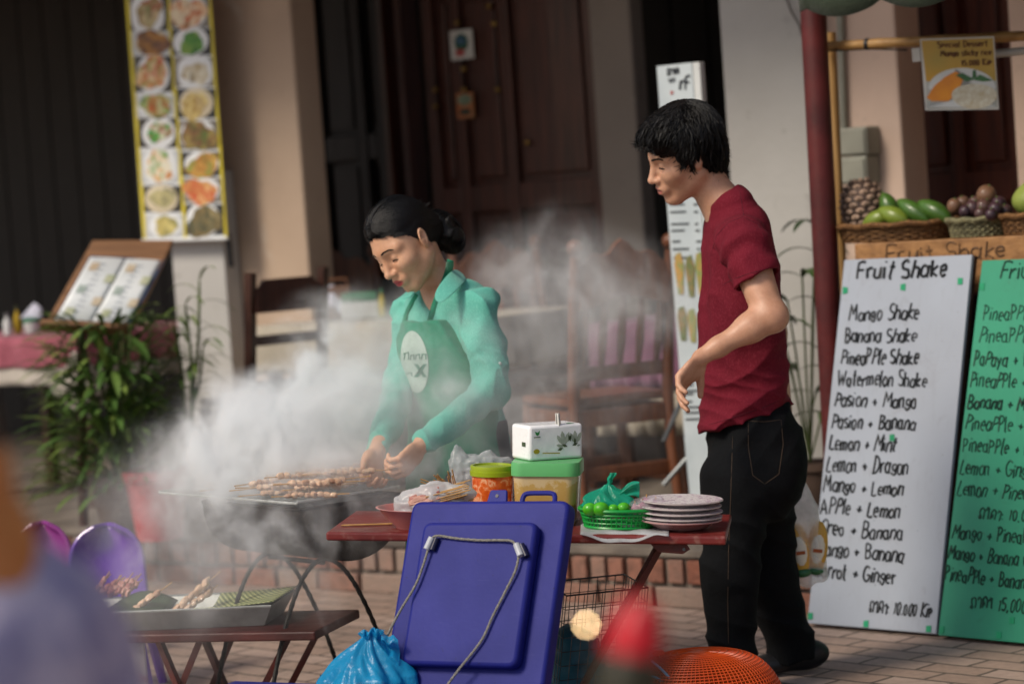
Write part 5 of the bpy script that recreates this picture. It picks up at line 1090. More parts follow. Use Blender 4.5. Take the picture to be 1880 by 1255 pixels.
# cooler body with its top edge at the bottom of the view, and the blue bag on it
kx = LU; ky = LV; kr = lidp(0, ll); kr.z = kz; ka, kb_ = -3., 3.
for _ in range(40):
    m = (ka+kb_)/2; q_ = kr+kx*m-CAMP
    if 940+F_PX*q_.dot(RT)/q_.dot(FWD) < 432: ka = m
    else: kb_ = m
k0 = kr+kx*m; kl = lw-m+.01
def kb(u, v, z): return k0+kx*u+ky*(v-.36)+EZ*(z-kz)
mb = MB(); mb.hexa([kb(.02, .015, 0), kb(kl-.02, .015, 0), kb(kl-.02, .34, 0), kb(.02, .34, 0), kb(0, 0, kz-.02), kb(kl, 0, kz-.02), kb(kl, .36, kz-.02), kb(0, .36, kz-.02)]); mb.build('body', LIDB, ck, smooth=False, bevel=.012)
mb = MB(); mb.hexa([kb(-.008, -.008, kz-.019), kb(kl+.008, -.008, kz-.019), kb(kl+.008, .368, kz-.019), kb(-.008, .368, kz-.019), kb(-.008, -.008, kz), kb(kl+.008, -.008, kz), kb(kl+.008, .368, kz), kb(-.008, .368, kz)]); mb.build('rim', LIDB, ck, smooth=False, bevel=.006)
mb = MB(); p = W(598, 1222, (k0+kx*.18).y-.02); p.z = kz+.004; mb.tube([p+Vector((-.012, 0, -.02)), p+Vector((-.01, 0, .012)), p+Vector((.012, 0, .014)), p+Vector((.016, 0, -.02))], .008, 8); mb.build('handle', pm('black_rubber', '#1c1c1e', '#141416', .6), ck)
CYAN = plastic_film('cyan_film', '#22a3d8', .84, .25, .35)
q_ = Vector((0, 0, 0)); cbp = W(672, 1270, (k0+kx*.25).y-.10); cbp.z = kz+.002; cb = thing('cyan_bag', cbp, 'knotted cyan plastic bag sitting on the blue cooler box', 'plastic bag')
apx = W(682, 1158, cbp.y); hb_ = apx.z-kz
ph1 = [random.uniform(0, 6.28) for _ in range(4)]
def bagp(a, t):
    an = 2*math.pi*a; h = (-.02+(hb_+.015)*t)
    pr = [(0, .100), (.12, .122), (.3, .112), (.55, .074), (.8, .036), (.9, .022), (.95, .021), (1, .030)]
    for (t0, r0), (t1, r1) in zip(pr[:-1], pr[1:]):
        if t <= t1+1e-9: r = r0+(r1-r0)*(t-t0)/(t1-t0); break
    tw = an+1.2*(t-.3)**2
    pl = .16*abs(math.sin(tw*2.5+ph1[0]))**.6+.10*math.sin(tw*7+ph1[1]+t*2)+.06*math.sin(tw*13+ph1[2]-t*3)+.03*math.sin(tw*23+t*14+ph1[3])
    amp = .35+.9*min(1, t*1.3); r *= 1+(pl-.1)*amp; lean = (apx-cbp); k = t**1.2
    return cbp+Vector((lean.x*k+r*math.cos(an), r*.82*math.sin(an), max(h, .0)+.006*math.sin(an*5+t*9)*(t > .05)))
mb = MB(); mb.grid(bagp, 140, 34); mb.build('film', CYAN, cb, auto=R_(180))
mb = MB(); mb.grid(lambda a, b: W(700+34*b*(1-.2*abs(a-.5)), 1172+ (a-.5)*(14+44*b)+26*b, cbp.y-.03)+Vector((0, .012*math.sin(a*9+b*4), .004*math.sin(b*11))), 14, 10); mb.build('ear', CYAN, cb, auto=R_(180))
mb = MB(); mb.grid(lambda a, b: W(668+26*a, 1156+14*(1-b)+4*math.sin(a*7), cbp.y-.01)+Vector((0, .012*math.sin(a*12), 0)), 10, 4); mb.build('knot', CYAN, cb, solid=.004, auto=R_(180))
# ================================================================== wire crate, orange basket
wz = .40; w0, w1 = G(1040, 1093, wz), G(1190, 1078, wz); wx = (w1-w0).normalized(); wy = Vector((-wx.y, wx.x, 0)); wl = (w1-w0).length
wc = thing('wire_crate', w0+wx*wl/2-EZ*wz, 'grey wire mesh crate standing between the blue lid and the orange basket', 'wire crate'); WRM = pm('wire_metal', '#6a6c6a', '#4a4c4b', .45, 40, metal=.6)
def wp(u, v, z): return w0+wx*(u*wl+(z-wz)*.16)+wy*(v*.26)+EZ*(z-wz)
for side in range(4):
    f = [lambda t, z: wp(t, 0, z), lambda t, z: wp(1, t, z), lambda t, z: wp(1-t, 1, z), lambda t, z: wp(0, 1-t, z)][side]
    mb = MB()
    for i in range(10): mb.tube([f(i/9, .01), f(i/9, wz)], .0011, 4)
    for k in range(12): mb.tube([f(0, .01+(wz-.01)*k/11), f(1, .01+(wz-.01)*k/11)], .0011 if k < 11 else .0022, 4)
    mb.build('mesh_side', WRM, wc)
tl_ = thing('teal_sack', wp(.4, .5, 0), 'dark teal plastic sack inside the wire crate', 'sack'); fd = Field(); fd.ell(wp(.35, .5, .12), (.10, .09, .13), k=.03).ell(wp(.3, .5, .24), (.07, .07, .06), k=.04); fd.disp = lambda P: .007*vnoise(P, 25, 2)+.004*vnoise(P, 60, 3)
fd.mesh('sack', .006, pm('sack_teal', '#2a6470', '#1d4a56', .5, 8), tl_)
og = G(1285, 1190, .25); oc_ = Vector((og.x, og.y+.06, 0)); orb = thing('orange_basket', oc_, 'orange plastic mesh basket turned upside down in front of the man', 'basket'); OPL = pm('plastic_orange', '#d4521a', '#c24514', .4, 8, tint='#e0782a'); OIN = plastic_film('orange_film', '#d8641c', .55, .4, .5)
orad, ohh = .225, .232
def odm(a, t): # t 0 rim(ground) .. 1 top
    r = orad*(math.cos(t*math.pi/2)**.55); return oc_+Vector((math.cos(a)*r, math.sin(a)*r*.9, ohh*math.sin(t*math.pi/2)**.9))
mb = MB()
for i in range(96):
    a = 2*math.pi*i/96; mb.tube([odm(a, t) for t in [k/10*.985 for k in range(11)]], .0014, 4)
mb.build('rib', OPL, orb)
mb = MB()
for k in range(30): mb.tube([odm(2*math.pi*i/60, k/30*.985) for i in range(60)], .0015 if k else .006, 4, closed=True)
mb.lathe([(0, ohh+.001), (.05, ohh-.0005), (.07, ohh-.004)], oc_, seg=30)
mb.build('hoop', OPL, orb)
mb = MB(); mb.grid(lambda a, b: odm(a*2*math.pi, b*.999)*.985+oc_*.015, 60, 12); mb.build('inner_shell', OIN, orb)
mb = MB(); mb.box(W(1208, 1197, og.y)+EZ*.0, (.03, .02, .012)); mb.build('handle', OPL, orb, smooth=False, bevel=.003)
bc_ = MB(); bc_.tube(cat_rom([W(1196, 1212, og.y-.05), W(1215, 1228, og.y-.06), W(1232, 1248, og.y-.06), W(1222, 1252, og.y-.06), W(1205, 1243, og.y-.05), W(1196, 1240, og.y-.05)], 6), .0035, 6); o = bc_.build('blue_cord', pm('cord_blue', '#7fa0c0', '#6a8cae', .5)); tag(o, 'loop of pale blue cord lying on the orange basket', 'cord')
# ================================================================== charcoal grill
random.seed(51)
GZ = .65; gL, gN, gR = G(292, 902, GZ), G(545, 922, GZ), G(740, 893, GZ); ga = (gL-gN); gl_ = ga.length; ga = ga.normalized(); gb_ = Vector((ga.y, -ga.x, 0)); gw = (gR-gN).dot(gb_)
def gp_(a, b, z=0.): return gN+ga*a+gb_*b+EZ*z
grl = thing('charcoal_grill', gp_(.2, gw/2, -GZ), 'half barrel charcoal grill on bent rebar legs under the smoke', 'grill')
STEEL = pm('grate_steel', '#c6cac6', '#a0a4a0', .4, 30, metal=.25); IRON = pm('grill_iron', '#3a3431', '#241f1d', .7, 7, .5, 40, metal=.35, tint='#5a3a2a'); RB = pm('rebar', '#3a3836', '#262524', .6, 60, .5, 160, metal=.5)
mb = MB()
for i in range(24): a = gl_*i/23; mb.tube([gp_(a, 0), gp_(a, gw)], .0015 if 0 < i < 23 else .0035, 5)
for j in range(9): b = gw*j/8; mb.tube([gp_(0, b, -.003), gp_(gl_, b, -.003)], .002 if 0 < j < 8 else .0035, 5)
mb.build('grate', STEEL, grl)
R0, R1, DP = -.01, .46, .155; hwid = gw/2-.005
def tro(a, t): th = math.pi*t; return gp_(R0+(R1-R0)*a, gw/2-math.cos(th)*hwid, -.02-DP*math.sin(th)**.8)
mb = MB(); mb.grid(lambda a, t: tro(a, t), 10, 22)
for a in (0, 1):
    P = [tro(a, t/22) for t in range(23)]; mb.add(P, [tuple(range(23)) if a else tuple(range(22, -1, -1))])
mb.build('trough', IRON, grl, solid=.004, auto=R_(30))
mb = MB(); mb.tube([tro(a, t) for a, t in ((0, 0), (1, 0), (1, 1), (0, 1))], .006, 6, closed=True); mb.build('trough_rim', IRON, grl)
mb = MB()
for i in range(150): mb.ball(gp_(random.uniform(.03, .43), gw/2+random.uniform(-.1, .1), -.1+random.uniform(-.03, .03)), random.uniform(.01, .022), 6, 4, nz=.25)
ch = mb.build('charcoal', pm('charcoal', '#2a2827', '#4a4744', .9, 40, .6, 80)); tag(ch, 'bed of grey black charcoal lying in the grill trough', 'charcoal', kind='stuff')
for a in (.14, .40):
    top_ = gp_(a, gw/2, -.02-DP-.008); P = []
    for t in [-1, -.98, -.92, -.8, -.62, -.4, -.2, 0, .2, .4, .62, .8, .92, .98, 1]:
        u = t; z = (1-abs(u)**2.0); P.append(top_+gb_*(u*.235)+EZ*((z-1)*(GZ-.02-DP-.012)))
    P = cat_rom(P, 8); mb = MB(); mb.tube(P, [.0062*(1.14 if i % 2 else .92) for i in range(len(P))], 7); mb.build('leg', RB, grl)
mb = MB(); mb.tube([gp_(.14, gw/2, -.02-DP-.018), gp_(.40, gw/2, -.02-DP-.018)], .007, 6); mb.build('cross_bar', RB, grl)
mb = MB()
# meat skewers on the grate
def skewer(c, d, L, nm, name='meat_skewer', label=None, group=None, mm=None, z0=0., meat0=.25, mr=.011):
    t = thing(name, c, label, 'skewer', group); d = d.normalized(); a = c-d*L/2; mb = MB(); mb.tube([a, a+d*L], .0017, 5); mb.build('stick', BAMB, t)
    mb = MB(); n = nm; side = d.cross(EZ)
    st = a+d*(L*meat0)
    for k in range(n):
        p = st+d*(k*mr*1.55)+side*random.uniform(-.003, .003)+EZ*random.uniform(-.002, .003); mb.tint = random.random()**3*.8
        mb.ball(p, (mr*random.uniform(.9, 1.25), mr*random.uniform(.75, 1.05), mr*random.uniform(.6, .85)), 8, 6, (d, side, EZ), nz=.16)
    mb.build('meat', mm or MEAT, t); return t
for i in range(46):
    grp = i % 3
    if grp < 2: a, b, z = random.uniform(-.0, .27), random.uniform(.04, gw+.0), .012+.015*(i % 4)
    else: a, b, z = random.uniform(.3, .62), random.uniform(.08, gw), .012+.012*(i % 2)
    ang = random.uniform(-.35, .25); d = Vector((math.cos(ang), math.sin(ang)+.15, random.uniform(-.06, .06)))
    lb = 'pale grilled meat skewer in the crowded pile at the right of the grate' if grp < 2 else 'meat skewer lying apart on the smoky left half of the grate'
    skewer(gp_(a, b, z), d*(-1 if random.random() < .45 else 1), random.uniform(.2, .25), random.randint(6, 8), label=lb, group='skewers piled on the grill' if grp < 2 else 'skewers on the left of the grill', meat0=.22)
hs = W(690, 868, 6.93)
skewer(W(662, 878, 6.9), W(690, 866, 6.92)-W(640, 886, 6.88), .14, 3, label='skewer being turned by the woman at the right end of the grate', meat0=.05)
# ================================================================== low table with the tray at the left
LZ = .30; lA, lB = G(130, 1166, LZ), G(578, 1158, LZ); lx = (lB-lA).normalized(); ly = Vector((-lx.y, lx.x, 0)); ll_ = (lB-lA).length
def L_(u, v, z=0.): return lA+lx*u+ly*v+EZ*z
lt = thing('low_table', L_(ll_/2, .17, -LZ), 'low dark red folding table carrying the tray of skewers behind the grill legs', 'table')
mb = MB(); LTM = pm('low_table_red', '#54211d', '#3c1613', .5, 7, .2, 50); mb.hexa([L_(0, 0, -.025), L_(ll_, 0, -.025), L_(ll_, .34, -.025), L_(0, .34, -.025), L_(0, 0), L_(ll_, 0), L_(ll_, .34), L_(0, .34)]); mb.build('table_top', LTM, lt, smooth=False, bevel=.005)
for v in (.04, .30):
    for u0, u1 in ((ll_*.86, ll_*.62), (ll_*.34, ll_*.48), (ll_*.5, ll_*.3)):
        mb = MB(); vv = v+.02*(u0 > .3); mb.tube([L_(u0, vv, -.025), L_(u1, vv, -LZ+.004)], .012, 4); mb.build('leg', LEGM, lt, smooth=False)
tyz = .355; ta, tb2 = G(120, 1130, tyz), G(497, 1114, tyz); tx = (tb2-ta).normalized(); ty = Vector((-tx.y, tx.x, 0)); tl2 = (tb2-ta).length
def Y_(u, v, z): s = .03*(z/.055-1); return ta+tx*(u*(tl2+2*s)-s)+ty*(v*(.26+2*s)-s)+EZ*(z-tyz+LZ+.002)
ALU = pm('tray_aluminium', '#a4a8a6', '#8c908e', .5, 20, metal=.6); tray = thing('metal_tray', Y_(.5, .5, 0), 'long aluminium tray lined with banana leaf on the low table', 'tray')
mb = MB(); R5 = [(0, 0), (1, 0), (1, 1), (0, 1)]; O = [Y_(u, v, 0) for u, v in R5]+[Y_(u, v, .055) for u, v in R5]+[Y_(.01+u*.98, .015+v*.97, .055) for u, v in R5]+[Y_(.02+u*.96, .03+v*.94, .003) for u, v in R5]
mb.add(O, [(3, 2, 1, 0)]+[(i, (i+1) % 4, 4+(i+1) % 4, 4+i) for i in range(4)]+[(4+i, 4+(i+1) % 4, 8+(i+1) % 4, 8+i) for i in range(4)]+[(8+i, 8+(i+1) % 4, 12+(i+1) % 4, 12+i) for i in range(4)]+[(12, 13, 14, 15)]); mb.build('pan', ALU, tray, smooth=False)
mb = MB(); mb.tube([Y_(u, v, .056) for u, v in R5], .004, 6, closed=True); mb.build('rim', ALU, tray)
lfm = NB('banana_leaf'); v = lfm.co(); wv = lfm.n('TexWave', {'Vector': lfm.co((1, 1, 1), rot=(0, 0, R_(-20))), 'Scale': 26., 'Distortion': 1.}); lfm.l(lfm.ramp(wv.outputs[1], [(.3, lin('#5f7038')), (.7, lin('#b9bd86'))]), lfm.b.inputs['Base Color']); lfm.b.inputs['Roughness'].default_value = .45
bl = thing('banana_leaf', Y_(.8, .5, .06), 'striped pale banana leaf folded over the right end of the tray', 'leaf')
def blf(a, b): p = Y_(.63+.385*a, -.01+1.02*b, .055); return p+EZ*(.004+.010*a*a-.03*(1-a)*math.sin(math.pi*b))
mb = MB(); mb.grid(blf, 14, 8); mb.build('blade', lfm.m, bl, solid=.002)
bl2 = thing('banana_leaf', Y_(.3, .5, .05), 'dark green banana leaf lining the left of the tray', 'leaf')
mb = MB(); mb.grid(lambda a, b: Y_(.05+.38*a, .1+.8*b, .03)+EZ*(.02*math.sin(math.pi*a)+.03*b*math.sin(2.5*a)), 12, 8); mb.build('blade', LF2, bl2, solid=.002)
for (x0, y0, x1, y1, n, lb, mm, mr) in ((243, 1122, 316, 1068, 4, 'skewer of round grilled balls on the left of the tray', MEAT, .016), (318, 1122, 405, 1048, 5, 'chicken skewer pointing up highest from the tray', MEAT, .017), (340, 1120, 400, 1073, 4, 'chicken skewer lying under the higher pointing one', MEAT, .016)):
    yy = Y_(.5, .4, .05).y; a, b = W(x0, y0, yy), W(x1, y1, yy+.05); d = b-a; skewer((a+b)/2, d, d.length, n, label=lb, group='skewers on the tray', meat0=.06, mr=mr, mm=mm)
for i in range(13):
    yy = Y_(.2, .75, .05).y; x0 = 172+i*5+random.uniform(-4, 4); a = W(x0, 1088+random.uniform(-4, 4), yy); b = W(x0+random.uniform(20, 42), 1052+random.uniform(-4, 12), yy+.05); d = b-a
    skewer((a+b)/2, d, d.length, 3, label='reddish meat skewer in the bundle at the left back of the tray', group='red skewers on the tray', mm=MEATR, meat0=.05, mr=.012)
wcx = thing('patterned_cloth', L_(.1, -.01, -.16), 'white cloth with red marks hanging from the low table', 'cloth'); mb = MB(); mb.grid(lambda a, b: W(165+100*a, 1168, lA.y-.02)+Vector((0, .012*math.sin(a*14)*b, -.28*b)), 20, 8); mb.build('sheet', pm('cloth_red_white', '#b8b2ac', '#9a4a4a', .85, 12, lo=.5, hi=.62), wcx, solid=.002)
# purple plastic chairs
PUR = pm('plastic_purple', '#5a1f9a', '#4c1888', .25, 4, coat=.4); PUR2 = pm('plastic_magenta', '#8a3a86', '#7a2f78', .3, 4, coat=.3)
def pchair(name, px, y, topy, m, label, sc=1.):
    p0 = W(px, topy, y); hz = p0.z; base = Vector((p0.x, p0.y, 0)); t = thing(name, base, label, 'chair', 'plastic chairs'); w2 = .125*sc; sh = hz*.45
    def bk(a, b): # backrest shell
        x = (a-.5)*2; z = sh+(hz-sh)*b; ww = w2*(1.0-.10*b)*(1 if b < .6 else math.sqrt(max(1-((b-.6)/.42)**2.2, .02))); return base+Vector((x*ww, .02+.05*(1-x*x)+.05*b, z))
    mb = MB(); mb.grid(bk, 14, 16); mb.build('backrest', m, t, solid=.006)
    P = [bk(0, b/16) for b in range(17)]+[bk(a/14, 1) for a in range(1, 15)]+[bk(1, 1-b/16) for b in range(1, 17)]; mb = MB(); mb.tube(P, .008, 8); mb.build('back_rim', m, t)
    mb = MB(); mb.box(base+Vector((0, -.06, sh)), (w2*2.1, .24, .018)); mb.build('seat', m, t, smooth=False, bevel=.008)
    for sx in (-1, 1):
        for yy in (-.16, .05): mb = MB(); mb.tube([base+Vector((sx*w2*.9, yy, sh)), base+Vector((sx*w2*1.2, yy*1.25, 0))], [.02, .014], 6); mb.build('leg', m, t)
pchair('plastic_chair', 186, 7.75, 972, PUR, 'glossy purple plastic chair behind the tray of skewers', .95); pchair('plastic_chair', 66, 8.2, 968, PUR2, 'pinkish purple plastic chair behind the blurred shoulder', .8)
# ================================================================== blurred things close to the camera
fr = 1.98
fbp = W(1135, 1290, fr); ftz = fbp.z-.03
ft = thing('front_table', Vector((fbp.x, fbp.y, 0)), 'small dark table close to the camera below the view', 'table'); mb = MB(); mb.box((fbp.x+.02, fbp.y-.02, ftz-.015), (.34, .2, .03)); mb.build('table_top', CDW, ft, smooth=False, bevel=.004)
for sx in (-.14, .18):
    for sy in (-.1, .06): mb = MB(); mb.box((fbp.x+sx, fbp.y+sy, (ftz-.03)/2), (.03, .03, ftz-.03)); mb.build('leg', CDW, ft, smooth=False)
sb = thing('sauce_bottle', Vector((fbp.x, fbp.y, ftz)), 'blurred dark bottle with a bright red cap close to the camera', 'bottle'); b0 = Vector((fbp.x, fbp.y, ftz))
ax_ = (W(1150, 1110, fr)-W(1128, 1260, fr)).normalized(); zc = (W(1140, 1195, fr)-W(1130, 1290, fr)).length+.03
mb = MB(); mb.lathe([(0, 0), (.028, .001), (.028, zc*.75), (.022, zc)], b0, ax_, 24); mb.build('body', pm('bottle_dark', '#33301c', '#221c12', .3, 6), sb)
mb = MB(); mb.lathe([(.024, zc), (.023, zc+.012), (.019, zc+.028), (.013, zc+.04), (0, zc+.044)], b0, ax_, 24); mb.build('cap', pm('cap_red', '#c01222', '#a80c1a', .35, 4), sb)
fl = thing('glow_spot', W(1076, 1146, 2.2), 'small added warm glowing ball blurred to a pale disc beside the red cap', 'added glow')  # added glowing ball and wire, put in to make the blurred bright disc
q = NB('glow_spot_emit'); q.b.inputs['Emission Color'].default_value = (1, .66, .33, 1); q.b.inputs['Emission Strength'].default_value = 17; q.b.inputs['Base Color'].default_value = (.8, .6, .4, 1)
p = W(1076, 1146, 2.2); mb = MB(); mb.ball(p, .0021, 12, 8); mb.build('bulb', q.m, fl); mb = MB(); mb.tube([p-EZ*.002, p-EZ*.006], .0016, 8); mb.tube([p-EZ*.006, p+Vector((.004, -.03, -.05)), Vector((fbp.x-.03, fbp.y-.01, ftz))], .0005, 5); mb.build('added_wire', WIRE, fl)  # bulb: the invented glowing ball on its invented wire
# ================================================================== people
random.seed(61)
def skin_mat(name, c1, c2, lipc):
    q = NB(name); v = q.co(); f = q.noise(v, 22, 4); f2 = q.noise(v, 160, 3)
    c = q.ramp(f, [(.3, lin(c1)), (.75, lin(c2))]); c = q.mix(q.math('MULTIPLY', f2, .25), c, lin('#7a4632'))
    at = q.n('Attribute', attribute_name='lip').outputs['Fac']; c = q.mix(at, c, lin(lipc))
    q.l(c, q.b.inputs['Base Color']); q.b.inputs['Roughness'].default_value = .46; q.b.inputs['Specular IOR Level'].default_value = .45
    q.b.inputs['Subsurface Weight'].default_value = .12; q.b.inputs['Subsurface Radius'].default_value = (.010, .004, .002); q.b.inputs['Subsurface Scale'].default_value = 1.
    q.bump(q.noise(v, 320, 3), .06, .002); return q.m
def cloth_mat(name, c1, c2, fleck=None, bs=420, rough=.85, big=5):
    q = NB(name); v = q.co(); f = q.noise(v, big, 5); c = q.ramp(f, [(.3, lin(c1)), (.7, lin(c2))])
    if fleck: c = q.mix(q.n('MapRange', {'Value': q.noise(q.co((1, 1, .45)), 260, 3, .7), 'From Min': .5, 'From Max': .66, 'To Max': .55}).outputs[0], c, lin(fleck))
    q.l(c, q.b.inputs['Base Color']); q.b.inputs['Roughness'].default_value = rough; q.b.inputs['Sheen Weight'].default_value = .2 if rough < .88 and big != 4 else .0; q.b.inputs['Specular IOR Level'].default_value = .2
    q.b.inputs['Sheen Roughness'].default_value = .5; h = q.math('ADD', q.noise(v, bs, 2), q.math('MULTIPLY', q.noise(v, 32, 5, .6, 1.2), 3.)); q.bump(h, .25, .005); return q.m
def hair_mat(name, c):
    q = NB(name); q.b.inputs['Base Color'].default_value = lin(c); q.b.inputs['Roughness'].default_value = .40; q.b.inputs['Specular IOR Level'].default_value = .30
    q.bump(q.noise(q.co((1, 1, 1)), 520, 3), .5, .003); return q.m
SKIN = skin_mat('skin_warm', '#d2a387', '#b9896c', '#b56e62'); SKINW = skin_mat('skin_light', '#dfb292', '#c99674', '#ab3a40'); HAIRM = hair_mat('hair_black', '#0b0908')
EYE = pm('eye_white', '#c9c0b6', None, .2, coat=.5); IRIS = pm('iris', '#1c120c', None, .15, coat=.5)
class Head:
    def __init__(s, o, f, l, s_=1.): 
        s.o = Vector(o); s.f = Vector(f).normalized(); s.l = (Vector(l)-s.f*Vector(l).dot(s.f)).normalized(); s.u = s.f.cross(s.l); s.s = s_
    def __call__(s, x, y, z): return s.o+(s.f*x+s.l*y+s.u*z)*s.s
    def ax(s): return (s.f, s.l, s.u)
    def loc(s, P): q = (P-np.array(s.o, np.float32)); return [q@np.array(v, np.float32)/s.s for v in (s.f, s.l, s.u)]
def img_frame(v): return RT*v[0]+UPV*v[1]-FWD*v[2]
def add_head(F, H, fem=False, lids=.85):
    A = H.ax(); k = H.s
    F.ell(H(-.012, 0, .040), (.096*k, .074*k, .086*k), A, .01)
    F.ell(H(.030, 0, .005), (.062*k, .064*k, .09*k), A, .03)
    F.ell(H(.035, 0, -.045), (.052*k, .050*k, .055*k), A, .03)
    for s in (-1, 1):
        F.cap(H(-.005, s*.054, -.042), H(.062, s*.018, -.092), .018*k, .015*k, .03)      # jaw
        F.ell(H(.062, s*.044, -.018), (.024*k, .022*k, .02*k), A, .03)                   # cheek
        F.cap(H(.084, s*.010, .033), H(.066, s*.052, .030), .010*k, .009*k, .02)         # brow
    F.ell(H(.074, 0, -.094), (.017*k, .022*k, .015*k), A, .02)
    for s in (-1, 1): F.ell(H(.100, s*.034, .012), (.019*k, .020*k, .013*k), A, .014, 's')  # sockets
    nb = .087 if fem else .090
    F.cap(H(nb, 0, .020), H(.110, 0, -.022), .0075*k, .0105*k, .012)
    F.ell(H(.111, 0, -.026), (.0115*k, .0115*k, .0095*k), A, .008)
    for s in (-1, 1): F.ell(H(.100, s*.0125, -.029), (.0105*k, .0085*k, .008*k), A, .007)
    F.ell(H(.088, 0, -.056), (.016*k, .030*k, .020*k), A, .015)
    F.ell(H(.0995, 0, -.0525), (.0075*k, .020*k, .0058*k), A, .005); F.ell(H(.0975, 0, -.0655), (.0080*k, .0175*k, .0068*k), A, .005)
    F.cap(H(.1055, -.020, -.0595), H(.1055, .020, -.0595), .0028*k, .0028*k, .004, 's')
    for s in (-1, 1): F.ell(H(.1055, s*.0065, -.0335), (.004*k, .004*k, .003*k), A, .003, 's')
    for s in (-1, 1):
        F.ell(H(.0755, s*.0325, .010), (.0132*k, .0150*k, .0125*k), A, .005)            # lids
        F.ell(H(.0895, s*.0325, .0045-.004*lids), (.0065*k, .0128*k, (.0046 if lids < 1 else .0030)*k), A, .002, 's')
        # ear
        X = (H.f*.94+H.u*.3).normalized(); Z = X.cross(H.l)*-1; Z = H.l.cross(X)*-1
        Z = (H.u-X*H.u.dot(X)).normalized(); L2 = (H.l*s*.92-X*.38).normalized()
        F.ell(H(-.008, s*.076, .002), (.018*k, .0085*k, .031*k), (X, L2, Z), .006)
        F.ell(H(-.004, s*.086, .004), (.0105*k, .008*k, .018*k), (X, L2, Z), .005, 's')
        F.ell(H(.001, s*.079, -.004), (.006*k, .006*k, .008*k), A, .004)
def lipmask(H):
    def f(P):
        x, y, z = H.loc(P); m = np.clip(1-((y/.0225)**2+((z+.0592)/.0125)**2), 0, 1)*(x > .085); return np.clip(m*2.2, 0, 1)
    return f
def add_hand(F, wrist, ax, wd, L=.175, curl=(.35, .5, .4), pside=1, spread=.12, thumb=(.5, .75, .35), k0=.010, tc=.35):
    ax = Vector(ax).normalized(); wd = Vector(wd); wd = (wd-ax*wd.dot(ax)).normalized(); pn = ax.cross(wd)*pside; k = L/.18; w_ = Vector(wrist)
    F.ell(w_+ax*.048*k, (.050*k, .039*k, .0155*k), (ax, wd, pn), .022)
    F.ell(w_+ax*.032*k+wd*.022*k+pn*.006*k, (.030*k, .016*k, .014*k), (ax, wd, pn), .015)
    for i in range(4):
        b = w_+ax*(.088-.004*abs(i-1.2))*k+wd*(.030-.0205*i)*k; d = (ax+wd*spread*(1.5-i)/1.5).normalized(); ln = [.070, .078, .073, .056][i]*k; a = curl[0]+.10*i*.6; p = b-ax*.012*k
        F.cap(p, b, .0098*k, .0098*k, .009); p = b
        for fr_, dc, r0, r1 in ((.46, curl[0]+.05*i, .0092, .0082), (.30, curl[1]+.05*i, .0080, .0074), (.24, curl[2], .0073, .0062)):
            c_, s_ = math.cos(dc), math.sin(dc); d2 = (d*c_+pn*s_).normalized(); pn_ = (pn*c_-d*s_); d, pn2 = d2, pn_
            q_ = p+d*ln*fr_; F.cap(p, q_, r0*k, r1*k, .0025); p = q_; pn = pn2
        pn = ax.cross(wd)*pside
    b = w_+ax*.022*k+wd*.028*k+pn*.006*k; d = (ax*thumb[0]+wd*thumb[1]+pn*thumb[2]).normalized()
    m = b+d*.040*k; F.cap(b, m, .0135*k, .0105*k, .012); d2 = (d+ax*.45+pn*tc).normalized(); F.cap(m, m+d2*.030*k, .0102*k, .0078*k, .003)
def strands(name, paths, mat, parent, r0=.0012):
    mb = MB()
    for P in paths:
        n = len(P)
        if n < 3: continue
        mb.tube(P, [r0*(.6+.4*math.sin(math.pi*min(.25+i/(n-1)*.75, 1))) if i < n-1 else r0*.15 for i in range(n)], 3, caps=False)
    return mb.build(name, mat, parent)
def hair_on(o, flow, n, L, lift, seed, drop=0., steps=6, jit=.35, edge=None):
    """hair strands that start on the hair surface o, follow flow(p, normal) along it and lift off towards the tip"""
    rs = np.random.RandomState(seed); bv = bvh_of(o); me = o.data; b = Vector((0, 0, 0)); q = o.parent
    while q is not None: b += q.location; q = q.parent
    N = len(me.vertices); out = []
    for i in rs.randint(0, N, n):
        v = me.vertices[int(i)]; p = v.co+b; nr = v.normal.copy(); ln = L*rs.uniform(.5, 1.15)/steps; lf = lift*rs.uniform(.15, 1.); P = []; tw = rs.normal()*jit; d0 = None
        for k in range(steps):
            u = k/(steps-1); P.append(p+nr*(.0006+lf*u*u)-EZ*drop*u*u)
            d = flow(p, nr); d = d-nr*d.dot(nr)
            if d.length < 1e-4: break
            d = d.normalized(); d = (d+nr.cross(d)*tw).normalized(); d = d if d0 is None else (d*.6+d0*.4).normalized(); d0 = d; q2 = p+d*ln; h = bv.find_nearest(q2)
            if h[0] is None: break
            if (h[0]-q2).length > ln*.55: p = q2                      # past the edge: hangs free
            else: p = h[0]; nr = h[1] if h[1].dot(nr) > -.2 else nr
        out.append(P)
    return out
def tube_on(bvh, pts, r, out, name, mat, parent, d=None, off=.001, flat=1.):
    P = []; A_ = [Vector(a) for a in pts]; pts = [A_[i].lerp(A_[i+1], k/5) for i in range(len(A_)-1) for k in range(5)]+[A_[-1]]
    for a in pts:
        dr = d if d is not None else (Vector(a)-CAMP).normalized(); h = bvh.ray_cast(Vector(a)-dr*.15, dr, .4)
        if h[0] is not None: P.append(h[0]-dr*off)
    if len(P) < 2: return None
    mb = MB(); n_ = len(P); rr = [r*min(1, .35+min(i, n_-1-i)*.35) for i in range(n_)]; mb.tube(P, rr, 6, flat=flat); return mb.build(name, mat, parent)
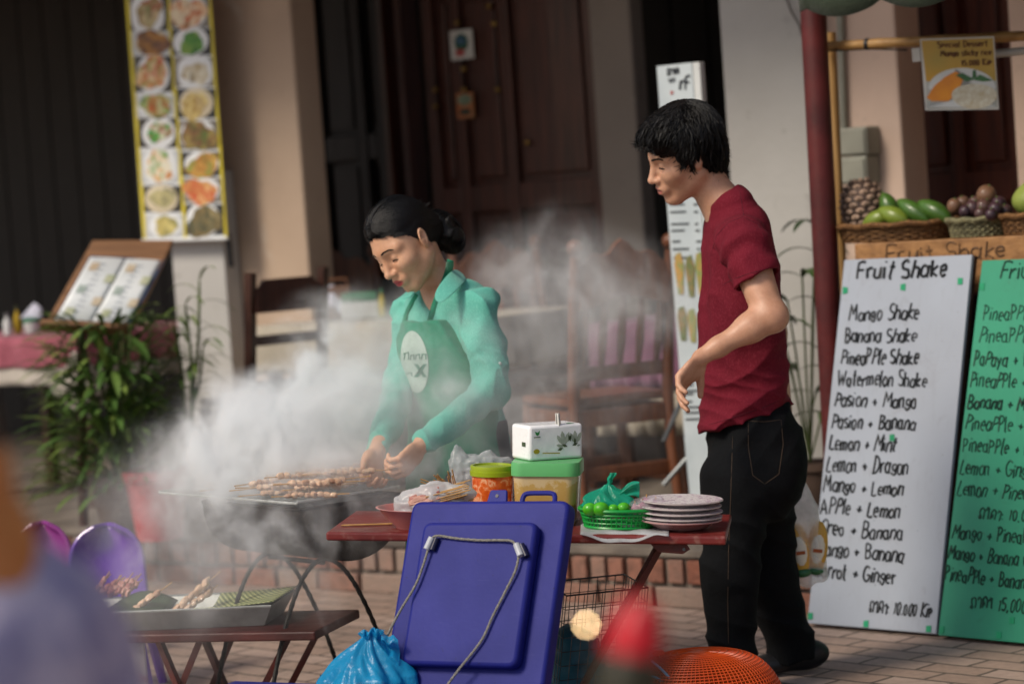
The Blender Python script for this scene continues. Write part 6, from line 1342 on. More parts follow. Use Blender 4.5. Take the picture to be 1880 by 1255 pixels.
def face_bits(H, body, parent, fem, look=(-.25, 0)):
    bv = bvh_of(body); d = -H.f
    for s in (-1, 1):
        c = H(.0752, s*.0325, .008); mb = MB(); mb.ball(c, .0118*H.s, 16, 12); mb.build('eye', EYE, parent)
        g = (H.f+H.u*(-.42 if fem else -.16)-H.l*.02).normalized(); mb = MB(); mb.ball(c+g*.0072*H.s, (.0060*H.s, .0060*H.s, .0051*H.s), 14, 8, frame(g)); mb.build('iris', IRIS, parent)
        bpts = [H(.12, s*.012, .0335), H(.12, s*.024, .0375), H(.12, s*.040, .0370), H(.12, s*.053, .030)] if fem else [H(.12, s*.011, .029), H(.12, s*.024, .0325), H(.12, s*.040, .0335), H(.12, s*.054, .029)]
        tube_on(bv, bpts, .0040 if fem else .0056, 0, 'eyebrow', HAIRM, parent, d, -.0004, .45)
        zz = .0058 if not fem else .0026; tube_on(bv, [H(.12, s*(.0185 if not fem else .0235), zz-.0025), H(.12, s*.026, zz), H(.12, s*.036, zz+.0004), H(.12, s*.0485, zz-.002)], .0019 if not fem else .0017, 0, 'eyelash', HAIRM, parent, d, .0004)
        tube_on(bv, [H(.12, s*.0235, -.002), H(.12, s*.030, -.0042), H(.12, s*.040, -.0038), H(.12, s*.047, .0)], .0006, 0, 'lower_lid', pm('lid_shadow', '#8a5a44', None, .6), parent, d, -.0002)
    tube_on(bv, [H(.13, -.0195, -.0597), H(.13, -.008, -.0585), H(.13, 0, -.0595), H(.13, .008, -.0585), H(.13, .0195, -.0597)], .0009, 0, 'mouth_line', pm('mouth_dark', '#4a1f1c', None, .5), parent, d, -.0002)
    return bv
def rg(x): return 1-2*np.abs(np.sin(x*.5))**.75          # cloth creases: sharp crests, wide hollows
def wrinkle(dirs, amp, sc, seed=0):
    D = np.array(dirs, np.float32)
    def f(P): return amp*np.sin(P@D+2.2*vnoise(P, sc, seed))
    return f
# ------------------------------------------------------------------ the man in the dark red T-shirt
def J(px, py, y): return W(px, py, y)
mt = thing('person', Vector((.62, 7.1, 0)), 'man in a heathered dark red t-shirt and black jeans leaning to look at the grill', 'person')
fm_ = Vector((-.985, -.17, 0)).normalized(); lm = Vector((.17, -.985, 0)).normalized()
HM = Head(W(1259, 287.5, 7.08), img_frame((-.9, -.39, .19)), img_frame((.31, -.20, .93)), 1.015)
def secs(S, y, f, l, da=0, db=0): return [(W(px, py, y), f, l, a+da, b+db) for px, py, a, b in S]
MS = [(1380, 790, .085, .115), (1368, 700, .088, .112), (1364, 615, .098, .132), (1362, 520, .090, .140), (1354, 428, .070, .148), (1338, 382, .046, .085)]
BM = Field(); BM.loft(secs(MS, 7.1, fm_, lm), .03)
sh_n, el_n, wr_n = J(1366, 448, 6.935), J(1413, 580, 6.845), J(1288, 655, 6.825)
sh_f, el_f, wr_f = J(1345, 452, 7.27), J(1415, 610, 7.30), J(1440, 800, 7.27)
BM.cap(W(1340, 405, 7.1), HM(-.028, 0, -.045), .058, .052, .04)
BM.cap(W(1352, 425, 7.0), sh_n, .05, .058, .04).cap(W(1350, 425, 7.2), sh_f, .05, .058, .04)
BM.cap(sh_n, el_n, .054, .042, .03).ell(el_n+Vector((.016, 0, -.004)), (.032, .030, .034), k=.03).cap(el_n, el_n.lerp(wr_n, .28), .034, .036, .025).cap(el_n.lerp(wr_n, .28), el_n.lerp(wr_n, .75), .036, .025, .03).cap(el_n.lerp(wr_n, .75), wr_n, .0255, .0225, .02)
BM.cap(sh_f, el_f, .055, .045, .03).cap(el_f, wr_f, .043, .028, .02)
for s_, (hp, kn, an) in enumerate(((J(1362, 860, 7.04), J(1340, 1055, 6.99), J(1345, 1205, 6.99)), (J(1398, 860, 7.2), J(1415, 1060, 7.21), J(1455, 1180, 7.26)))):
    BM.cap(hp, kn, .062, .050, .03).cap(kn, an, .05, .036, .02)
add_head(BM, HM, False, .6)
add_hand(BM, wr_n+(wr_n-el_n).normalized()*.004, J(1240, 716, 6.80)-wr_n, Vector((.62, .75, .1)), .185, (.52, .42, .30), 1, .16, thumb=(.55, .62, .35), tc=.2)
add_hand(BM, wr_f, J(1448, 850, 7.27)-wr_f, Vector((-.9, .3, 0)), .18, (1.1, 1.2, .9), 1, .05)
bodym = BM.mesh('body', .0026, SKIN, mt, smooth=2, attr={'lip': lipmask(HM)})
mbv = face_bits(HM, bodym, mt, False)
# t-shirt
SM = Field(); SM.loft(secs([(1366, 775, .128, .155), (1366, 720, .127, .146), (1362, 640, .124, .144), (1360, 520, .110, .150), (1353, 425, .090, .160), (1338, 378, .066, .108)], 7.1, fm_, lm), .03)
sd = (el_n-sh_n).normalized(); sdf = (el_f-sh_f).normalized()
def sleeve(sh, sd_, inn, tilt):
    A = Field(); se = sh+sd_*.115; A.cap(inn, sh, .058, .066, .04).cap(sh, se+sd_*.05, .066, .076, .03)
    cp_ = np.array(se+fm_*.004, np.float32); cn_ = np.array((sd_*.92+tilt).normalized(), np.float32)
    ia, ib = np.array(sh+sd_*.05, np.float32), np.array(se+sd_*.10, np.float32)
    def f(P):
        d = A.ev(P, cull=False).astype(np.float32)+(.004*np.sin(P@np.array(sd_*90, np.float32)+2.5*vnoise(P, 14, 3))).astype(np.float32)
        d = np.maximum(d, (P-cp_)@cn_); return np.maximum(d, -Field.prim(('c', ia, ib, .052, .069), P))
    return f, sh.lerp(se, .5)
f1, c1_ = sleeve(sh_n, sd, W(1352, 425, 7.0), Vector((.18, 0, -.15))); f2, c2_ = sleeve(sh_f, sdf, W(1350, 425, 7.2), Vector((0, 0, 0)))
def tee_disp(P):
    z = P[:, 2]; q = P-np.array(W(1365, 640, 7.1), np.float32); fx = q@np.array(fm_, np.float32)
    low = np.clip((1.02-z)/.25, 0, 1); v = 2.5*vnoise(P, 9, 2)
    d = -.0085*low*rg(z*62+fx*38+v) - .004*low*rg(z*120-fx*55+2*vnoise(P, 14, 5))
    mid = np.clip(1-np.abs(z-1.12)/.22, 0, 1); d -= .0055*mid*rg(z*34-fx*48+2.4*vnoise(P, 8, 4))
    front = np.clip((fx-.05)/.06, 0, 1); d += .006*front*mid*np.sin(z*9+q@np.array(lm, np.float32)*80+1.5)
    return d+.0025*vnoise(P, 26, 8)
SM.disp = tee_disp
hemP = W(1290, 793, 7.1); hemQ = W(1458, 735, 7.1); hd = (hemQ-hemP).normalized(); hn = hd.cross(lm); hn = hn if hn.z < 0 else -hn
SM.plane(hemP, hn, .003)
SM.fn(f1, .012, 'u', np.array(c1_, np.float32), .26); SM.fn(f2, .012, 'u', np.array(c2_, np.float32), .26)
SM.ell(W(1318, 348, 7.1), (.064, .078, .044), (Vector((.80, 0, .60)).normalized(), Vector((0, 1, 0)), Vector((-.60, 0, .80)).normalized()), .006, 's')
TEE = cloth_mat('tee_maroon', '#701628', '#5c1120', '#7c2a38', 420, .89)
shirtm = SM.mesh('t_shirt', .0036, TEE, mt, smooth=1)
sbv = bvh_of(shirtm)
# seams
SEAM = pm('seam_maroon', '#520f1f', None, .95)
tube_on(sbv, [W(1358, 350, 6.9), W(1362, 375, 6.9), W(1366, 400, 6.9)], .0008, 0, 'seam', SEAM, mt, None, .0002)
tube_on(sbv, [W(1304, 470, 6.9), W(1316, 432, 6.9), W(1338, 408, 6.9), W(1364, 398, 6.9), W(1392, 412, 6.9), W(1412, 450, 6.9)], .0008, 0, 'seam', SEAM, mt, None, .0002)
tube_on(sbv, [W(1326, 523, 6.8), W(1345, 513, 6.8), W(1375, 502, 6.8), W(1408, 494, 6.8)], .0008, 0, 'seam', SEAM, mt, None, .0002)
tube_on(sbv, [W(1293, 782, 6.8), W(1340, 768, 6.8), W(1400, 748, 6.8), W(1450, 728, 6.8)], .0008, 0, 'seam', SEAM, mt, None, .0002)
# jeans
TM = Field(); TM.loft(secs([(1369, 700, .100, .122), (1372, 740, .108, .130), (1382, 800, .128, .150), (1388, 880, .128, .165)], 7.1, fm_, lm), .03)
TM.ell(W(1425, 838, 7.03), (.082, .09, .11), k=.05).ell(W(1425, 838, 7.19), (.082, .09, .11), k=.05)
for hp, kn, an, r in ((J(1353, 880, 7.02), J(1340, 1050, 6.99), J(1346, 1256, 6.99), (.103, .079, .064)), (J(1395, 880, 7.17), J(1410, 1055, 7.21), J(1468, 1238, 7.27), (.104, .081, .066))):
    TM.cap(hp, kn, r[0], r[1], .03).cap(kn, an, r[1], r[2], .025)
TM.plane(W(1372, 690, 7.1), (0, 0, 1), .003); 
zc_ = G(1345, 1284).z+.02; TM.plane((0, 0, .035), (0, 0, -1), .003)
def jean_disp(P):
    z = P[:, 2]; kn = np.exp(-((z-.42)/.11)**2); an = np.exp(-((z-.1)/.1)**2); cr = np.exp(-((z-.78)/.1)**2)
    return -.005*kn*rg(z*75+P[:, 0]*45+2.5*vnoise(P, 9, 1))-.008*an*rg(z*70+P[:, 0]*30+2.5*vnoise(P, 10, 2))-.006*cr*rg(z*60-P[:, 0]*70+2*vnoise(P, 8, 3))+.003*vnoise(P, 22, 4)
TM.disp = jean_disp
JEAN = cloth_mat('jeans_black', '#090b0e', '#060709', '#0e1216', 500, .9, 4)
jm = TM.mesh('jeans', .0045, JEAN, mt, smooth=1); jbv = bvh_of(jm); THR = pm('thread_brown', '#4a3a2c', None, .8)
for pts in (((1374, 772), (1402, 774), (1434, 770)), ((1374, 772), (1374, 820), (1382, 872), (1404, 888)), ((1434, 770), (1438, 815), (1430, 870), (1404, 888)), ((1345, 800), (1342, 900), (1338, 1000), (1336, 1100), (1338, 1200))):
    tube_on(jbv, [W(x, y, 6.9) for x, y in pts], .0010, 0, 'stitching', THR, mt, None, .0002)
# shoes
SHO = pm('shoe_black', '#1a1a1c', '#121214', .5, 20)
for c, d in ((J(1340, 1270, 6.99), Vector((-1, -.15, 0)).normalized()), (J(1486, 1240, 7.27), Vector((-.9, -.25, 0)).normalized())):
    c = Vector((c.x, c.y, 0)); sd_ = Vector((-d.y, d.x, 0)); SF = Field(); SF.ell(c+d*.01+EZ*.05, (.075, .042, .045), (d, sd_, EZ), .02).ell(c+d*.12+EZ*.034, (.075, .044, .03), (d, sd_, EZ), .03).plane((0, 0, .002), (0, 0, -1), .004); SF.mesh('shoe', .006, SHO, mt)
# hair
def hair_shell(H, c, R, cuts, name, mat, parent, disp, h=.0032, extra=None):
    F = Field(); F.ell(H(*c), [r*H.s for r in R], H.ax(), .01)
    if extra: extra(F)
    for p, n in cuts: F.plane(H(*p), H.f*n[0]+H.l*n[1]+H.u*n[2], .012)
    F.disp = disp; return F.mesh(name, h, mat, parent, smooth=1)
def crown_disp(H, cx, amp):
    def f(P):
        x, y, z = H.loc(P); a = np.arctan2(y-cx[1], x-cx[0]); r = np.sqrt((x-cx[0])**2+(y-cx[1])**2)
        return amp*(np.sin(a*19+3*vnoise(P, 16, 2)+r*12)+.7*np.sin(a*37+4*vnoise(P, 30, 3)))*np.clip(r*16, .2, 1)+amp*1.6*vnoise(P, 18, 4)
    return f
def mh_extra(F):
    A = HM.ax(); F.ell(HM(-.058, 0, -.010), (.056, .070, .072), A, .03); F.ell(HM(.068, .010, .084), (.050, .066, .036), (HM.f*.9-HM.u*.43, HM.l, HM.u*.9+HM.f*.43), .05)
    for sg_ in (-1, 1): F.ell(HM(.018, sg_*.066, .022), (.022, .018, .040), A, .02)
hairm = hair_shell(HM, (-.016, 0, .054), (.108, .090, .098), [((.086, 0, .058), (.72, 0, -.69)), ((-.08, 0, -.068), (.25, 0, -.97))], 'hair', HAIRM, mt, crown_disp(HM, (-.03, .0), .0018), extra=mh_extra)
def flow_strands(H, c, R, crown, n, L, lift, drop, keep, seed, seg=7, endcut=None, twist=.35):
    rs = np.random.RandomState(seed); out = []; C = Vector(c); Rr = Vector(R); cr_ = Vector(crown).normalized()
    while len(out) < n:
        q = Vector(rs.normal(size=3)).normalized()
        if not keep(q): continue
        P = []; ln = L*rs.uniform(.55, 1.1); p = q.copy(); tw = rs.normal()*twist; base = 1.005+rs.uniform(0, .02); lf = lift*rs.uniform(.2, 1)
        for i in range(seg):
            u = i/(seg-1); sc = base+lf*u*u
            w_ = H(C.x+p.x*Rr.x*sc, C.y+p.y*Rr.y*sc, C.z+p.z*Rr.z*sc)-EZ*drop*u*u; P.append(w_)
            t = (p-cr_*p.dot(cr_)); t = t if t.length > .05 else Vector((rs.normal(), rs.normal(), 0)); t = (t-p*t.dot(p)); t = t.normalized()+p.cross(t.normalized())*tw
            p = (p+t*(ln/seg/.1)).normalized()
        out.append(P)
    return out
crn = HM(-.045, .012, .15); mdn = HM(-.016, 0, .054)
def mflow(p, n):
    d = (p-crn); x, y, z = HM.loc(np.array([list(p)], np.float32)); fr = max(0., min(1., (float(x[0])-.0)/.06)); return d.normalized()+HM.f*fr*.9-EZ*(.55-.5*fr)+HM.l*fr*.25
PS = hair_on(hairm, mflow, 9000, .042, .0070, 3, .004, jit=.28)
PS += hair_on(hairm, mflow, 350, .05, .016, 8, .004, jit=.6)
strands('hair_strand', PS, HAIRM, mt, .00115)['kind'] = 'stuff'
# carrier bag in the far hand
bagm = thing('carrier_bag', W(1480, 1060, 7.30), 'thin white plastic bag of packaged snacks hanging from the hand of the man in red', 'plastic bag')
yb_ = 7.31; BF = Field(); BF.cap(W(1462, 872, yb_), W(1470, 930, yb_), .012, .045, .02).loft([(W(1470, 935, yb_), Vector((1, 0, 0)), Vector((0, 1, 0)), .05, .03), (W(1478, 1000, yb_), Vector((1, 0, 0)), Vector((0, 1, 0)), .062, .035), (W(1482, 1055, yb_), Vector((1, 0, 0)), Vector((0, 1, 0)), .060, .032)], .02)
BF.disp = lambda P: .004*np.sin(P[:, 0]*110+P[:, 2]*18+2*vnoise(P, 14))+.0025*vnoise(P, 50, 3)
BF.mesh('film', .004, plastic_film('bag_film', '#ffffff', .50, .3, .6), bagm)
SNK = pm('snack_pack', '#e0b04a', '#d09a38', .35, 14, tint='#efe8d0'); SNG = pm('snack_green', '#3f7a4a', None, .4); SNO = pm('snack_orange', '#c8642a', None, .4)
for i, (px, py, dy, rot, lb) in enumerate(((1468, 1010, -.020, 4, 'yellow snack pack with an oval label nearest the man in the carrier bag'), (1500, 1006, -.012, -9, 'yellow snack pack at the outer side of the carrier bag'))):
    c = W(px, py, yb_+dy); t = thing('snack_pack', c, lb, 'snack pack', 'snack packs in the carrier bag'); a = R_(rot); ux = Vector((math.cos(a), 0, math.sin(a))); uz = Vector((-math.sin(a), 0, math.cos(a)))
    mb = MB(); mb.ball(c, (.031, .020, .080), 16, 10, (ux, Vector((0, 1, 0)), uz)); mb.build('pouch', SNK, t)
    mb = MB(); mb.tint = 1; mb.ball(c-Vector((0, .010, 0)), (.022, .0125, .050), 16, 10, (ux, Vector((0, 1, 0)), uz)); mb.build('oval_label', SNK, t)
    mb = MB(); mb.box(c-Vector((0, .0225, 0))-uz*.004, (.026, .002, .010), (ux, Vector((0, 1, 0)), uz)); mb.build('orange_mark', SNO, t, smooth=False)
    mb = MB(); mb.ball(c-Vector((0, .006, 0))-uz*.064, (.026, .016, .014), 12, 8, (ux, Vector((0, 1, 0)), uz)); mb.build('green_end', SNG, t)
# ------------------------------------------------------------------ the woman at the grill
wt = thing('person', Vector((-.14, 7.28, 0)), 'woman in mint shirt and green apron with a low bun tending the grill', 'person')
fw = Vector((-.76, -.65, 0)).normalized(); lw_ = Vector((.65, -.76, 0)).normalized()
HW = Head(W(748, 449, 7.20), img_frame((-.579, -.625, .524)), img_frame((.561, .162, .812)), 1.0)
WS = [(852, 860, .112, .160), (843, 750, .094, .132), (827, 625, .104, .146), (818, 560, .078, .150), (806, 520, .046, .075)]
BWm = Field(); BWm.loft(secs(WS, 7.27, fw, lw_), .03)
s1, e1, w1 = J(882, 562, 7.14), J(902, 715, 7.07), J(776, 813, 6.90); s2, e2, w2_ = J(757, 572, 7.38), J(738, 710, 7.26), J(692, 828, 6.95)
BWm.cap(W(804, 528, 7.27), HW(-.032, 0, -.040), .047, .043, .03)
for s_, e_, w_ in ((s1, e1, w1), (s2, e2, w2_)): BWm.cap(W(815, 545, 7.27).lerp(s_, .4), s_, .034, .036, .04).cap(s_, e_, .036, .032, .03).cap(e_, w_, .032, .024, .02)
for hx, yy in ((842, 7.30), (872, 7.16)): BWm.cap(J(hx, 880, yy), J(hx+8, 1090, yy), .07, .05, .03).cap(J(hx+8, 1090, yy), Vector((J(hx+20, 1290, yy).x, yy, .06)), .048, .035, .02)
add_head(BWm, HW, True, 1.15)
add_hand(BWm, w1+(w1-e1).normalized()*.012, J(746, 850, 6.865)-w1, Vector((-.45, -.2, -.85)), .165, (.75, .8, .6), -1, .05, thumb=(.7, .5, .3))
add_hand(BWm, w2_+(w2_-e2).normalized()*.012, J(682, 868, 6.915)-w2_, Vector((-.75, -.55, .2)), .165, (.65, .8, .6), -1, .05, thumb=(.8, .35, .35))
bodyw = BWm.mesh('body', .0026, SKINW, wt, smooth=2, attr={'lip': lipmask(HW)})
wbv = face_bits(HW, bodyw, wt, True)
# shirt
SW = Field(); SW.loft(secs([(848, 800, .118, .160), (842, 740, .112, .152), (826, 630, .116, .150), (817, 562, .088, .150), (807, 530, .062, .092)], 7.27, fw, lw_), .03)
SW.cap(W(815, 548, 7.27).lerp(s1, .4), s1, .050, .048, .05).cap(s1, s1.lerp(e1, .45), .048, .056, .03).cap(s1.lerp(e1, .45), e1, .056, .056, .02).cap(e1, e1.lerp(w1, .93), .052, .036, .02)
SW.cap(W(815, 548, 7.27).lerp(s2, .4), s2, .05, .056, .04).cap(s2, e2, .054, .050, .03).cap(e2, e2.lerp(w2_, .93), .049, .035, .02)
aN, aE = np.array(e1, np.float32), np.array(e2, np.float32)
def wshirt_disp(P):
    d = 0
    for s_, e_, w_, sd_ in ((s1, e1, w1, 1), (s2, e2, w2_, 5)):
        S, E, Wd = [np.array(v, np.float32) for v in (s_, e_, w_)]; de = np.linalg.norm(P-E, axis=1); ua = (E-S)/np.linalg.norm(E-S); uf = (Wd-E)/np.linalg.norm(Wd-E)
        near = np.exp(-(de/.13)**2); m_ = .5+.5*vnoise(P, 9, sd_+7); d = d-.0075*near*m_*rg(P@(ua*62-uf*70)+4.2*vnoise(P, 9, sd_))-.0045*near*(1-m_)*rg(P@(ua*40+uf*105)+4*vnoise(P, 12, sd_+1))
        dw = np.linalg.norm(P-Wd, axis=1); d = d-.0035*np.exp(-(dw/.10)**2)*rg(P@(uf*120)+4*vnoise(P, 13, sd_+2)); ds_ = np.linalg.norm(P-S, axis=1); d = d-.005*np.exp(-(ds_/.12)**2)*rg(P@(ua*45+np.array(fw)*60)+3.5*vnoise(P, 9, sd_+3))
    z = P[:, 2]; d = d-.0055*rg(z*38+P@np.array(lw_, np.float32)*30+2.6*vnoise(P, 8, 3))*np.clip((1.25-z)/.2, .15, 1)
    return d+.004*vnoise(P, 17, 9)+.0025*np.sin(P@np.array(lw_*75, np.float32)-z*22+4*vnoise(P, 10, 11))
SW.disp = wshirt_disp
vc = np.array(W(776, 560, 7.13), np.float32)
SW.cap(HW(.01, .0, -.12), W(777, 590, 7.165), .050, .010, .006, 's')
SW.ell(HW(-.02, 0, -.088), (.056, .056, .052), HW.ax(), .006, 's')
MINT = cloth_mat('shirt_mint', '#62b6a5', '#54a695', '#7ac6b6', 460)
shw = SW.mesh('shirt', .0036, MINT, wt, smooth=1); swb = bvh_of(shw)
# collar flaps
def flap(pts, name='collar'):
    P = []
    for px, py, dy, out in pts: P.append(W(px, py, dy))
    mb = MB(); n = len(P)//2; mb.add(P, [(i, i+1, n+i+1, n+i) for i in range(n-1)]); return mb.build(name, MINT, wt, solid=.004, sub=2)
flap([(838, 490, 7.25, 0), (826, 497, 7.15, 0), (806, 520, 7.10, 0), (793, 545, 7.085, 0), (862, 512, 7.22, 0), (850, 522, 7.11, 0), (828, 545, 7.07, 0), (806, 562, 7.065, 0)])
flap([(765, 535, 7.16, 0), (758, 538, 7.13, 0), (756, 545, 7.11, 0), (752, 535, 7.17, 0), (740, 540, 7.15, 0), (735, 552, 7.12, 0)])
# jeans and apron
TW = Field(); TW.loft(secs([(845, 770, .112, .150), (853, 860, .122, .172), (855, 900, .118, .17)], 7.27, fw, lw_), .03)
for hx, yy in ((842, 7.30), (872, 7.16)): TW.cap(J(hx, 890, yy), J(hx+8, 1090, yy), .09, .068, .03).cap(J(hx+8, 1090, yy), Vector((J(hx+20, 1290, yy).x, yy, .04)), .066, .055, .02)
TW.plane(W(845, 772, 7.27), (0, 0, 1), .003).plane((0, 0, .02), (0, 0, -1), .003); TW.disp = lambda P: .004*vnoise(P, 16, 2)
TW.mesh('jeans', .007, cloth_mat('jeans_grey', '#2c333b', '#20262d', None, 400), wt, smooth=1)
for hx, yy in ((870, 7.30), (900, 7.16)):
    c = Vector((J(hx, 1290, yy).x, yy, 0)); SF = Field(); SF.ell(c+fw*.05+EZ*.035, (.12, .042, .035), (fw, lw_, EZ), .02).plane((0, 0, .002), (0, 0, -1), .004); SF.mesh('shoe', .008, SHO, wt)
AP = Field(); AP.loft(secs([(846, 770, .132, .176), (842, 735, .132, .170), (828, 640, .140, .176), (819, 575, .120, .172)], 7.27, fw, lw_), .02)
AP.loft(secs([(846, 770, .130, .175), (853, 860, .152, .19), (862, 1052, .17, .20)], 7.27, fw, lw_), .02)
cA = np.array(W(826, 620, 7.27), np.float32); lA_ = np.array(lw_, np.float32); fA = np.array(fw, np.float32)
def ap_side(P):
    z = P[:, 2]; top_z = W(770, 592, 7.13).z; w_ = np.clip(.088+(top_z-z)*.55, .088, .19); q = P-cA; return np.maximum(np.abs(q@lA_-.0)-w_, -(q@fA)-.0)
AP.fn(ap_side, .004).plane(W(770, 592, 7.12), (0, 0, 1), .003).plane(W(740, 1052, 7.15), (0, 0, -1), .003)
AP.disp = lambda P: .006*np.sin(P@lA_*55+1.8*vnoise(P, 6, 2))*np.clip((.85-P[:, 2])/.3, 0, 1)+.003*np.sin(P[:, 2]*40+P@lA_*50+2*vnoise(P, 9, 3))+.002*vnoise(P, 26, 5)
APR = cloth_mat('apron_green', '#1a8a6c', '#147658', None, 460)
apm = AP.mesh('apron', .004, APR, wt, smooth=1); abv = bvh_of(apm)
# neck strap
def onto(bvs, px, py, y, off):
    r = ray(px, py).normalized(); best = None
    for b in bvs:
        h = b.ray_cast(CAMP, r, 20)
        if h[0] is not None and (best is None or h[3] < best[3]): best = h
    return (best[0]-r*off) if best else W(px, py, y)
STR = [onto([swb, wbv], *p, 7.1, .013) for p in ((827, 478), (823, 500), (815, 522), (805, 545), (797, 568), (789, 598))]
mb = MB(); mb.strip(cat_rom(STR, 5), [.018, .018]+[.022]*24, -FWD); mb.build('neck_strap', APR, wt, solid=.003)
STR = [onto([swb, wbv], *p, 7.1, .006) for p in ((766, 541), (757, 556), (748, 574), (742, 596))]
mb = MB(); mb.strip(cat_rom(STR, 5), .016, -FWD); mb.build('neck_strap', APR, wt, solid=.003)
# printed emblem on the bib
def decal(poly, bvs, off, m, name, parent, n=1):
    P = [onto(bvs, x, y, 7.1, off) for x, y in poly]; c = sum(P, Vector())/len(P); cx = sum(p[0] for p in poly)/len(poly); cy = sum(p[1] for p in poly)/len(poly)
    KK = (1, .86, .72, .58, .44, .3, .15); R3 = [[onto(bvs, cx+(x-cx)*k, cy+(y-cy)*k, 7.1, off) for x, y in poly] for k in KK]; N = len(poly); nk = len(KK); vs = [p for r in R3 for p in r]+[onto(bvs, cx, cy, 7.1, off)]
    mb = MB(); mb.add(vs, [(k*N+i, k*N+(i+1) % N, (k+1)*N+(i+1) % N, (k+1)*N+i) for k in range(nk-1) for i in range(N)]+[((nk-1)*N+i, (nk-1)*N+(i+1) % N, nk*N) for i in range(N)]); return mb.build(name, m, parent)
LGW = pm('print_white', '#a9bcb2', '#94a99e', .8, 20); LGG = pm('print_apron_green', '#1a7a5c', '#14664c', .8, 20)
decal([(761+25*math.cos(t)-5*math.sin(t), 664-57*math.sin(t)) for t in [6.283*i/28 for i in range(28)]], [abv], .003, LGW, 'emblem', wt)
for poly in (((760, 668), (767, 668), (784, 692), (777, 692)), ((777, 668), (784, 668), (767, 692), (759, 692))): decal(poly, [abv], .0045, LGG, 'emblem_letter', wt)
for pts in (((742, 660), (744, 648), (750, 646), (750, 660)), ((753, 660), (754, 652), (760, 651), (760, 659)), ((763, 659), (764, 651), (770, 650), (771, 659)), ((774, 659), (775, 650), (782, 650), (782, 659)), ((742, 648), (740, 680)), ((746, 686), (756, 684), (756, 690))):
    P = [onto([abv], x, y, 7.1, .004) for x, y in pts]; mb = MB(); mb.tube(P, .0018, 5); mb.build('emblem_stroke', LGG, wt)
BTN = pm('button_pearl', '#b9c4c0', None, .3)
for px, py in ((797, 527), (918, 667)):
    p = onto([swb], px, py, 7.1, .001); mb = MB(); mb.ball(p, .005, 10, 6); mb.build('button', BTN, wt)
# hair
def pull_disp(H, t, amp):
    def f(P):
        x, y, z = H.loc(P); a = np.arctan2(y, z-t[2]+.02); return amp*(np.sin(a*26+2.5*vnoise(P, 12, 2))+.5*np.sin(a*51+3*vnoise(P, 25, 3)))
    return f
bunl = (-.122, .006, -.050)
def wh_extra(F):
    A = HW.ax(); F.ell(HW(-.088, 0, -.012), (.04, .05, .05), A, .03); F.ell(HW(.0, 0, .085), (.075, .06, .050), A, .04)
hw_ = hair_shell(HW, (-.012, 0, .040), (.1005, .0785, .0905), [((.072, 0, .076), (.73, 0, -.68)), ((-.02, 0, -.055), (.35, 0, -.94))], 'hair', HAIRM, wt, pull_disp(HW, bunl, .0012), extra=wh_extra)
BNF = Field(); BNF.ell(HW(*bunl), (.043, .050, .070), HW.ax(), .01).ell(HW(-.10, .0, -.03), (.03, .03, .03), HW.ax(), .02)
BNF.disp = lambda P: .0035*np.sin(np.arctan2(HW.loc(P)[2]-bunl[2], HW.loc(P)[0]-bunl[0])*3+HW.loc(P)[1]*240+3*vnoise(P, 22, 3))+.002*vnoise(P, 60, 4)
BNF.mesh('bun', .003, HAIRM, wt, smooth=1)
PS = []; rs = np.random.RandomState(9); bunw = HW(*bunl); tgt_ = HW(-.095, 0, -.035)
wflow = lambda p, n: (tgt_-p).normalized()
PS = hair_on(hw_, wflow, 5200, .075, .0016, 9, 0., jit=.05)
hp0, hn0 = HW(.072, 0, .076), (HW.f*.73-HW.u*.68).normalized(); me_ = hw_.data; wb_ = wt.location
edge_ = [v.co+wb_ for v in me_.vertices if (v.co+wb_-hp0).dot(hn0) > -.010 and (v.co+wb_-hp0).dot(HW.u) > -.10]
def outside(p):
    h = wbv.find_nearest(p); return h[0] is not None and (p-h[0]).dot(h[1]) > .0005 and (p-h[0]).length < .014
edge_ = [p for p in edge_ if outside(p)]
for i in rs.randint(0, len(edge_), 420):
    p = edge_[int(i)]; q = p+hn0*rs.uniform(.0, .005); P = []
    for k in range(6):
        h = wbv.find_nearest(q)
        if h[0] is None or h[1].dot(q-HW(0, 0, .03)) < 0: break
        P.append(h[0]+h[1]*(.0009+.0011*k)); q = h[0]+(tgt_-h[0]).normalized()*.0065
    if len(P) > 3: PS.append(P)
for i in range(420):
    a = rs.uniform(0, 6.28); w0 = rs.uniform(-1, 1); P = []
    for k in range(7):
        an = a+k*.22; rr = math.sqrt(max(1-w0*w0*.7, .1))*(1.0+rs.uniform(0, .05)); P.append(HW(bunl[0]+.044*rr*math.cos(an), bunl[1]+.050*w0*.85, bunl[2]+.071*rr*math.sin(an)))
    PS.append(P)
for i in range(40):   # loose ends above the bun and round the temples
    b = HW(-.085+rs.uniform(-.03, .03), rs.uniform(-.02, .03), .01+rs.uniform(0, .05)); PS.append([b, b+EZ*.012+RT*rs.uniform(-.01, .015), b+EZ*.024+RT*rs.uniform(-.012, .03)])
strands('hair_strand', PS, HAIRM, wt, .0011)['kind'] = 'stuff'
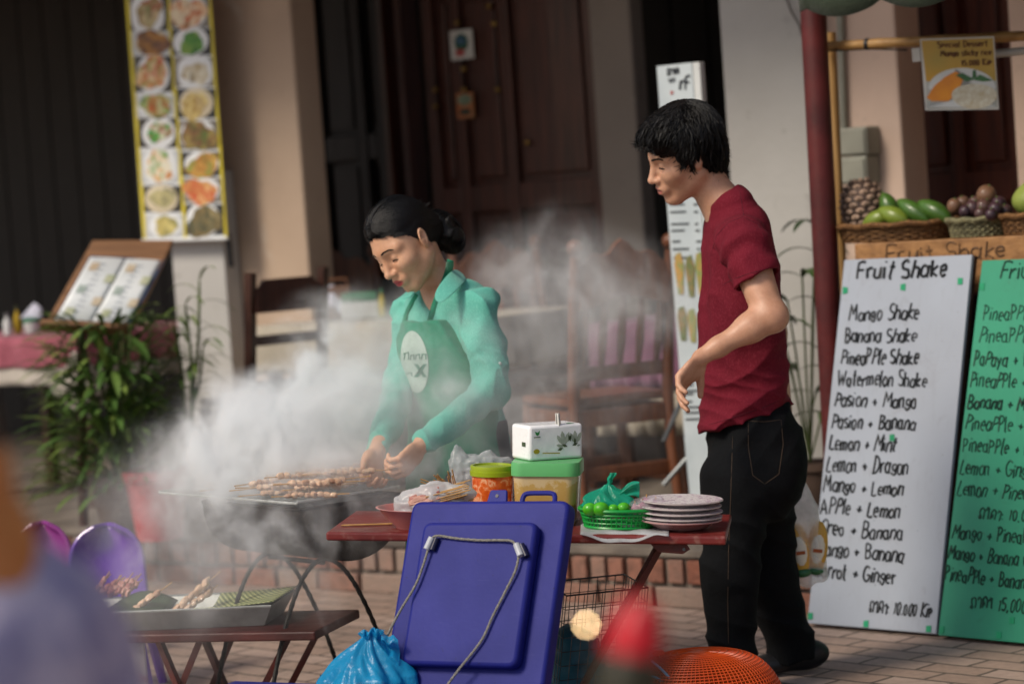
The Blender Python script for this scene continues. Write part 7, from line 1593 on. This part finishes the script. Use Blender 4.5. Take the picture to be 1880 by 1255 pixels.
# ------------------------------------------------------------------ the blurred passer-by at the left edge
yy = 2.2; pt3 = thing('person', Vector((W(-150, 900, yy).x, yy, 0)), 'blurred passer by in a violet print shirt cut by the left edge', 'person')
H3 = Head(W(-178, 930, yy), Vector((.5, .87, -.05)), Vector((-.87, .5, 0)), 1.02); f3 = Vector((-.75, .66, 0)); l3 = Vector((-.66, -.75, 0))
B3 = Field(); add_head(B3, H3); B3.cap(H3(-.02, 0, -.05), W(-90, 1060, yy), .05, .055, .03)
c0 = W(-140, 1110, yy); B3.loft([(c0, f3, l3, .08, .12), (c0-EZ*.15, f3, l3, .11, .16), (c0-EZ*.5, f3, l3, .12, .15)], .05)
for s_ in (-1, 1):
    hp = c0-EZ*.52+l3*s_*.08; B3.cap(hp, Vector((hp.x, hp.y, .05)), .07, .04, .03); B3.cap(c0-EZ*.05+l3*s_*.15, c0-EZ*.36+l3*s_*.2, .05, .04, .03)
    B3.cap(c0-EZ*.36+l3*s_*.2, c0-EZ*.58+l3*s_*.19+f3*.08, .038, .026, .02); add_hand(B3, c0-EZ*.58+l3*s_*.19+f3*.08, -EZ+f3*.3, f3, .17)
B3.mesh('body', .008, skin_mat('skin_sunlit', '#dd8e48', '#cc7a38', '#a0574a'), pt3, attr={'lip': lipmask(H3)})
q = NB('shirt_violet'); v = q.co(); f = q.noise(v, 16, 4, .6, 1.); q.l(q.ramp(f, [(.3, lin('#8a84a6')), (.5, lin('#a39dbc')), (.62, lin('#cfc4d4')), (.72, lin('#67648a'))]), q.b.inputs['Base Color']); q.b.inputs['Roughness'].default_value = .85
S3 = Field(); S3.loft([(c0+EZ*.0, f3, l3, .09, .13), (c0-EZ*.06, f3, l3, .12, .175), (c0-EZ*.5, f3, l3, .135, .175)], .04)
for s_ in (-1, 1): S3.cap(c0-EZ*.04+l3*s_*.13, c0-EZ*.24+l3*s_*.2, .065, .07, .04)
S3.disp = lambda P: .006*vnoise(P, 14, 2); S3.mesh('shirt', .01, q.m, pt3)
T3 = Field(); T3.loft([(c0-EZ*.45, f3, l3, .13, .165), (c0-EZ*.6, f3, l3, .13, .17)], .03)
for s_ in (-1, 1): hp = c0-EZ*.56+l3*s_*.08; T3.cap(hp, Vector((hp.x, hp.y, .06)), .085, .06, .03)
T3.mesh('trousers', .012, cloth_mat('trouser_dark', '#2a2c38', '#1e2029'), pt3)
hair_shell(H3, (-.016, 0, .048), (.108, .088, .098), [((.08, 0, .06), (.70, 0, -.71)), ((-.08, 0, .030), (.1, 0, -.99))], 'hair', hair_mat('hair_brown', '#3a2418'), pt3, crown_disp(H3, (-.03, 0), .003), .007)
# ================================================================== smoke rising from the grill
random.seed(71)
lo, hi = Vector((-1.75, 6.2, .03)), Vector((.75, 9.2, 1.75))
mb = MB(); mb.box((lo+hi)/2, (hi-lo)); smk = mb.build('smoke', None, smooth=False); tag(smk, 'pale blue grey smoke drifting up from the grill across the woman', 'smoke', kind='stuff')
gt = bpy.data.node_groups.new('smoke_field', 'GeometryNodeTree'); gt.interface.new_socket('Geometry', in_out='OUTPUT', socket_type='NodeSocketGeometry')
gt.interface.new_socket('Geometry', in_out='INPUT', socket_type='NodeSocketGeometry')
def gn(ty, ins=None, **kw):
    x = gt.nodes.new(ty)
    for k, v in kw.items(): setattr(x, k, v)
    for k, v in (ins or {}).items():
        if hasattr(v, 'is_output'): gt.links.new(v, x.inputs[k])
        else: x.inputs[k].default_value = v
    return x
def gm(op, a, b=0., c=None, clamp=False):
    x = gn('ShaderNodeMath', {0: a, 1: b}, operation=op, use_clamp=clamp)
    if c is not None:
        if hasattr(c, 'is_output'): gt.links.new(c, x.inputs[2])
        else: x.inputs[2].default_value = c
    return x.outputs[0]
def gv(op, a, b): return gn('ShaderNodeVectorMath', {0: a, 1: b}, operation=op).outputs[0]
go = gn('NodeGroupOutput'); P = gn('GeometryNodeInputPosition').outputs[0]
# swirls: two scales of domain warping
n1 = gn('ShaderNodeTexNoise', {'Vector': P, 'Scale': 2.6, 'Detail': 2., 'Roughness': .5}).outputs[1]
P1 = gv('ADD', P, gv('MULTIPLY', gv('SUBTRACT', n1, (.5, .5, .5)), (.40, .40, .34)))
n2 = gn('ShaderNodeTexNoise', {'Vector': P1, 'Scale': 8.5, 'Detail': 3., 'Roughness': .55}).outputs[1]
P2 = gv('ADD', P1, gv('MULTIPLY', gv('SUBTRACT', n2, (.5, .5, .5)), (.16, .16, .14)))
fb_ = gn('ShaderNodeTexNoise', {'Vector': gv('MULTIPLY', P2, (1., 1., .6)), 'Scale': 8., 'Detail': 8., 'Roughness': .64}).outputs[0]
wisp = gn('ShaderNodeMapRange', {'Value': fb_, 'From Min': .47, 'From Max': .68, 'To Min': 0., 'To Max': 1.}, interpolation_type='SMOOTHSTEP').outputs[0]
soft = gn('ShaderNodeMapRange', {'Value': fb_, 'From Min': .25, 'From Max': .75, 'To Min': .1, 'To Max': 1.}).outputs[0]
rn = gn('ShaderNodeTexNoise', {'Vector': gv('MULTIPLY', P2, (1.25, 1.25, .6)), 'Scale': 7.5, 'Detail': 4., 'Roughness': .5}).outputs[0]
rid = gm('POWER', gm('SUBTRACT', 1., gm('MULTIPLY', gm('ABSOLUTE', gm('SUBTRACT', rn, .5)), 3.2), clamp=True), 3.)
wisp = gm('ADD', gm('MULTIPLY', wisp, .55), gm('MULTIPLY', gm('MULTIPLY', rid, gm('ADD', wisp, .12)), 1.1))
def blob(c, r, rotz=0., warp=P1, pw=1.5):
    """soft ellipsoid: 1 in the middle, 0 at the rim"""
    q = gv('SUBTRACT', warp, tuple(c))
    if rotz: q = gn('ShaderNodeVectorRotate', {'Vector': q, 'Axis': (0, 1, 0), 'Angle': rotz}, rotation_type='AXIS_ANGLE').outputs[0]
    q = gv('DIVIDE', q, tuple(r)); l = gn('ShaderNodeVectorMath', {0: q}, operation='LENGTH').outputs['Value']
    return gm('POWER', gm('SUBTRACT', 1., l, clamp=True), pw)
BL = [(W(400, 850, 7.05), (.27, .28, .16), 0, 34., 'w'), (W(480, 800, 7.08), (.29, .32, .22), 0, 60., 'w'), (W(555, 785, 7.12), (.29, .32, .26), 0, 70., 'w'), (W(640, 700, 7.42), (.30, .26, .30), 0, 32., 'w'), (W(700, 610, 7.6), (.26, .26, .22), 0, 12., 'w'), (W(470, 868, 7.0), (.32, .26, .09), 0, 12., 's'), (W(610, 862, 6.93), (.32, .22, .09), 0, 14., 's'), (W(560, 850, 6.88), (.30, .16, .12), 0, 20., 'w'),
      (W(790, 780, 6.92), (.40, .24, .34), 0, 3., 's'), (W(810, 740, 6.88), (.36, .22, .32), 0, 8., 'w'), (W(985, 530, 7.9), (.38, .38, .26), R_(-10), 6., 'w'), (W(1130, 560, 8.1), (.42, .38, .30), 0, 6., 'w'), (W(1060, 560, 8.0), (.55, .4, .34), 0, 1.2, 's'), (W(1000, 720, 8.0), (.50, .4, .36), 0, .8, 's'), (W(1010, 740, 8.0), (.48, .3, .34), 0, 5., 'w'),
      (W(370, 990, 6.85), (.36, .38, .28), 0, 8., 'w'), (W(310, 930, 7.3), (.32, .42, .26), 0, 6., 'w'), (W(560, 985, 6.75), (.40, .22, .26), 0, 10., 'w'), (W(330, 1110, 6.9), (.5, .5, .3), 0, 1.1, 's'), (W(700, 850, 6.8), (.22, .16, .14), 0, 12., 'w')]
tot = None
for c, r, rz, k, kind in BL:
    d = gm('MULTIPLY', gm('MULTIPLY', blob(c, r, rz), k), wisp if kind == 'w' else soft); tot = d if tot is None else gm('ADD', tot, d)
vc_ = gn('GeometryNodeVolumeCube', {'Density': tot, 'Min': tuple(lo), 'Max': tuple(hi), 'Resolution X': 250, 'Resolution Y': 200, 'Resolution Z': 180})
q = NB('smoke_volume'); q.t.nodes.remove(q.b)
pv = q.n('VolumePrincipled', {'Color': (.96, .985, 1., 1), 'Density': 1., 'Anisotropy': -.15}); q.l(pv.outputs[0], q.out.inputs['Volume'])
sm_ = gn('GeometryNodeSetMaterial', {'Geometry': vc_.outputs[0], 'Material': q.m}); gt.links.new(sm_.outputs[0], go.inputs[0])
smk.data.materials.clear(); smk.data.materials.append(q.m); md = smk.modifiers.new('smoke', 'NODES'); md.node_group = gt
SC.cycles.volume_step_rate = 2.; SC.cycles.volume_max_steps = 256
